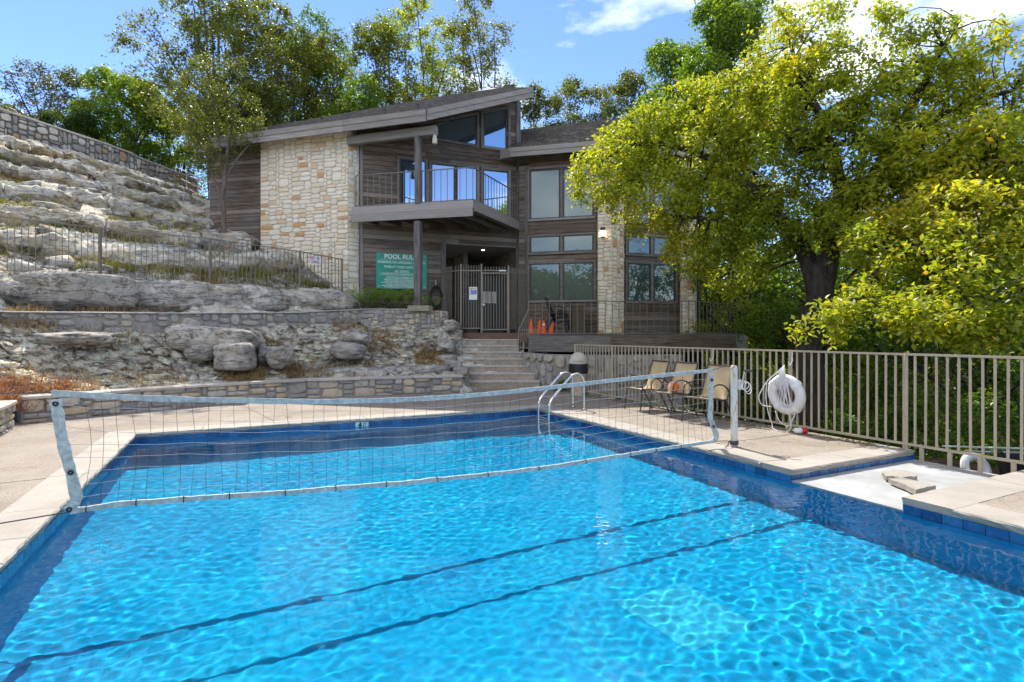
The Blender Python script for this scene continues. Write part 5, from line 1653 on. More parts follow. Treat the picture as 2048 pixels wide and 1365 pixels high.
# ================================================================== SIGNS
M_GREEN = M_plain("green_sign_face", (.012, .29, .185), .4, 0, .05, 3)
M_RED = M_plain("red_print", (.42, .02, .03), .5, 0, .05)
M_BLUE = M_plain("blue_print", (.02, .09, .42), .5, 0, .05)
a0, z0 = W2.px(752, 577.5); a1, _ = W2.px(853, 577.5); _, z1 = W2.px(752, 506)
ps = thing("pool_rules_sign", "large green POOL RULES sign with white lettering on the wood wall", "sign", W2.pt((a0+a1)/2, (z0+z1)/2, .06))
m = MB(); W2.board(m, a0, z0, a1, z1, .05, .068); m.build("sign_board", M_GREEN, ps)
SW, SH = a1-a0, z1-z0
def st(txt, fy, size, bold=0.0, sx=1.0, fx=.5):
    # fit the line to the board
    o = text(txt, size, M_WHITE, ps, face_M(W2.pt(a0 + SW*fx, z1 - SH*fy, .0685), W2.d), bold=bold, sx=sx)
    return o
st("POOL RULES", .095, .200, .006, 1.0)
st("WARNING NO LIFEGUARD ON DUTY", .255, .115, .0015, .80)
st("SWIM AT YOUR OWN RISK", .385, .115, .0015, .82)
st("NO DIVING", .505, .105, .0015, .85)
st("CHILDREN MUST BE ACCOMPANIED BY AN ADULT", .585, .062, .0010, .92)
for i, l in enumerate(("GUESTS MUST BE ACCOMPANIED BY OWNERS", "EACH UNIT IS LIMITED TO 4 PERSONS IN THE POOL", "PERSONS USING MUSIC MUST USE HEADPHONES ONLY", "GLASS CONTAINERS AND BOTTLES ARE PROHIBITED", "NO PRIVATE PARTIES. ALL HOME OWNERS WILL HAVE FULL USE OF THE POOL", "PETS AND RUNNING ARE STRICTLY PROHIBITED", "GATE MUST REMAIN CLOSED AT ALL TIMES, POSTED RULES ARE ENFORCED")):
    st(l, .668 + i*.040, .050, .0012, .92 if len(l) < 55 else .74)
st("FOR EMERGENCIES CALL 911 OR THE EMERGENCY LINE", .955, .050, .0012, .9)
for fy in (.175, .545, .618, .925):
    m = MB(); W2.board(m, a0 + SW*.05, z1 - SH*fy - .003, a1 - SW*.05, z1 - SH*fy + .003, .0682, .0692); m.build("rule_line", M_WHITE, ps)
for fx in (.045, .955):
    for fy in (.06, .94):
        m = MB(); m.lathe([(.012, 0), (.012, .004), (.006, .006)], W2.pt(a0 + SW*fx, z1 - SH*fy, .068), 8, Matrix((W2.d, Vector((0, 0, 1)), W2.n)).transposed()); m.build("screw", M_WHITE, ps)
# no diving sign on the hillside fence
F5 = Facade(fp_[3][:2], fp_[4][:2])
a0n, z1n = F5.px(619.5, 511); a1n, _ = F5.px(640, 516); _, z0n = F5.px(630, 531)
F5b = Facade(fp_[4][:2], fp_[5][:2])
a0n, z1n = F5b.px(619, 511.5); a1n, z0n = F5b.px(640.5, 530.5)
nd = thing("no_diving_sign", "small white NO DIVING sign with red letters on the hillside fence", "sign", F5b.pt((a0n+a1n)/2, (z0n+z1n)/2, .03))
m = MB(); F5b.board(m, a0n, z0n, a1n, z1n, .022, .028); m.build("sign_board", M_WHITE, nd)
wN, hN = a1n-a0n, z1n-z0n
text("NO", hN*.50, M_RED, nd, face_M(F5b.pt(a0n + wN*.25, z1n - hN*.27, .0285), F5b.d), bold=.004, sx=.8)
text("DIVING", hN*.50, M_RED, nd, face_M(F5b.pt(a0n + wN*.5, z1n - hN*.73, .0285), F5b.d), bold=.003, sx=.72*wN/(hN*1.25)*.78)
m = MB(); m.torus(F5b.pt(a0n + wN*.74, z1n - hN*.27, .029), hN*.17, .006, 18, 6, Matrix((F5b.d, Vector((0, 0, 1)), F5b.n)).transposed())
m.beam(F5b.pt(a0n + wN*.74 - hN*.11, z1n - hN*.27 + hN*.11, .030), F5b.pt(a0n + wN*.74 + hN*.11, z1n - hN*.27 - hN*.11, .030), .012, .006)
m.beam(F5b.pt(a0n + wN*.74 - hN*.08, z1n - hN*.31, .030), F5b.pt(a0n + wN*.74 + hN*.07, z1n - hN*.22, .030), .02, .006)
m.build("symbol", M_BLACK, nd)
# notice on the gate panel
FG = Facade(gp[2], gp[3])
a0g, z1g = FG.px(938.5, 574.5); a1g, z0g = FG.px(954.5, 600)
ns = thing("gate_notice", "small white notice with red header and blue box on the gate pickets", "sign", FG.pt((a0g+a1g)/2, z0g, .03))
m = MB(); FG.board(m, a0g, z0g, a1g, z1g, .02, .025); m.build("sign_board", M_WHITE, ns)
wG, hG = a1g-a0g, z1g-z0g
text("EMERGENCY", .052, M_RED, ns, face_M(FG.pt(a0g + wG/2, z1g - hG*.12, .0255), FG.d), bold=.0012, sx=.78)
m = MB(); FG.board(m, a0g + wG*.08, z1g - hG*.58, a1g - wG*.08, z1g - hG*.22, .025, .0275); m.build("blue_box", M_BLUE, ns)
for i, tx in enumerate(("PHONE", "IN CASE", "CALL 911")):
    text(tx, .040, M_WHITE, ns, face_M(FG.pt(a0g + wG*.56, z1g - hG*(.29 + .105*i), .0278), FG.d), bold=.0008, sx=.8)
m = MB(); FG.board(m, a0g + wG*.12, z1g - hG*.54, a0g + wG*.24, z1g - hG*.26, .0275, .0283); m.build("phone_mark", M_WHITE, ns)
text("911", .026, M_BLACK, ns, face_M(FG.pt(a0g + wG*.78, z0g + hG*.08, .0255), FG.d))
# ================================================================== POOL THINGS
M_TAPE = M_plain("weathered_net_tape", (.40, .455, .44), .75, 0, .22, 26, .3)
M_CORD = M_plain("dark_net_cord", (.06, .06, .062), .8)
M_CORDL = M_plain("pale_net_cord", (.42, .45, .46), .8)
M_STEEL = G("polished_steel"); M_STEEL.bsdf((.75, .75, .74), .16, None, .5, 1.0); M_STEEL = M_STEEL.m
NF = Facade(tuple(PL(0, 4.52).to_2d()), tuple(PL(1, 4.52).to_2d()))
def NP(u, v): return NF.px(u, v)
net = thing("volleyball_net", "sagging pool volleyball net with pale blue grey tapes stretched across the pool", "net", NF.pt(3.4, 0))
top_px = [(103, 786), (180, 791), (300, 797), (450, 801), (600, 803.5), (700, 803), (800, 800), (880, 796), (960, 790), (1060, 780), (1150, 770), (1240, 760), (1330, 750.5), (1425, 741)]
bot_px = [(140, 1024), (170, 1018.5), (250, 1007), (320, 1003), (400, 996), (470, 992), (560, 986), (640, 980), (720, 972.5), (800, 967), (880, 959), (960, 951), (1040, 942), (1120, 931.5), (1190, 920), (1260, 909), (1300, 902), (1340, 896), (1380, 890), (1428, 883)]
def spl(pts, n):
    P = [Vector(p) for p in pts]; out = []
    for k in range(n+1):
        x = k/n*(len(P)-1); i = min(int(x), len(P)-2); f = x-i
        p0 = P[max(i-1, 0)]; p1 = P[i]; p2 = P[i+1]; p3 = P[min(i+2, len(P)-1)]
        out.append(.5*((2*p1)+(p2-p0)*f+(2*p0-5*p1+4*p2-p3)*f*f+(3*p1-p0-3*p2+p3)*f**3))
    return out
topc = spl([NP(*p) for p in top_px], 90)
botc = spl([NP(*p) for p in bot_px], 90)
lefc = spl([NP(*p) for p in ((110, 800), (116, 830), (122, 865), (131, 905), (142, 945), (151, 985), (153, 1000), (146, 1010), (136, 1022))], 24)
rigc = spl([NP(*p) for p in ((1423, 748), (1422, 790), (1421, 815), (1420, 835), (1425, 850), (1431, 866), (1433, 874), (1428, 882))], 20)
def tape(name, c, w, upright, th=.006, mat=M_TAPE, fl=.006):
    """folded band along the curve; upright: width along z, else along a"""
    m = MB(); prev = None; rr = random.Random(3)
    K = len(c)
    for i, p in enumerate(c):
        q = c[min(i+1, K-1)] - c[max(i-1, 0)]
        nrm = Vector((-q.y, q.x)).normalized()*(w/2)
        o = rr.uniform(-fl, fl)
        jw = 1 + rr.uniform(-.12, .12)
        A = NF.pt(p.x + nrm.x*jw, p.y + nrm.y*jw, o); B = NF.pt(p.x - nrm.x*jw, p.y - nrm.y*jw, o*.4)
        n_ = NF.n*th
        sec = [A - n_, B - n_, B + n_, A + n_]
        if prev: m.add(prev + sec, [(0, 1, 5, 4), (1, 2, 6, 5), (2, 3, 7, 6), (3, 0, 4, 7)])
        else: m.add(sec, [(3, 2, 1, 0)])
        prev = sec
    m.add(prev, [(0, 1, 2, 3)])
    o = m.build(name, mat, net)
    bm = bmesh.new(); bm.from_mesh(o.data); bmesh.ops.remove_doubles(bm, verts=bm.verts, dist=1e-5); bmesh.ops.recalc_face_normals(bm, faces=bm.faces); bm.to_mesh(o.data); bm.free()
    return o
tape("top_tape", topc, .044, True)
tape("bottom_tape", botc, .040, True, .010, fl=.012)
tape("side_tape", lefc, .072, False)
tape("side_tape", rigc, .075, False)
M_BAND = M_plain("black_cable_tie", (.012, .012, .012), .5)
for k in range(5, 88, 6):
    p = botc[k]; m = MB(); m.torus(NF.pt(p.x, p.y, 0), .026, .004, 12, 5, Matrix((NF.n, Vector((0, 0, 1)), NF.d)).transposed()); m.build("tie", M_BAND, net)
for p in (lefc[1], lefc[12], lefc[-2], rigc[1], rigc[12]):
    m = MB(); m.torus(NF.pt(p.x, p.y, .012), .014, .006, 14, 6, Matrix((NF.d, Vector((0, 0, 1)), NF.n)).transposed()); m.build("grommet", M_BLACK, net)
# mesh of cords
def bez(c, a):
    for i in range(len(c)-1):
        if (c[i].x <= a <= c[i+1].x): f = (a-c[i].x)/max(1e-6, c[i+1].x-c[i].x); return c[i].lerp(c[i+1], f)
    return c[0] if a < c[0].x else c[-1]
mv = MB(); aL, aR = .30, 6.70
nv = 62
def grid_pt(i, f):
    a = aL + (aR-aL)*i/nv
    t_ = bez(topc, a); b_ = bez(botc, a)
    q = t_.lerp(b_, f)
    pull = .10*math.sin(f*3.1)*(1 if i > nv*.5 else 1)*math.exp(-min(i, nv-i)/4.0)
    edge = (pull if i < nv/2 else -pull)
    return Vector((q.x + edge*.5 + .012*math.sin(i*1.7+f*5), q.y, .006*math.sin(i*2.1+f*7)))
for i in range(nv+1):
    pts = [grid_pt(i, f) for f in (.03, .15, .3, .45, .6, .75, .88, .98)]
    mv.tube([NF.pt(*p) for p in pts], .0015, 4, cap=False)
mv.build("vertical_cords", M_CORD, net)
mh = MB()
for j in range(1, 9):
    f = j/9.0
    pts = [grid_pt(i, f) for i in range(0, nv+1)]
    # tie the ends to the side tapes
    zl = pts[0].y; zr_ = pts[-1].y
    lp_ = min(lefc, key=lambda p: abs(p.y - zl - .015*(4-j))); rp_ = min(rigc, key=lambda p: abs(p.y - zr_ - .01*(4-j)))
    pts = [Vector((lp_.x + .03, lp_.y, 0))] + pts + [Vector((rp_.x - .03, rp_.y + .02, 0))]
    mh.tube([NF.pt(p.x, p.y - .006*math.sin(k*.9 + j), p.z) for k, p in enumerate(pts)], .0016, 4, cap=False)
mh.build("horizontal_cords", M_CORDL, net)
# ropes to the posts
post_p = PX(1468, 893, 7.17); PB2 = Vector((2.888, 7.17))
ll = NF.pt(-1.0, 1.02); 
m = MB(); m.tube([NF.pt(topc[0].x, topc[0].y, 0), NF.pt(topc[0].x - .5, topc[0].y + .02), NF.pt(-.95, topc[0].y + .04)], .004, 6); m.build("rope", M_CORD, net)
m = MB(); m.tube([NF.pt(botc[0].x, botc[0].y, 0), NF.pt(botc[0].x - .45, botc[0].y - .03), NF.pt(-.95, botc[0].y - .07)], .005, 6); m.build("rope", M_CORD, net)
m = MB(); m.tube([NF.pt(topc[-1].x, topc[-1].y), Vector((2.72, 7.10, 1.04)), Vector((2.87, 7.13, 1.065)), Vector((2.93, 7.2, 1.0))], .005, 6); m.build("rope", M_CORD, net)
m = MB(); m.tube([NF.pt(botc[-1].x, botc[-1].y), Vector((2.75, 7.10, .085)), Vector((2.84, 7.13, .07))], .005, 6); m.build("rope", M_CORD, net)
# right net post with winch
def mat_peel():
    g = G("peeling_white_post_paint"); p = g.pos((9, 9, 3))
    n1 = g.noise(p, 1.2, 6, .65, .5)
    c = g.ramp(n1, [(.40, (.62, .63, .60)), (.52, (.55, .54, .48)), (.56, (.46, .36, .14)), (.66, (.22, .12, .05))])
    g.bsdf(c, .6, g.bump(n1, .4, .01)); return g.m
M_PEEL = mat_peel()
npost = thing("net_post", "peeling white net post with hand winch on the right deck", "post", (PB2.x, PB2.y, 0))
m = MB(); m.box((PB2.x, PB2.y, .51), (.072, .055, 1.02), .3); m.lathe([(.036, 0), (.036, .055)], (PB2.x, PB2.y + .0275, 1.02), 16, Matrix.Rotation(R(90), 3, 'X') @ Matrix.Identity(3)); m.build("pole", M_PEEL, npost, bevel=.006)
m = MB()
for k in range(4): m.torus((PB2.x, PB2.y, .03 + .013*k), .048, .008, 16, 6)
m.tube([(PB2.x - .05, PB2.y - .02, .05), (PB2.x - .1, PB2.y - .08, .08), (PB2.x - .12, PB2.y - .10, .03), (PB2.x - .16, PB2.y - .12, .01)], .007, 6)
m.build("rope_wrap", M_CORD, npost)
m = MB(); m.box((PB2.x + .075, PB2.y, .80), (.06, .05, .12), .3); m.build("winch", M_PEEL, npost)
m = MB(); m.tube([(PB2.x + .09, PB2.y - .03, .82), (PB2.x + .105, PB2.y - .06, .97), (PB2.x + .11, PB2.y - .06, .99)], .011, 8); m.build("crank_arm", M_STEEL, npost)
m = MB(); m.tube([(PB2.x + .10, PB2.y - .06, .985), (PB2.x + .20, PB2.y - .07, .985)], .015, 8); m.build("crank_handle", M_DARKFRAME, npost)
m = MB()
for k in range(3):
    m.torus((PB2.x + .12 + .02*k, PB2.y - .05, .80 - .02*k), .05 + .012*k, .004, 16, 5, Matrix.Rotation(R(80), 3, 'X') @ Matrix.Rotation(.3*k, 3, 'Y'))
m.build("rope_coil", M_PAPER, npost)
# left net post, just outside the picture
lp_o = NF.pt(-.95, 0)
lpost = thing("net_post", "white net post on the left deck outside the frame edge", "post", (lp_o.x, lp_o.y, 0))
m = MB(); m.box((lp_o.x, lp_o.y, .53), (.07, .055, 1.06), .4); m.build("pole", M_PEEL, lpost)

# ladder
lad = thing("pool_ladder", "polished steel pool ladder at the far right corner of the pool", "ladder", PL(7.0, .5))
for t in (.31, .71):
    pts = [(7.37, -.02), (7.37, .50), (7.35, .60), (7.30, .67), (7.22, .70), (7.13, .68), (7.04, .62), (6.72, .315), (6.64, .23), (6.60, .15), (6.585, .02), (6.585, -1.0)]
    c = spl([Vector((a, b, 0)) for a, b in pts], 50)
    m = MB(); m.tube([PL(p.x, t, p.y) for p in c], .024, 12); m.build("hand_rail", M_STEEL, lad, smooth=True)
    m = MB(); m.lathe([(.05, 0), (.05, .012), (.03, .02)], PL(7.37, t, 0), 16); m.build("anchor_ring", M_STEEL, lad)
for z in (-.22, -.48, -.76):
    a, b = PL(6.585, .31, z), PL(6.585, .71, z)
    m = MB(); m.beam(a, b, .08, .03); o = m.build("tread", M_WHITE, lad)

# trash can
def mat_can(): return M_plain("aged_cream_plastic", (.50, .44, .33), .55, 0, .10, 7)
M_CAN = mat_can(); M_CANLID = M_plain("weathered_lid_plastic", (.50, .47, .40), .5, 0, .12, 12)
tc_ = thing("trash_can", "cream trash can with dome lid and black bag at the far right of the deck", "trash can", (1.587, 13.2, 0))
m = MB(); m.lathe([(.175, 0), (.18, .02), (.20, .5), (.215, .55)], (1.587, 13.2, 0), 28); m.build("can_body", M_CAN, tc_, auto=40)
M_BAG = G("black_bin_bag"); M_BAG.bsdf((.012, .012, .013), .3, M_BAG.bump(M_BAG.noise(M_BAG.pos((12, 12, 3)), 2, 4), .8, .03)); M_BAG = M_BAG.m
m = MB(); m.lathe([(.20, .52), (.228, .54), (.232, .62), (.226, .70), (.228, .765), (.19, .77)], (1.587, 13.2, 0), 28); m.build("bag", M_BAG, tc_, auto=50)
dome = [(.232, .76), (.236, .80)] + [(.225*math.cos(a), .80 + .235*math.sin(a)) for a in np.linspace(.05, 1.45, 9)]
m = MB(); m.lathe(dome, (1.587, 13.2, 0), 28); lid = m.build("lid", M_CANLID, tc_, auto=40)
# flap: a raised hood panel on the front of the dome
m = MB(); vs = []; n1, n2 = 7, 6
for i in range(n1):
    for j in range(n2):
        th = R(-128 + 66*i/(n1-1)); ph = .12 + .95*j/(n2-1); r_ = .243
        vs.append((1.587 + r_*math.cos(ph)*math.cos(th), 13.2 + r_*math.cos(ph)*math.sin(th), .80 + r_*math.sin(ph)))
m.add(vs, [(i*n2+j, (i+1)*n2+j, (i+1)*n2+j+1, i*n2+j+1) for i in range(n1-1) for j in range(n2-1)])
fo = m.build("lid_flap", M_CAN, lid)
md = fo.modifiers.new('thick', 'SOLIDIFY'); md.thickness = .012

# sling chairs
M_SLING = G("tan_sling_fabric")
_p = M_SLING.coord(scale=(1, 1, 1)); _n = M_SLING.noise(_p, 3, 4)
_w = M_SLING.n('TexWave', {'Vector': _p, 'Scale': 60.0, 'Distortion': .4}, wave_type='BANDS', bands_direction='Z')
_c = M_SLING.mixc(.35, M_SLING.ramp(_n, [(.3, (.52, .40, .23)), (.7, (.64, .51, .32))]), _w.outputs['Color'], 'SOFT_LIGHT')
_d = M_SLING.n('BsdfPrincipled', {'Base Color': _c, 'Roughness': .8, 'Specular IOR Level': .2})
_t = M_SLING.n('BsdfTranslucent', {'Color': _c}); _m = M_SLING.n('MixShader', {0: .22})
M_SLING.t.links.new(_d.outputs[0], _m.inputs[1]); M_SLING.t.links.new(_t.outputs[0], _m.inputs[2]); M_SLING.surf(_m); M_SLING = M_SLING.m
M_CHFR = M_plain("bronze_chair_tube", (.075, .060, .048), .35, .3, .1)
M_CHDK = M_plain("dark_sling_fabric", (.035, .032, .03), .8)
def sling_chair(label, loc, rot, group, sling=M_SLING, fr=M_CHFR, name="sling_chair"):
    """seat faces -Y"""
    w = thing(name, label, "chair", loc, rot, group)
    X = lambda x, y, z: W(w) @ Vector((x, y, z))
    hw = .27
    prof = [(-.27, .415), (-.24, .425), (-.10, .41), (.04, .39), (.12, .395), (.17, .44), (.21, .53), (.26, .68), (.30, .80), (.335, .90), (.35, .935)]
    c = spl([Vector((a, b, 0)) for a, b in prof], 30)
    # fabric
    m = MB(); vs = []; n = len(c); ncol = 7
    for p in c:
        for k in range(ncol):
            x = -hw + .02 + (2*hw - .04)*k/(ncol-1); sag = -.012*(1-(2*k/(ncol-1)-1)**2)
            vs.append(X(x, p.x - sag*.6, p.y + sag))
    m.add(vs, [(i*ncol+k, i*ncol+k+1, (i+1)*ncol+k+1, (i+1)*ncol+k) for i in range(n-1) for k in range(ncol-1)])
    so = m.build("sling", sling, w, smooth=True)
    md = so.modifiers.new('thick', 'SOLIDIFY'); md.thickness = .004
    for sx in (-hw, hw):
        m = MB(); m.tube([X(sx, p.x, p.y) for p in c], .013, 8); m.build("side_rail", fr, w, smooth=True)
        # front leg continues into the arm loop and down to the back leg
        m = MB(); arm = spl([Vector(q) for q in ((sx, -.24, .41), (sx*1.04, -.245, .52), (sx*1.06, -.20, .61), (sx*1.08, -.10, .645), (sx*1.08, .02, .635), (sx*1.06, .13, .58), (sx*1.02, .20, .50), (sx, .215, .44))], 30)
        m.tube([X(*p) for p in arm], .013, 8); m.build("arm", fr, w, smooth=True)
        m = MB(); m.tube([X(sx, -.24, .42), X(sx*1.0, -.27, .20), X(sx*1.02, -.30, 0)], .0135, 8); m.build("leg", fr, w)
        m = MB(); m.tube([X(sx, .12, .40), X(sx, .22, .20), X(sx*1.02, .33, 0)], .0135, 8); m.build("leg", fr, w)
    for (y, z) in ((-.255, .415), (.345, .935), (.14, .39)):
        m = MB(); m.tube([X(-hw, y, z), X(hw, y, z)], .012, 8); m.build("cross_bar", fr, w)
    return w
chairs = []
for (L_, R_, lab) in (((2.21, 10.83), (2.395, 10.32), "tan sling chair nearest the ladder in the row by the beige fence"),
                      ((2.524, 10.06), (2.746, 9.63), "middle tan sling chair with the orange ball on its seat"),
                      ((2.858, 9.19), (3.10, 8.79), "tan sling chair nearest the white net post")):
    L_, R_ = Vector(L_), Vector(R_); mid = (L_+R_)/2; d_ = (R_-L_).normalized()
    # local +X runs from the viewer's far leg to the near leg
    ang = math.atan2(d_.y, d_.x) + math.pi
    # chair looks along local -Y; the pool lies on the left of the fence
    fwd = Vector((-math.sin(ang)*-1, math.cos(ang)*-1))
    if fwd.dot(-E1) < 0: ang += math.pi; fwd = -fwd
    cen = mid - fwd*.30
    chairs.append(sling_chair(lab, (cen.x, cen.y, 0), ang, "sling chairs by the pool fence"))
# ball on the middle chair
bc = chairs[1]; Mb = W(bc) @ Matrix.Translation((.05, -.02, .505))
def mat_ball():
    g = G("orange_ball_panels"); tc = g.n('TexCoord'); s = g.n('SeparateXYZ', {0: tc.outputs['Object']})
    nz = g.noise(tc.outputs['Object'], 9.0, 3, .5)
    c = g.ramp(nz, [(.44, (.70, .14, .02)), (.52, (.78, .20, .03)), (.62, (.70, .55, .45))])
    c = g.mixc(g.ramp(nz, [(.30, (1, 1, 1)), (.34, (0, 0, 0))]), c, (.02, .015, .015))
    g.bsdf(c, .45); return g.m
bm = bmesh.new(); bmesh.ops.create_icosphere(bm, subdivisions=4, radius=.105); me = bpy.data.meshes.new("ball"); bm.to_mesh(me); bm.free(); me.shade_smooth(); me.materials.append(mat_ball())
ball = bpy.data.objects.new("ball", me); COL.objects.link(ball); ball.location = Mb.translation; ball.rotation_euler = (.4, .3, 1)
tag(ball, "orange and white ball resting on the middle tan chair", "ball")

# life ring on the fence
M_RING = M_plain("white_ring_foam", (.66, .66, .65), .5, 0, .06, 6)
M_ROPE = M_plain("white_rope", (.68, .67, .72), .8, 0, .06)
rp = PL(FENCE_S - .10, 4.08)
rc = Vector((rp.x, rp.y, .55))
ringF = Matrix((E2.to_3d(), Vector((0, 0, 1)), -E1.to_3d())).transposed()
ring = thing("life_ring", "white life ring hanging with coiled white rope on the beige fence", "life ring", rc)
tilt = ringF @ Matrix.Rotation(R(7), 3, 'X')
m = MB()
vs = []; fs = []; n1, n2 = 44, 14
for i in range(n1):
    a = 2*math.pi*i/n1
    for j in range(n2):
        b = 2*math.pi*j/n2
        rr = .232 + .082*math.cos(b)*(1.0 if abs(math.cos(b)) < .9 else .96)
        vs.append(rc + tilt @ Vector((rr*math.cos(a), rr*math.sin(a), .062*math.sin(b))))
fs = [(i*n2+j, ((i+1) % n1)*n2+j, ((i+1) % n1)*n2+(j+1) % n2, i*n2+(j+1) % n2) for i in range(n1) for j in range(n2)]
m.add(vs, fs); m.build("ring", M_RING, ring, smooth=True)
for a in (40, 145, 232, 312):
    aa = R(a); m = MB(); pts = []
    c_ = Vector((.232*math.cos(aa), .232*math.sin(aa), 0)); rad = Vector((math.cos(aa), math.sin(aa), 0)); tan_ = Vector((-math.sin(aa), math.cos(aa), 0))
    vs = []
    for j in range(16):
        b = 2*math.pi*j/16; q = c_ + rad*(.090*math.cos(b)) + Vector((0, 0, .069*math.sin(b)))
        vs += [rc + tilt @ (q - tan_*.032), rc + tilt @ (q + tan_*.032)]
    m.add(vs, [(2*j, (2*j+2) % 32, (2*j+3) % 32, 2*j+1) for j in range(16)])
    m.build("band", M_WHITE, ring, smooth=True)
def rpt(x, y, z=.0): return rc + tilt @ Vector((x, y, z))
hookp = rpt(.02, .44, .02)
m = MB()
for k in range(9):
    dx = (k-4)*.013
    m.tube(spl([hookp + Vector((0, 0, .01)), rpt(.015 + dx*.8, .36, .07), rpt(.03 + dx*1.3, .20, .09), rpt(.03 + dx*1.6 + .012*math.sin(k*2), .02, .085), rpt(.03 + dx*2.2 + .03*math.sin(k*3), -.11 - .02*(k % 3), .08), rpt(.05 + dx*1.2, -.15 + .03*(k % 2), .075)], 14), .0065, 6)
m.build("rope_coil", M_ROPE, ring, smooth=True)
m = MB()
m.tube(spl([hookp, rpt(-.14, .30, .05), rpt(-.27, .19, .06), rpt(-.40, .0, .08), rpt(-.44, -.10, .07), rpt(-.38, -.19, .08), rpt(-.22, -.20, .07)], 26), .0075, 6)
m.tube(spl([rpt(-.28, .16, .06), rpt(-.30, -.05, .08), rpt(-.29, -.30, .07), rpt(-.25, -.46, .06), rpt(-.20, -.535, .10), rpt(0, -.545, .16), rpt(.12, -.547, .18)], 30), .0075, 6)
m.tube(spl([rpt(-.17, -.26, .06), rpt(-.10, -.40, .08), rpt(0, -.46, .07), rpt(.08, -.43, .07), rpt(.17, -.25, .06)], 20), .0075, 6)
m.tube(spl([rpt(.06, -.18, .09), rpt(.10, -.38, .08), rpt(.09, -.50, .10), rpt(.05, -.545, .13), rpt(.18, -.547, .19)], 20), .0075, 6)
m.build("grab_rope", M_ROPE, ring, smooth=True)
# red and white float on the deck
fpos = PX(1600, 868, 1); k_ = EYE/((868-HORIZON)/FPX); fpos = Vector(((1602-1024)/FPX*k_, k_, .045))
flt = thing("rope_float", "small red and white rope float lying on the deck below the life ring", "float", fpos)
m = MB(); m.lathe([(.02, -.10), (.042, -.08), (.046, -.02), (.046, 0)], fpos, 16, Matrix.Rotation(R(90), 3, 'Y')); m.build("white_half", M_WHITE, flt, smooth=True)
m = MB(); m.lathe([(.047, .001), (.048, .04), (.040, .085), (.015, .10)], fpos, 16, Matrix.Rotation(R(90), 3, 'Y')); m.build("red_half", M_plain("red_float_plastic", (.55, .02, .03), .35), flt, smooth=True)

# stone slabs in the spill notch
def slab_px(label, px, z, th, seed):
    pts = []
    for u, v in px:
        Y = (EYE - z)*FPX/(v - HORIZON); pts.append(((u-1024)/FPX*Y, Y))
    c = (sum(p[0] for p in pts)/len(pts), sum(p[1] for p in pts)/len(pts))
    bm = bmesh.new(); rs = random.Random(seed)
    poly = ccw(pts); P_ = []
    for i in range(len(poly)):
        a, b = Vector(poly[i]), Vector(poly[(i+1) % len(poly)])
        for k in range(5): P_.append(a.lerp(b, k/5) + Vector((rs.uniform(-.008, .008), rs.uniform(-.008, .008))))
    m = MB(); n = len(P_)
    vs = [(p.x, p.y, z - th) for p in P_] + [(p.x + rs.uniform(-.006, .006), p.y, z - rs.uniform(.0, .012)) for p in P_]
    m.add(vs, [tuple(range(n-1, -1, -1)), tuple(range(n, 2*n))] + [(i, (i+1) % n, n+(i+1) % n, n+i) for i in range(n)])
    o = m.build("flat_stone", M_COPING); tag(o, label, "stone slab", "flat stones in the spill notch")
slab_px("smaller flat stone lying against the blue tiles of the spill notch", [(1764, 942), (1790, 939), (1822, 944), (1835, 951), (1800, 954), (1770, 951)], -.045, .05, 2)
slab_px("larger flat stone lying in the middle of the pale spill notch", [(1777, 956), (1800, 954), (1870, 969), (1832, 979)], -.045, .055, 3)
# second life ring beyond the fence
c2 = PX(1952, 938, 7.25)
r2 = thing("life_ring", "dirty white life ring lying below the fence beyond the spill notch", "life ring", c2)
Mr = Matrix.Rotation(R(68), 3, 'X') @ Matrix.Rotation(R(10), 3, 'Y')
m = MB(); m.torus(c2, .165, .05, 36, 12, Mr); m.build("ring", M_RING, r2, smooth=True)
m = MB(); m.tube(spl([c2 + Mr @ Vector(q) for q in ((-.12, .16, .05), (-.27, .08, .08), (-.26, -.05, .06), (-.18, -.15, .05))], 14), .006, 6); m.build("grab_rope", M_ROPE, r2)
# pool poles lying beyond the fence, and a dark bin
M_PIPE = M_plain("pale_blue_pole", (.42, .55, .58), .4, .2)
for lab, (u0, v0, u1, v1) in (("upper pale blue pole lying beyond the fence on the right", (1885, 893, 2120, 900)), ("lower pale blue pole lying beyond the fence on the right", (1930, 903, 2130, 909))):
    a, b = PX(u0, v0, 7.8), PX(u1, v1, 6.6)
    o = MB().tube([a, a.lerp(b, .5), b], .014, 8).build("pool_pole", M_PIPE); tag(o, lab, "pole", "poles beyond the fence")
cb = PX(2035, 925, 7.1)
bn = thing("storage_tub", "dark tub half hidden behind the right end of the fence", "tub", cb)
m = MB(); m.lathe([(.16, -.32), (.20, .06), (.215, .07), (.215, .1), (.18, .09), (.15, -.2)], cb, 20); m.build("tub_body", M_BLACK, bn)
# shelf of concrete beyond the fence that carries them
m = MB(); qa, qb = PL(9.5, 4.6), PL(9.5, 10)
m.prism(ccw(plp([(9.65, 5.0), (10.9, 5.0), (10.9, 10), (9.65, 10)])), -1.5, -.42); o = m.build("lower_slab", M_SOIL); o['kind'] = 'structure'

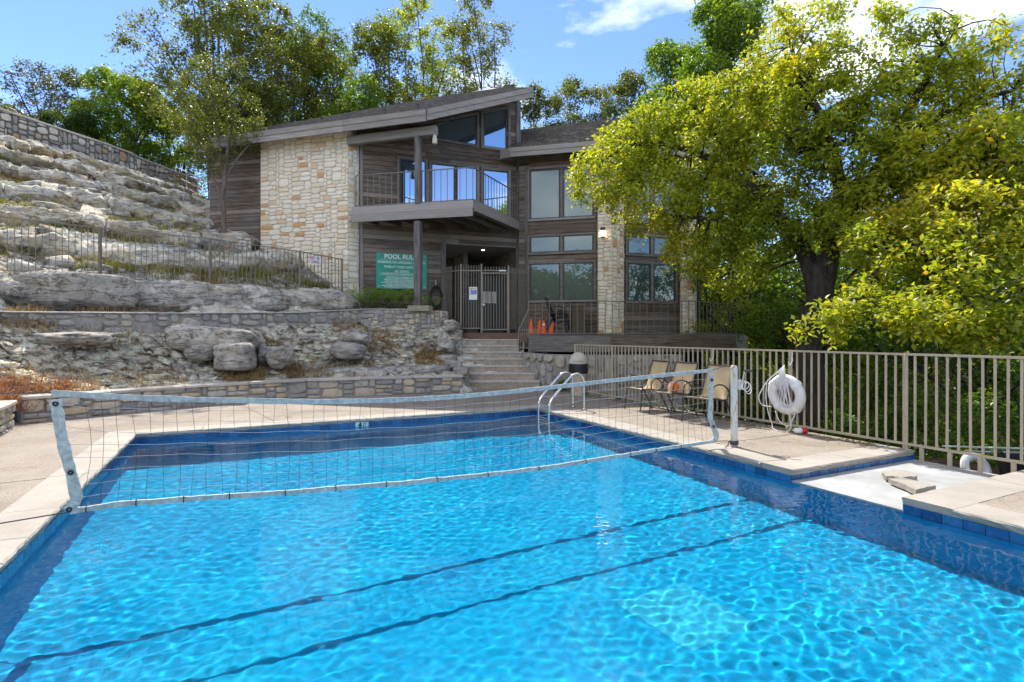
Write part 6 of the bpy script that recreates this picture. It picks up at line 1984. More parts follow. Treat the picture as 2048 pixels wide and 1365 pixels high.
# ================================================================== ON THE WOOD DECK
M_CONE = M_plain("orange_cone_plastic", (.75, .10, .012), .45, 0, .05)
def cone(label, u, Y, h, lean=0.0):
    p = PX(u, 670, Y); p.z = 1.47
    w = thing("traffic_cone", label, "cone", p, random.uniform(0, 1), "orange cones on the wood deck")
    M3 = Matrix.Rotation(lean, 3, 'Y')
    m = MB(); m.box(p + Vector((0, 0, .012)), (.25, .25, .022)); m.build("cone_base", M_CONE, w)
    m = MB(); m.lathe([(.10, .02), (.03, h - .02), (.022, h)], p, 18, M3); m.build("cone_body", M_CONE, w, auto=40)
    return w, p, M3
cone("orange cone nearest the stair rail", 1062, 17.3, .47)
c2_, p_, M3 = cone("orange cone between the left cone and the banded one", 1077, 17.6, .46, .10)
c3_, p_, M3 = cone("orange cone with a pale band and dark tip", 1087, 17.3, .44)
m = MB(); m.lathe([(.0545, .28), (.046, .33)], p_, 18, M3); m.build("band", M_WHITE, c3_)
m = MB(); m.lathe([(.0265, .40), (.024, .46), (.02, .47)], p_, 12, M3); m.build("tip", M_BLACK, c3_)
cone("orange cone half hidden by the stacked dark chairs", 1101, 17.7, .40, .22)
for k, (dx, dy, dz, lab) in enumerate(((0, 0, 0, "bottom dark chair of the stack on the wood deck"), (-.06, -.02, .13, "dark chair second in the stack on the wood deck"), (-.12, -.04, .26, "topmost dark chair of the stack on the wood deck"))):
    pc_ = PX(1120, 670, 18.0)
    sling_chair(lab, (pc_.x + dx, 18.0 + dy, 1.47 + dz), R(75), "dark chairs stacked on the deck", M_CHDK, M_BLACK, name="stacked_chair")
pb = PX(1156, 670, 18.0)
hm = thing("wicker_hamper", "brown ribbed wicker hamper beside the stacked dark chairs", "hamper", (pb.x, 18.05, 1.47))
M_WICK = M_plain("brown_wicker", (.105, .075, .045), .7, 0, .25, 30)
m = MB()
for k in range(15):
    z = 1.48 + .06*k; f = 1 - .12*k/15
    m.box((pb.x, 18.05, z + .026), (.44*f + .008*(k % 2), .38*f + .008*(k % 2), .050))
m.build("woven_body", M_WICK, hm)
m = MB(); m.box((pb.x, 18.05, 2.395), (.42, .36, .03)); m.build("lid", M_WICK, hm)
# coiled garden hose by the sign
ah, zh = W2.px(871, 590)
hs = thing("hose_reel", "coiled dark garden hose hanging on the wood wall right of the sign", "hose", W2.pt(ah, zh, .1))
fM = Matrix((W2.d, Vector((0, 0, 1)), W2.n)).transposed()
m = MB()
for k in range(6):
    c_ = W2.pt(ah + random.uniform(-.02, .02), zh - .02*k, .08 + .02*(k % 3))
    pts = [c_ + fM @ Vector((.17*math.cos(a)*(1+.05*k), .32*math.sin(a)*(1 if math.sin(a) > 0 else 1.15), 0)) for a in np.linspace(0, 2*math.pi, 26)]
    m.tube(pts, .018, 6)
m.build("hose", M_BLACK, hs, smooth=True)
m = MB(); m.tube([W2.pt(ah, zh + .50, .03), W2.pt(ah, zh + .34, .05), W2.pt(ah, zh + .28, .12)], .02, 6); m.build("tap", M_GALV, hs)
# ================================================================== TREES AND PLANTS
def mat_leaf(name, stops, trans=.52, rough=.42, spec=.45, tcol=(1.5, 1.42, .6)):
    g = G(name)
    at = g.n('Attribute', attribute_name='tint')
    c = g.ramp(at.outputs['Fac'], stops)
    tc = g.mixc(1.0, c, tcol, 'MULTIPLY')
    d = g.n('BsdfPrincipled', {'Base Color': c, 'Roughness': rough, 'Specular IOR Level': spec})
    t = g.n('BsdfTranslucent', {'Color': tc})
    m = g.n('MixShader', {0: trans})
    g.t.links.new(d.outputs[0], m.inputs[1]); g.t.links.new(t.outputs[0], m.inputs[2])
    g.surf(m); return g.m
M_LF_YEL = mat_leaf("yellow_green_leaf", [(0, (.10, .16, .014)), (.30, (.19, .26, .020)), (.60, (.32, .37, .030)), (.84, (.46, .45, .04)), (.95, (.54, .40, .03)), (1, (.52, .23, .03))])
M_LF_GRN = mat_leaf("bright_green_leaf", [(0, (.055, .12, .014)), (.4, (.11, .20, .020)), (.75, (.20, .29, .03)), (1, (.32, .36, .04))])
M_LF_OLV = mat_leaf("olive_leaf", [(0, (.055, .080, .018)), (.4, (.11, .14, .026)), (.75, (.18, .195, .035)), (1, (.29, .26, .045))])
M_LF_DRK = mat_leaf("dark_green_leaf", [(0, (.022, .052, .013)), (.5, (.045, .090, .018)), (.85, (.08, .135, .024)), (1, (.14, .19, .03))], .35)
M_LF_GRY = mat_leaf("grey_green_leaf", [(0, (.07, .08, .035)), (.5, (.12, .13, .05)), (1, (.20, .19, .08))], .35)
def mat_bark(name, a, b):
    g = G(name); p = g.pos((6, 6, 1.4)); n1 = g.noise(p, 3, 7, .7, .6); v = g.n('TexVoronoi', {'Vector': g.pos((16, 16, 3)), 'Scale': 1.0})
    c = g.ramp(n1, [(.3, a), (.65, b)])
    g.bsdf(c, .92, g.bump(g.math('ADD', n1, v.outputs['Distance']), .9, .05), .15); return g.m
M_BARK = mat_bark("dark_ridged_bark", (.022, .018, .014), (.085, .072, .058))
M_BARK_G = mat_bark("grey_bark", (.05, .044, .037), (.15, .135, .115))
M_BARK_T = mat_bark("smooth_tan_bark", (.10, .075, .058), (.22, .175, .14))

def np_tubes(P0_, P1_, P2_, r0, r1, n=3, seg=3):
    """quadratic curves as thin tubes, vectorised"""
    K = len(P0_); ts = np.linspace(0, 1, seg+1)
    rings = []
    for t in ts:
        c = (1-t)**2*P0_ + 2*t*(1-t)*P1_ + t*t*P2_
        d = 2*(1-t)*(P1_-P0_) + 2*t*(P2_-P1_)
        d /= np.linalg.norm(d, axis=1, keepdims=True) + 1e-9
        a = np.cross(d, np.array([.31, .57, .76])); a /= np.linalg.norm(a, axis=1, keepdims=True) + 1e-9
        b = np.cross(d, a)
        r = (r0*(1-t) + r1*t)[:, None]
        for k in range(n):
            an = 2*math.pi*k/n; rings.append(c + (a*math.cos(an)+b*math.sin(an))*r)
    V = np.stack(rings, 1)           # K, (seg+1)*n, 3
    F = []
    for s in range(seg):
        for k in range(n):
            k2 = (k+1) % n; F.append((s*n+k, s*n+k2, (s+1)*n+k2, (s+1)*n+k))
    F = np.array(F)
    m = (seg+1)*n
    return V.reshape(-1, 3), (F[None] + (np.arange(K)*m)[:, None, None]).reshape(-1, 4)

def leaves(P, size, r, droop=.35, aspect=.55, flat=.55):
    """folded leaves at the points P: two triangles each"""
    n = len(P)
    ax = r.normal(size=(n, 3)); ax[:, 2] = ax[:, 2]*.6 - droop
    ax /= np.linalg.norm(ax, axis=1, keepdims=True)
    up = r.normal(size=(n, 3))*flat + np.array([0, 0, 1.0])
    sd = np.cross(ax, up); sd /= np.linalg.norm(sd, axis=1, keepdims=True) + 1e-9
    nr = np.cross(sd, ax)
    s = size*r.uniform(.65, 1.25, n)
    a = P; b = P + ax*s[:, None]
    mid = P + ax*(s*.45)[:, None] + nr*(s*.10)[:, None]
    w = (s*aspect*.5)[:, None]
    l = mid + sd*w; q = mid - sd*w
    V = np.stack([a, l, b, q], 1).reshape(-1, 3)
    F = np.array([[0, 1, 2], [0, 2, 3]])
    return V, (F[None] + (np.arange(n)*4)[:, None, None]).reshape(-1, 3)

def tree(name, label, cat, trunk, limbs, blobs, leaf, mat, bark, seed, group=None, per_twig=14, twig_len=(.35, .9), droop=.3, tone=.5, shell=.6, dead=0, limb_n=7, twig_r=.006, aspect=.55, bright=0.0):
    """trunk: [(point, radius)...]; limbs: list of such lists; blobs: (centre, radii, number of twigs)"""
    r = np.random.default_rng(seed)
    base = trunk[0][0]
    w = thing(name, label, cat, base, 0, group)
    m = MB()
    def limb(pts, nn):
        c = spl([p for p, q in pts], max(6, 4*(len(pts)-1)))
        rr = np.interp(np.linspace(0, len(pts)-1, len(c)), range(len(pts)), [q for p, q in pts])
        c2 = [p + Vector(r.normal(size=3))*float(q)*(.05 if q > .08 else .16) for p, q in zip(c, rr)]
        m.tube(c2, [float(x)*(1 + .06*r.normal()) for x in rr], nn)
        return [(p, float(q)) for p, q in zip(c2, rr)]
    skel = limb(trunk, 12)
    nodes = skel[len(skel)//2:]
    for l in limbs: nodes = nodes + limb(l, limb_n)[1:]
    NP_ = np.array([p[:] for p, q in nodes]); NR = np.array([q for p, q in nodes])
    tw0, tw1, tw2, tr0, LP, LT = [], [], [], [], [], []
    for (c, rad, nt) in blobs:
        c = np.array(c[:]); rad = np.array(rad)
        d = r.normal(size=(nt, 3)); d /= np.linalg.norm(d, axis=1, keepdims=True)
        k = (r.random(nt)**(1/3))*(1-shell) + shell*(.55 + .45*r.random(nt))
        E = c + d*rad*k[:, None]
        # a few branchlets from limb to cluster centres, then twigs off them
        ncl = max(2, nt//9)
        cl = E[r.choice(nt, ncl, replace=False)]
        dd = np.linalg.norm(cl[:, None]-NP_[None], axis=2)
        j = dd.argmin(1)
        S = NP_[j]
        mid = (S + cl)/2 + r.normal(size=cl.shape)*.12*np.linalg.norm(cl-S, axis=1, keepdims=True) + np.array([0, 0, .1])*np.linalg.norm(cl-S, axis=1, keepdims=True)
        tw0.append(S); tw1.append(mid); tw2.append(cl); tr0.append(np.minimum(NR[j]*.5, .012 + .014*np.linalg.norm(cl-S, axis=1)))
        # branch nodes for twigs
        BN = np.concatenate([((1-t)**2*S + 2*t*(1-t)*mid + t*t*cl) for t in (.45, .7, .9, 1.0)])
        dd = np.linalg.norm(E[:, None]-BN[None], axis=2); j = dd.argmin(1)
        S2 = BN[j]; L = np.linalg.norm(E-S2, axis=1)
        # limit twig length: pull the end back along the way
        lim = r.uniform(*twig_len, nt); f = np.minimum(1, lim/(L+1e-6))
        # keep long reach for the silhouette
        E2_ = S2 + (E-S2)*np.maximum(f, .55)[:, None]
        md = (S2+E2_)/2 + r.normal(size=E.shape)*.10*L[:, None]
        E2_[:, 2] -= droop*.25*L
        tw0.append(S2); tw1.append(md); tw2.append(E2_); tr0.append(np.full(nt, twig_r))
        q = int(per_twig)
        t = r.uniform(.25, 1.08, (nt, q))[..., None]
        PT = (1-t)**2*S2[:, None] + 2*t*(1-t)*md[:, None] + t*t*E2_[:, None]
        PT = PT + r.normal(size=PT.shape)*leaf*.75
        keepn = r.random(nt) > dead
        PT = PT[keepn].reshape(-1, 3)
        LP.append(PT)
    T0, T1, T2, TR = (np.concatenate(x) for x in (tw0, tw1, tw2, tr0))
    tv, tf = np_tubes(T0, T1, T2, TR, np.maximum(.0025, TR*.35), 3, 3)
    # trunk + limbs + twigs: one part
    base_v = np.array([p[:] for p in m.v]); 
    quads = np.array([f for f in m.f if len(f) == 4])
    V = np.concatenate([base_v, tv]); F = np.concatenate([quads, tf + len(base_v)])
    np_mesh("trunk", V, F, bark, w, smooth=True)
    LPn = np.concatenate(LP)
    lv, lf = leaves(LPn, leaf, r, droop, aspect)
    n1 = fbm(LPn[:, 0]*.55+seed, LPn[:, 1]*.55, LPn[:, 2]*.55, octv=2, seed=seed)
    tint = np.clip(.42 + bright + tone*n1*.9 + r.normal(0, .17, len(LPn)), 0, .9)
    hot = r.random(len(LPn)) < .02
    tint[hot] = r.uniform(.85, 1.0, hot.sum())
    np_mesh("crown", lv, lf, mat, w, attr={'tint': np.repeat(tint, 2)})
    return w
NLEAF = 0

# ---------------------------------------------------------------- the big yellow-green tree on the right
def V3(x, y, z): return Vector((x, y, z))
def big_tree():
    def PT(u, v, Y): return PX(u, v, Y*(1.08 + .47*min(1, max(0, (1640-u)/380))))
    b = PT(1622, 690, 10.6); zb = rz(b.x, b.y) - .2
    f = PT(1640, 545, 10.5)
    trunk = [(V3(b.x - .05, b.y, zb), .36), (PT(1618, 690, 10.6), .28), (PT(1640, 600, 10.5), .255), (f, .20), (PT(1645, 520, 10.5), .10)]
    limbs = [
        [(PT(1638, 585, 10.5), .20), (PT(1605, 500, 10.5), .19), (PT(1560, 440, 10.4), .16), (PT(1480, 360, 10.0), .12), (PT(1380, 300, 9.6), .08), (PT(1270, 290, 9.0), .04), (PT(1190, 330, 8.7), .018)],
        [(PT(1640, 590, 10.5), .22), (PT(1668, 480, 10.5), .20), (PT(1720, 400, 10.4), .17), (PT(1790, 280, 10.0), .12), (PT(1850, 160, 9.7), .07), (PT(1920, 40, 9.5), .03)],
        [(PT(1668, 480, 10.5), .16), (PT(1680, 380, 10.6), .13), (PT(1650, 260, 10.6), .09), (PT(1600, 140, 10.6), .05), (PT(1570, 60, 10.7), .02)],
        [(PT(1720, 400, 10.4), .13), (PT(1820, 350, 9.6), .10), (PT(1930, 330, 8.8), .07), (PT(2060, 330, 8.2), .04), (PT(2200, 350, 8), .02)],
        [(PT(1560, 440, 10.4), .12), (PT(1500, 450, 9.8), .08), (PT(1420, 440, 9.3), .05), (PT(1330, 430, 8.9), .02)],
        [(PT(1480, 360, 10.0), .09), (PT(1420, 250, 10.0), .06), (PT(1360, 190, 9.8), .025)],
        [(PT(1668, 480, 10.5), .13), (PT(1760, 490, 9.4), .09), (PT(1850, 500, 8.3), .055), (PT(1960, 480, 7.6), .03)],
        [(PT(1760, 490, 9.4), .06), (PT(1740, 570, 8.2), .035), (PT(1700, 600, 7.4), .015)],
        [(PT(1850, 500, 8.3), .05), (PT(1900, 560, 7.4), .03), (PT(1950, 620, 6.9), .014)],
        [(PT(1790, 280, 10), .09), (PT(1900, 220, 9.4), .06), (PT(2030, 180, 9), .03)],
    ]
    B = []
    def bl(u, v, Y, ru, rv_, ry, n): c = PT(u, v, Y); k = c.y/FPX; B.append((c, (ru*k, ry*c.y/Y, rv_*k), n))
    bl(1215, 350, 8.8, 92, 70, .8, 190); bl(1250, 300, 9.2, 80, 60, .9, 150); bl(1310, 400, 9.0, 105, 80, 1.0, 230); bl(1300, 260, 9.6, 80, 50, .9, 120)
    bl(1400, 310, 9.8, 120, 95, 1.2, 300); bl(1420, 440, 9.4, 110, 75, 1.0, 230); bl(1370, 510, 9.2, 60, 45, .7, 70); bl(1480, 230, 10.2, 120, 90, 1.2, 260)
    bl(1540, 330, 10.2, 130, 100, 1.3, 300); bl(1620, 200, 10.6, 130, 100, 1.3, 240); bl(1580, 90, 10.8, 110, 90, 1.2, 130); bl(1700, 90, 10.6, 110, 90, 1.2, 120)
    bl(1700, 300, 10.4, 130, 100, 1.3, 280); bl(1810, 210, 10, 120, 100, 1.3, 200); bl(1880, 110, 9.7, 120, 90, 1.2, 110); bl(1990, 150, 9.2, 110, 100, 1.2, 80)
    bl(1880, 320, 9.2, 130, 90, 1.2, 260); bl(2000, 320, 8.6, 130, 110, 1.2, 260); bl(2100, 420, 8, 110, 120, 1, 150); bl(1530, 470, 9.8, 90, 60, .9, 120)
    bl(1920, 450, 8.2, 150, 110, 1.5, 200); bl(1800, 490, 8.6, 120, 85, 1.2, 130); bl(2000, 570, 7.6, 120, 100, 1.3, 120); bl(1870, 560, 7.8, 130, 90, 1.3, 130); bl(1760, 420, 9.8, 120, 90, 1.3, 150); bl(1960, 420, 9.4, 130, 100, 1.4, 170)
    bl(1760, 610, 7.6, 90, 55, .8, 50); bl(1670, 620, 7.4, 55, 30, .4, 20); bl(1980, 660, 6.9, 100, 45, .5, 70); bl(1850, 640, 7.0, 95, 40, .5, 70)
    bl(1640, 660, 7.6, 60, 25, .3, 12); bl(1400, 220, 10.2, 100, 70, 1, 130); bl(1590, 430, 10.4, 110, 65, 1.0, 120); bl(1700, 440, 10.0, 90, 70, 1.0, 90); bl(1470, 550, 9.8, 85, 45, .8, 80); bl(1800, 340, 9.8, 110, 80, 1.2, 120); bl(1950, 230, 9.4, 110, 90, 1.2, 110); bl(1560, 200, 10.6, 110, 80, 1.2, 110)
    return tree("broadleaf_tree", "big yellow green broadleaf tree spreading over the beige fence on the right", "tree", trunk, limbs, B, .102, M_LF_YEL, M_BARK, 21, per_twig=20, twig_len=(.3, .8), droop=.45, tone=.42, shell=.45, twig_r=.005, bright=.16)
big_tree()

def simple_tree(label, base, height, spread, nblob, ntw, leaf, mat, bark, seed, group=None, name="tree", lean=(0, 0), trunk_r=.18, crown0=.3, fork=4, per_twig=12, dead=0.0, shell=.6, tone=.5, twig_len=(.5, 1.2), bright=0.0, flat=.75, droop=.2):
    r = random.Random(seed)
    b = Vector(base); top = b + Vector((lean[0], lean[1], height))
    J = lambda q: Vector((r.uniform(-q, q), r.uniform(-q, q), r.uniform(-q, q)*.5))
    t1 = b.lerp(top, max(.06, crown0*.8)) + J(.08*spread)
    t2 = b.lerp(top, crown0 + (1-crown0)*.42) + J(.16*spread)
    trunk = [(b - Vector((0, 0, .4)), trunk_r*1.25), (b.lerp(t1, .5) + J(.06*spread), trunk_r), (t1, trunk_r*.85), (t2, trunk_r*.42)]
    limbs = []; blobs = []
    for k in range(nblob):
        h = (k+.5)/nblob; a = k*2.4 + r.uniform(-.5, .5)
        prof = math.sin(math.pi*(.16 + .70*h))
        rad = spread*.66*prof*r.uniform(.45, 1.08)
        c = b.lerp(top, crown0 + (1-crown0)*h*.92) + Vector((math.cos(a)*rad, math.sin(a)*rad, 0))
        s = spread*r.uniform(.38, .58)*(.55 + .45*prof)
        blobs.append((c, (s, s, s*flat), int(ntw*r.uniform(.7, 1.3))))
        f = min(1, max(0, .15 + .85*h*r.uniform(.6, 1)))
        st_ = t1.lerp(t2, f); d = (c - st_)
        r0 = trunk_r*(.62 - .30*f)*r.uniform(.8, 1.1)
        md = st_ + d*.5 + Vector((0, 0, -.10*d.length if c.z > st_.z else .08*d.length)) + J(.10*d.length)
        up = c + d*.08 + Vector((0, 0, .05*d.length)) + J(.06*d.length)
        limbs.append([(st_, r0), (md, r0*.62), (c, r0*.30), (up, r0*.10)])
        if r.random() < .6:
            e2 = md + (d*.45) + J(.35*d.length)
            limbs.append([(md, r0*.42), (md.lerp(e2, .5) + J(.08*d.length), r0*.26), (e2, r0*.08)])
    return tree(name, label, "tree", trunk, limbs, blobs, leaf, mat, bark, seed, group, per_twig=per_twig, dead=dead, shell=shell, tone=tone, twig_len=twig_len, bright=bright, droop=droop, limb_n=6)

def hz(x, y):
    return float(z_hill(np.array([[x]], float), np.array([[y]], float))[0, 0])
# ---------------------------------------------------------------- trees on the hilltop, left and behind the roof
GH = "trees on the hilltop behind the wall and roof"
def hill_tree(label, u, Y, vtop, spread, mat, seed, nb=8, ntw=34, leaf=.15, bark=M_BARK_G, zb=None, **k):
    x = (u-1024)/FPX*Y; zb = (8.4 if x < -12 else hz(x, Y)) if zb is None else zb
    top = EYE + (HORIZON - vtop)/FPX*Y
    return simple_tree(label, (x, Y, zb), top - zb, spread, int(nb*1.5), int(ntw*2.3), leaf*1.28, mat, bark, seed, GH, **k)
hill_tree("sparse thin tree standing alone at the far left above the hill wall", 70, 28, 118, 2.1, M_LF_GRY, 101, 7, 26, .11, dead=.35, crown0=.35, trunk_r=.13, shell=.8)
hill_tree("low dark shrubby tree in the left corner above the hill wall", 0, 25, 205, 1.8, M_LF_GRY, 102, 5, 34, .12, crown0=.1, trunk_r=.1)
hill_tree("wispy tree between the lone thin tree and the bright green one", 160, 30, 130, 2.0, M_LF_OLV, 103, 7, 32, .12, dead=.1, crown0=.25, trunk_r=.12)
hill_tree("low dark evergreen bush tree behind the middle of the hill wall", 135, 26.5, 215, 1.7, M_LF_DRK, 104, 6, 46, .11, crown0=.05, trunk_r=.12)
hill_tree("dense bright green tree behind the hill wall", 255, 29, 138, 3.0, M_LF_GRN, 105, 9, 62, .14, crown0=.12, trunk_r=.16, bright=.15)
hill_tree("bright green low tree at the right end of the hill wall", 350, 31, 205, 2.6, M_LF_GRN, 106, 7, 50, .13, crown0=.08, trunk_r=.14, bright=.12)
hill_tree("tall open olive tree with upright dark limbs left of the house", 430, 27, -35, 4.2, M_LF_OLV, 107, 13, 44, .125, crown0=.25, trunk_r=.24, fork=8, shell=.75, bright=.04)
hill_tree("tall leafy tree behind the left end of the roof", 560, 31, 15, 4.0, M_LF_OLV, 108, 11, 48, .14, crown0=.15, trunk_r=.2, fork=6)
hill_tree("dark ivy green tree behind the middle of the roof", 640, 33, 40, 3.8, M_LF_GRN, 109, 11, 48, .15, crown0=.12, trunk_r=.2, fork=6)
hill_tree("green tree with pale limbs behind the roof vents", 740, 30, 10, 3.6, M_LF_OLV, 110, 10, 46, .14, crown0=.12, trunk_r=.18, fork=7, bright=.1)
hill_tree("tall yellowish tree behind the upper roof", 840, 31, -25, 3.7, M_LF_YEL, 111, 11, 40, .13, crown0=.15, trunk_r=.2, fork=7, shell=.75, bright=-.05)
hill_tree("upright feathery tree behind the roof peak", 955, 29, -30, 2.8, M_LF_OLV, 112, 11, 34, .12, crown0=.2, trunk_r=.17, fork=7, shell=.8, bright=.05)
hill_tree("dense low tree behind the centre of the main roof", 700, 27, 130, 3.0, M_LF_GRN, 113, 8, 50, .13, crown0=.05, trunk_r=.14)
hill_tree("bushy tree just left of the roof end", 510, 26, 170, 2.6, M_LF_OLV, 114, 8, 48, .12, crown0=.05, trunk_r=.14)
hill_tree("small tree behind the gap between the two roofs", 1085, 30, 155, 1.9, M_LF_OLV, 115, 7, 32, .12, zb=6, crown0=.3, trunk_r=.12, shell=.8)
hill_tree("thin tree behind the right roof", 1160, 32, 135, 2.1, M_LF_OLV, 116, 7, 30, .13, zb=5, crown0=.4, trunk_r=.13, shell=.8)
hill_tree("sparse tree behind the right roof ridge", 1250, 33, 125, 2.4, M_LF_OLV, 117, 8, 32, .13, zb=5, crown0=.4, trunk_r=.13, shell=.8)
hill_tree("taller tree rising behind the right roof next to the big tree", 1345, 30, 60, 2.6, M_LF_GRN, 118, 10, 42, .14, zb=3, crown0=.4, trunk_r=.16)
hill_tree("tall green tree behind the crown of the big tree", 1460, 24, -40, 3.2, M_LF_GRN, 119, 13, 60, .14, zb=1, crown0=.3, trunk_r=.2, fork=8)
hill_tree("yellowish far tree low behind the right roof", 1070, 34, 235, 2.0, M_LF_YEL, 120, 5, 36, .13, zb=5, crown0=.2, trunk_r=.12)
# slender crape myrtle by the house corner
bx = PX(448, 450, 17.9)
def myrtle():
    b = Vector((bx.x, bx.y, tz(bx.x, bx.y) - .1)); H = lambda u, v, Y=17.9: PX(u, v, Y)
    trunk = [(b, .085), (H(447, 400), .075), (H(450, 350), .065), (H(455, 300), .05), (H(470, 220), .025)]
    limbs = [[(H(447, 420), .05), (H(430, 360), .04), (H(405, 290), .03), (H(380, 230), .012)], [(H(449, 380), .05), (H(440, 300), .035), (H(425, 210), .02), (H(415, 150), .01)],
             [(H(450, 360), .04), (H(480, 310), .03), (H(520, 270), .012)], [(H(446, 400), .035), (H(425, 350), .02), (H(400, 330), .01)]]
    B = []
    def bl(u, v, ru, rv_, n, Y=17.9): B.append((H(u, v, Y), (ru/FPX*Y, ru/FPX*Y*.9, rv_/FPX*Y), n))
    bl(400, 190, 70, 50, 110); bl(440, 150, 70, 45, 100); bl(470, 220, 70, 50, 110); bl(390, 260, 65, 45, 100); bl(440, 280, 60, 40, 80); bl(500, 270, 45, 35, 55); bl(360, 220, 50, 40, 60); bl(420, 330, 50, 30, 50)
    tree("slender_tree", "slender multi stem tree with fine leaves at the left corner of the house", "tree", trunk, limbs, B, .085, M_LF_OLV, M_BARK_T, 130, per_twig=13, twig_len=(.3, .8), shell=.55, tone=.4)
myrtle()
# ---------------------------------------------------------------- woods on the right
GW = "trees in the ravine woods on the right"
def wood(label, x, y, h, spread, mat, seed, nb=9, ntw=60, leaf=.14, **k):
    zb = rz(x, y)
    k.setdefault('crown0', .15)
    return simple_tree(label, (x, y, zb), h, spread, nb, ntw, leaf, mat, M_BARK, seed, GW, **k)
wood("dark trunked tree leaning behind the big tree near the wood deck", 7.6, 14.6, 7.5, 2.6, M_LF_GRN, 201, 9, 56, .13, trunk_r=.2, crown0=.45, lean=(.9, 0))
wood("bright sunlit tree beyond the end of the wood deck", 8.8, 21.5, 9, 3.4, M_LF_YEL, 202, 10, 66, .15, crown0=.05, bright=-.04)
wood("sunlit green tree beyond the deck rail", 12.0, 22.5, 10, 3.6, M_LF_GRN, 203, 10, 66, .16, crown0=.05, bright=.25)
wood("dense green tree in the middle of the woods", 13.0, 17.5, 9.5, 3.4, M_LF_GRN, 204, 10, 66, .15, crown0=.06)
wood("tall tree at the right edge of the woods", 14.5, 13.5, 11, 3.4, M_LF_GRN, 205, 11, 70, .14, crown0=.1)
wood("dark tree low in the ravine beyond the fence", 10.6, 12.4, 6.0, 2.6, M_LF_DRK, 206, 8, 66, .12, crown0=.05)
wood("green tree close behind the right end of the fence", 10.2, 8.4, 6.2, 2.2, M_LF_GRN, 207, 8, 64, .11, crown0=.12, trunk_r=.12)
wood("far tree closing the woods on the right", 19.0, 18.0, 11, 4.0, M_LF_GRN, 208, 10, 60, .18, crown0=.05)
wood("far dark tree deep in the woods", 17.0, 24.0, 11, 4.2, M_LF_DRK, 209, 10, 60, .19, crown0=.04)
wood("far left tree of the woods behind the house side", 10.0, 28.0, 10, 3.6, M_LF_GRN, 210, 9, 56, .18, crown0=.04, bright=.15)
wood("thin dark stem tree right of the house pillar", 7.4, 18.8, 8, 1.9, M_LF_YEL, 211, 7, 40, .12, crown0=.4, trunk_r=.10)
wood("leafy tree by the far right corner of the fence", 12.4, 5.6, 7, 2.6, M_LF_GRN, 212, 8, 60, .12, crown0=.1, trunk_r=.14)
GU = "bushes in the ravine beyond the fence"
def bush(label, x, y, h, spread, mat, seed, nb=6, ntw=60, leaf=.10, z=None):
    zb = rz(x, y) if z is None else z
    t = simple_tree(label, (x, y, zb - .1), h, spread, nb, ntw, leaf, mat, M_BARK, seed, GU, name="bush", crown0=.02, trunk_r=.04, fork=4, per_twig=12, twig_len=(.25, .6), shell=.5)
    t['category'] = "bush"; return t
bush("dark feathery bush in front of the right end of the wood deck", 7.0, 15.9, 2.9, 1.3, M_LF_DRK, 301, 7, 80, .075)
bush("green bush behind the fence below the big trunk", 6.6, 11.6, 1.7, 1.1, M_LF_GRN, 302, 6, 70, .08)
bush("bush behind the fence by the hanging life ring", 6.3, 9.6, 1.6, 1.0, M_LF_GRN, 303, 6, 60, .08)
bush("leafy bush behind the fence right of the life ring", 7.3, 9.4, 2.2, 1.2, M_LF_GRN, 304, 7, 60, .08)
bush("bush beyond the spill notch under the fence", 8.0, 8.4, 1.9, 1.1, M_LF_GRN, 305, 6, 60, .08)
bush("dark bush near the right frame edge beyond the fence", 8.6, 7.2, 2.1, 1.1, M_LF_GRN, 306, 6, 60, .08)
bush("mid green bush deeper beyond the fence", 9.4, 10.4, 2.6, 1.5, M_LF_GRN, 307, 7, 70, .09)
bush("broad dark bush deep in the ravine", 9.2, 13.6, 3.2, 1.8, M_LF_GRN, 308, 8, 80, .09)
bush("low bush behind the far part of the fence", 4.6, 13.2, 1.0, .8, M_LF_DRK, 309, 5, 40, .08)
bush("sunlit bush beyond the wood deck rail", 9.8, 18.2, 3.6, 1.8, M_LF_YEL, 310, 8, 80, .10)
bush("green bush right of the wood deck", 10.6, 15.6, 3.4, 1.7, M_LF_GRN, 311, 8, 80, .10)
bush("bright bush between the far woods trees", 13.6, 19.8, 3.8, 2.2, M_LF_YEL, 312, 8, 80, .12)
bush("dark bush at the far right of the ravine", 11.4, 9.6, 3.0, 1.6, M_LF_DRK, 313, 8, 70, .09)
bush("low leafy plant at the foot of the boulder wall behind the trash can", 1.28, 14.25, .35, .22, M_LF_GRN, 314, 4, 14, .06, z=.02)
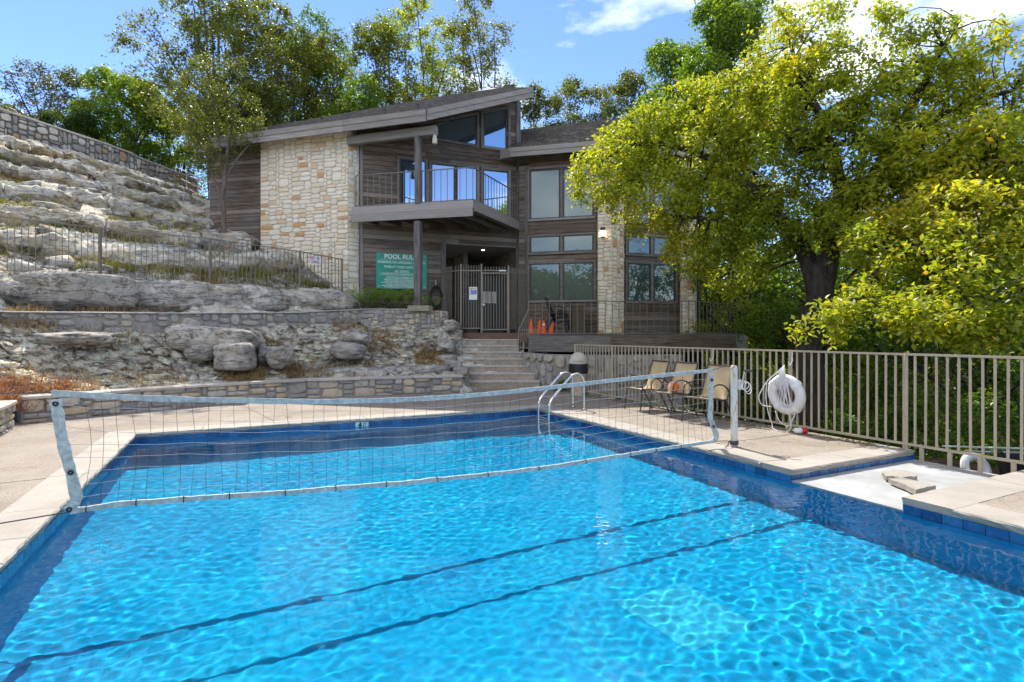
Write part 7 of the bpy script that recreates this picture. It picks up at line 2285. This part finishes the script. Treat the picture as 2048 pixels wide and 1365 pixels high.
# far woods behind everything: reads as one mass
def far_woods():
    r = np.random.default_rng(9); n = 90000
    ang = r.uniform(-.05, .85, n); d = r.uniform(27, 42, n)
    x = np.sin(ang)*d + 2; y = np.cos(ang)*d
    hmax = 7 + 4*vnoise(x*.18, y*.18, seed=3)
    z = -2.2 + hmax*r.random(n)**.9
    keep = (x > 8.5)
    P = np.stack([x, y, z], 1)[keep]
    v, f = leaves(P, .42, r, .2, .7)
    t = np.clip(.45 + .6*fbm(P[:, 0]*.3, P[:, 1]*.3, P[:, 2]*.3, octv=2, seed=4) + r.normal(0, .15, len(P)), 0, 1)
    np_mesh("far_woods", v, f, M_LF_GRN, kind='stuff', attr={'tint': np.repeat(t, 2)})
far_woods()
def rear_woods():
    r = np.random.default_rng(29); n = 42000
    x = r.uniform(-45, 40, n); y = r.uniform(-46, -30, n)
    hm = 5.5 + 3.5*vnoise(x*.2, y*.2, seed=13)
    z = np.where(x < -10, 6.5, -1.0) + np.where(x < -10, .7, 1.0)*hm*r.random(n)
    P = np.stack([x, y, z], 1)
    v, f = leaves(P, .55, r, .2, .7)
    t = np.clip(.45 + .6*fbm(P[:, 0]*.3, P[:, 1]*.3, P[:, 2]*.3, octv=2, seed=44) + r.normal(0, .15, n), 0, 1)
    np_mesh("rear_woods", v, f, M_LF_GRN, kind='stuff', attr={'tint': np.repeat(t, 2)})
rear_woods()
# undergrowth filling the ravine floor
def undergrowth():
    r = np.random.default_rng(19); n = 60000
    s = r.uniform(9.4, 22, n); t = r.uniform(-14, 9, n)
    x = P0.x + E1.x*s + E2.x*t; y = P0.y + E1.y*s + E2.y*t
    g_ = z_rav(x[None], y[None])[0]
    k = vnoise(x*.9, y*.9, seed=12)
    z = g_ + np.maximum(.05, .45 + .55*k)*r.random(n)
    keep = (x > 2.5) & ((s > 11.0) | (t < 4.8)) & ~((y > 16.5) & (x < 7.2))
    P = np.stack([x, y, z], 1)[keep]
    v, f = leaves(P, .12, r, .1, .55)
    tt = np.clip(.4 + .5*k[keep] + r.normal(0, .15, len(P)), 0, 1)
    np_mesh("undergrowth", v, f, M_LF_DRK, kind='stuff', attr={'tint': np.repeat(tt, 2)})
undergrowth()

# ---------------------------------------------------------------- ferns and grasses
M_FERN = mat_leaf("fern_frond", [(0, (.08, .19, .022)), (.5, (.19, .36, .04)), (1, (.32, .46, .06))], .4)
def fern(label, c, rad, seed, n=26, grp="ferns in the planter below the sign", mat=None):
    r = np.random.default_rng(seed)
    w = thing("fern", label, "fern", c, 0, grp)
    V = []; T = []
    SV, SF = [], []
    for k in range(n):
        a = r.uniform(0, 6.28); L = rad*r.uniform(.7, 1.15); h = rad*r.uniform(.9, 1.7)
        p0 = np.array(c[:]); d = np.array([math.cos(a), math.sin(a), 0])
        m_ = 18
        for i in range(m_):
            t = (i+1)/m_
            p = p0 + d*L*t + np.array([0, 0, h*(1.7*t - 1.35*t*t)])
            sd = np.array([-d[1], d[0], 0.0]); wl = rad*.20*math.sin(math.pi*min(1, .15+.85*t))*(1.05-t*.6)
            for sg in (-1, 1):
                q = p + sd*sg*wl + d*wl*.35 + np.array([0, 0, r.normal(0, .01) - wl*.15])
                V += [p, p + d*L*.030, q, p - d*L*.012]; T.append(np.clip(.45 + .35*t + r.normal(0, .12), 0, 1))
    V = np.array(V); nq = len(V)//4
    F = (np.array([[0, 1, 2], [0, 2, 3]])[None] + (np.arange(nq)*4)[:, None, None]).reshape(-1, 3)
    np_mesh("fronds", V, F, mat or M_FERN, w, attr={'tint': np.repeat(T, 2)})
    return w
fx = [(-4.75, 16.95, .46), (-4.35, 16.85, .52), (-3.95, 16.95, .55), (-3.6, 16.9, .55), (-3.25, 16.95, .5), (-4.15, 17.25, .6), (-3.7, 17.3, .6), (-3.3, 17.3, .55), (-4.6, 17.25, .55), (-2.45, 17.2, .36)]
where = ["at the house wall end of the planter", "second from the house wall in the front row", "in the middle of the front row", "right of the middle in the front row", "nearest the post in the front row", "in the back row left of the middle", "in the back row below the sign", "in the back row behind the post", "in the back row against the stone wall", "small and dark right of the post base"]
for i, ((x, y, q), wh) in enumerate(zip(fx, where)): fern("green fern " + wh, Vector((x, y, 2.22)), q*1.35, 400+i)
def grass(name, sampler, n, hmin, hmax, mat, seed, lean=.5, wid=.006):
    r = np.random.default_rng(seed)
    P = np.array([sampler(r) for _ in range(n)])
    a = r.uniform(0, 6.28, n); h = r.uniform(hmin, hmax, n); ln = h*r.uniform(.1, lean*1.6, n)
    d = np.stack([np.cos(a), np.sin(a), np.zeros(n)], 1); sd = np.stack([-np.sin(a), np.cos(a), np.zeros(n)], 1)*wid
    up = np.array([0, 0, 1.0])
    p1 = P + d*(ln*.35)[:, None] + up*(h*.65)[:, None]; p2 = P + d*ln[:, None] + up*(h*r.uniform(.6, 1, n))[:, None]
    V = np.stack([P - sd, P + sd, p1 + sd*.8, p1 - sd*.8, p2], 1).reshape(-1, 3)
    F = np.array([[0, 1, 2], [0, 2, 3], [3, 2, 4]])
    F = (F[None] + (np.arange(n)*5)[:, None, None]).reshape(-1, 3)
    t = np.clip(r.normal(.5, .22, n), 0, 1)
    return np_mesh(name, V, F, mat, kind='stuff', attr={'tint': np.repeat(t, 3)})
M_STRAW = mat_leaf("dry_straw", [(0, (.22, .13, .055)), (.5, (.40, .27, .12)), (1, (.55, .42, .22))], .25, .7, .2, (1.1, 1, .8))
M_RUST = mat_leaf("rust_dry_fronds", [(0, (.20, .065, .022)), (.5, (.36, .14, .05)), (1, (.50, .30, .16))], .25, .7, .2, (1.1, 1, .8))
M_YGRASS = mat_leaf("yellow_green_grass", [(0, (.11, .12, .02)), (.5, (.22, .21, .035)), (1, (.36, .31, .07))], .35, .6, .2)
def spots(lst, jit=1.0):
    tot = sum(q[3] for q in lst)
    def f(r):
        k = r.random()*tot
        for (x, y, rad, wgt) in lst:
            k -= wgt
            if k <= 0: break
        a = r.uniform(0, 6.28); q = rad*math.sqrt(r.random())
        X, Y = x + q*math.cos(a), y + q*math.sin(a)
        return (X, Y, tz(X, Y))
    return f
def sp(u, v, Y, rad, wgt):
    p = PX(u, v, Y); return (p.x, p.y, rad, wgt)
grass("dry_straw_tufts", spots([sp(545, 680, 13.6, .5, 3), sp(580, 710, 13.2, .35, 2), sp(500, 720, 12.6, .4, 2), sp(480, 760, 12.4, .4, 2), sp(760, 665, 15.6, .6, 2), sp(860, 690, 15.6, .45, 3), sp(860, 730, 15, .4, 1.5), sp(100, 715, 10.2, .8, 2), sp(300, 740, 11.3, .7, 1.2), sp(700, 650, 15.8, .5, 1.5), sp(60, 600, 11.2, .5, 2.2), sp(200, 625, 12.1, .6, 1), sp(250, 628, 12.5, .8, 1.2), sp(700, 765, 13.9, .6, 1), sp(630, 745, 13.4, .5, 1.2), sp(420, 560, 14.9, .5, 2)]), 15000, .06, .24, M_STRAW, 5, .9)
grass("rusty_dry_fronds", spots([sp(60, 770, 9.6, .55, 5), sp(150, 770, 10.0, .4, 2), sp(10, 780, 9.2, .5, 4), sp(-60, 800, 8.6, .6, 3)]), 1500, .08, .30, M_RUST, 6, 1.8, .006)
grass("yellow_grass", spots([sp(190, 520, 13.9, .5, 3), sp(240, 535, 14.2, .4, 3), sp(330, 540, 14.8, .5, 2), sp(440, 520, 15.6, .7, 4), sp(520, 540, 16.2, .6, 4), sp(600, 560, 16.8, .5, 3), sp(50, 460, 13.6, .8, 2), sp(20, 420, 15, .8, 2), sp(150, 425, 16, .9, 2), sp(270, 445, 16.6, .8, 2), sp(360, 455, 17.2, .6, 2), sp(640, 575, 17.0, .3, 2)]), 9000, .05, .26, M_YGRASS, 7, .6)
def samp_ledge(r):
    while True:
        i = r.integers(0, NXg); j = r.integers(0, NYg)
        if rock[j, i]*upmask[j, i] < .5 or GZ[j, i] > 7.6: continue
        if not (FRAC[j, i] > .80 or FRAC[j, i] < .02): continue
        if fbm(np.array([GX[j, i]*.6]), np.array([GY[j, i]*.6]), octv=2, seed=91)[0] < .02: continue
        return tuple(vv[j*NXg + i])
grass("ledge_grass", samp_ledge, 9000, .04, .17, M_YGRASS, 8, .7)
# litter along the foot of the fence
def samp_lit(r):
    p = PL(FENCE_S - abs(r.normal(0, .12)), r.uniform(-2, 5.4)); return (p.x, p.y, .006)
M_LIT = mat_leaf("fallen_leaf", [(0, (.12, .07, .03)), (.5, (.26, .17, .07)), (1, (.40, .29, .12))], .1, .7, .2)
rl = np.random.default_rng(3); Pl = np.array([samp_lit(rl) for _ in range(650)])
lv, lf = leaves(Pl, .05, rl, 0, .6, .15)
lv[:, 2] = np.clip(lv[:, 2], .003, .03)
np_mesh("leaf_litter", lv, lf, M_LIT, kind='stuff', attr={'tint': np.repeat(rl.random(650), 2)})
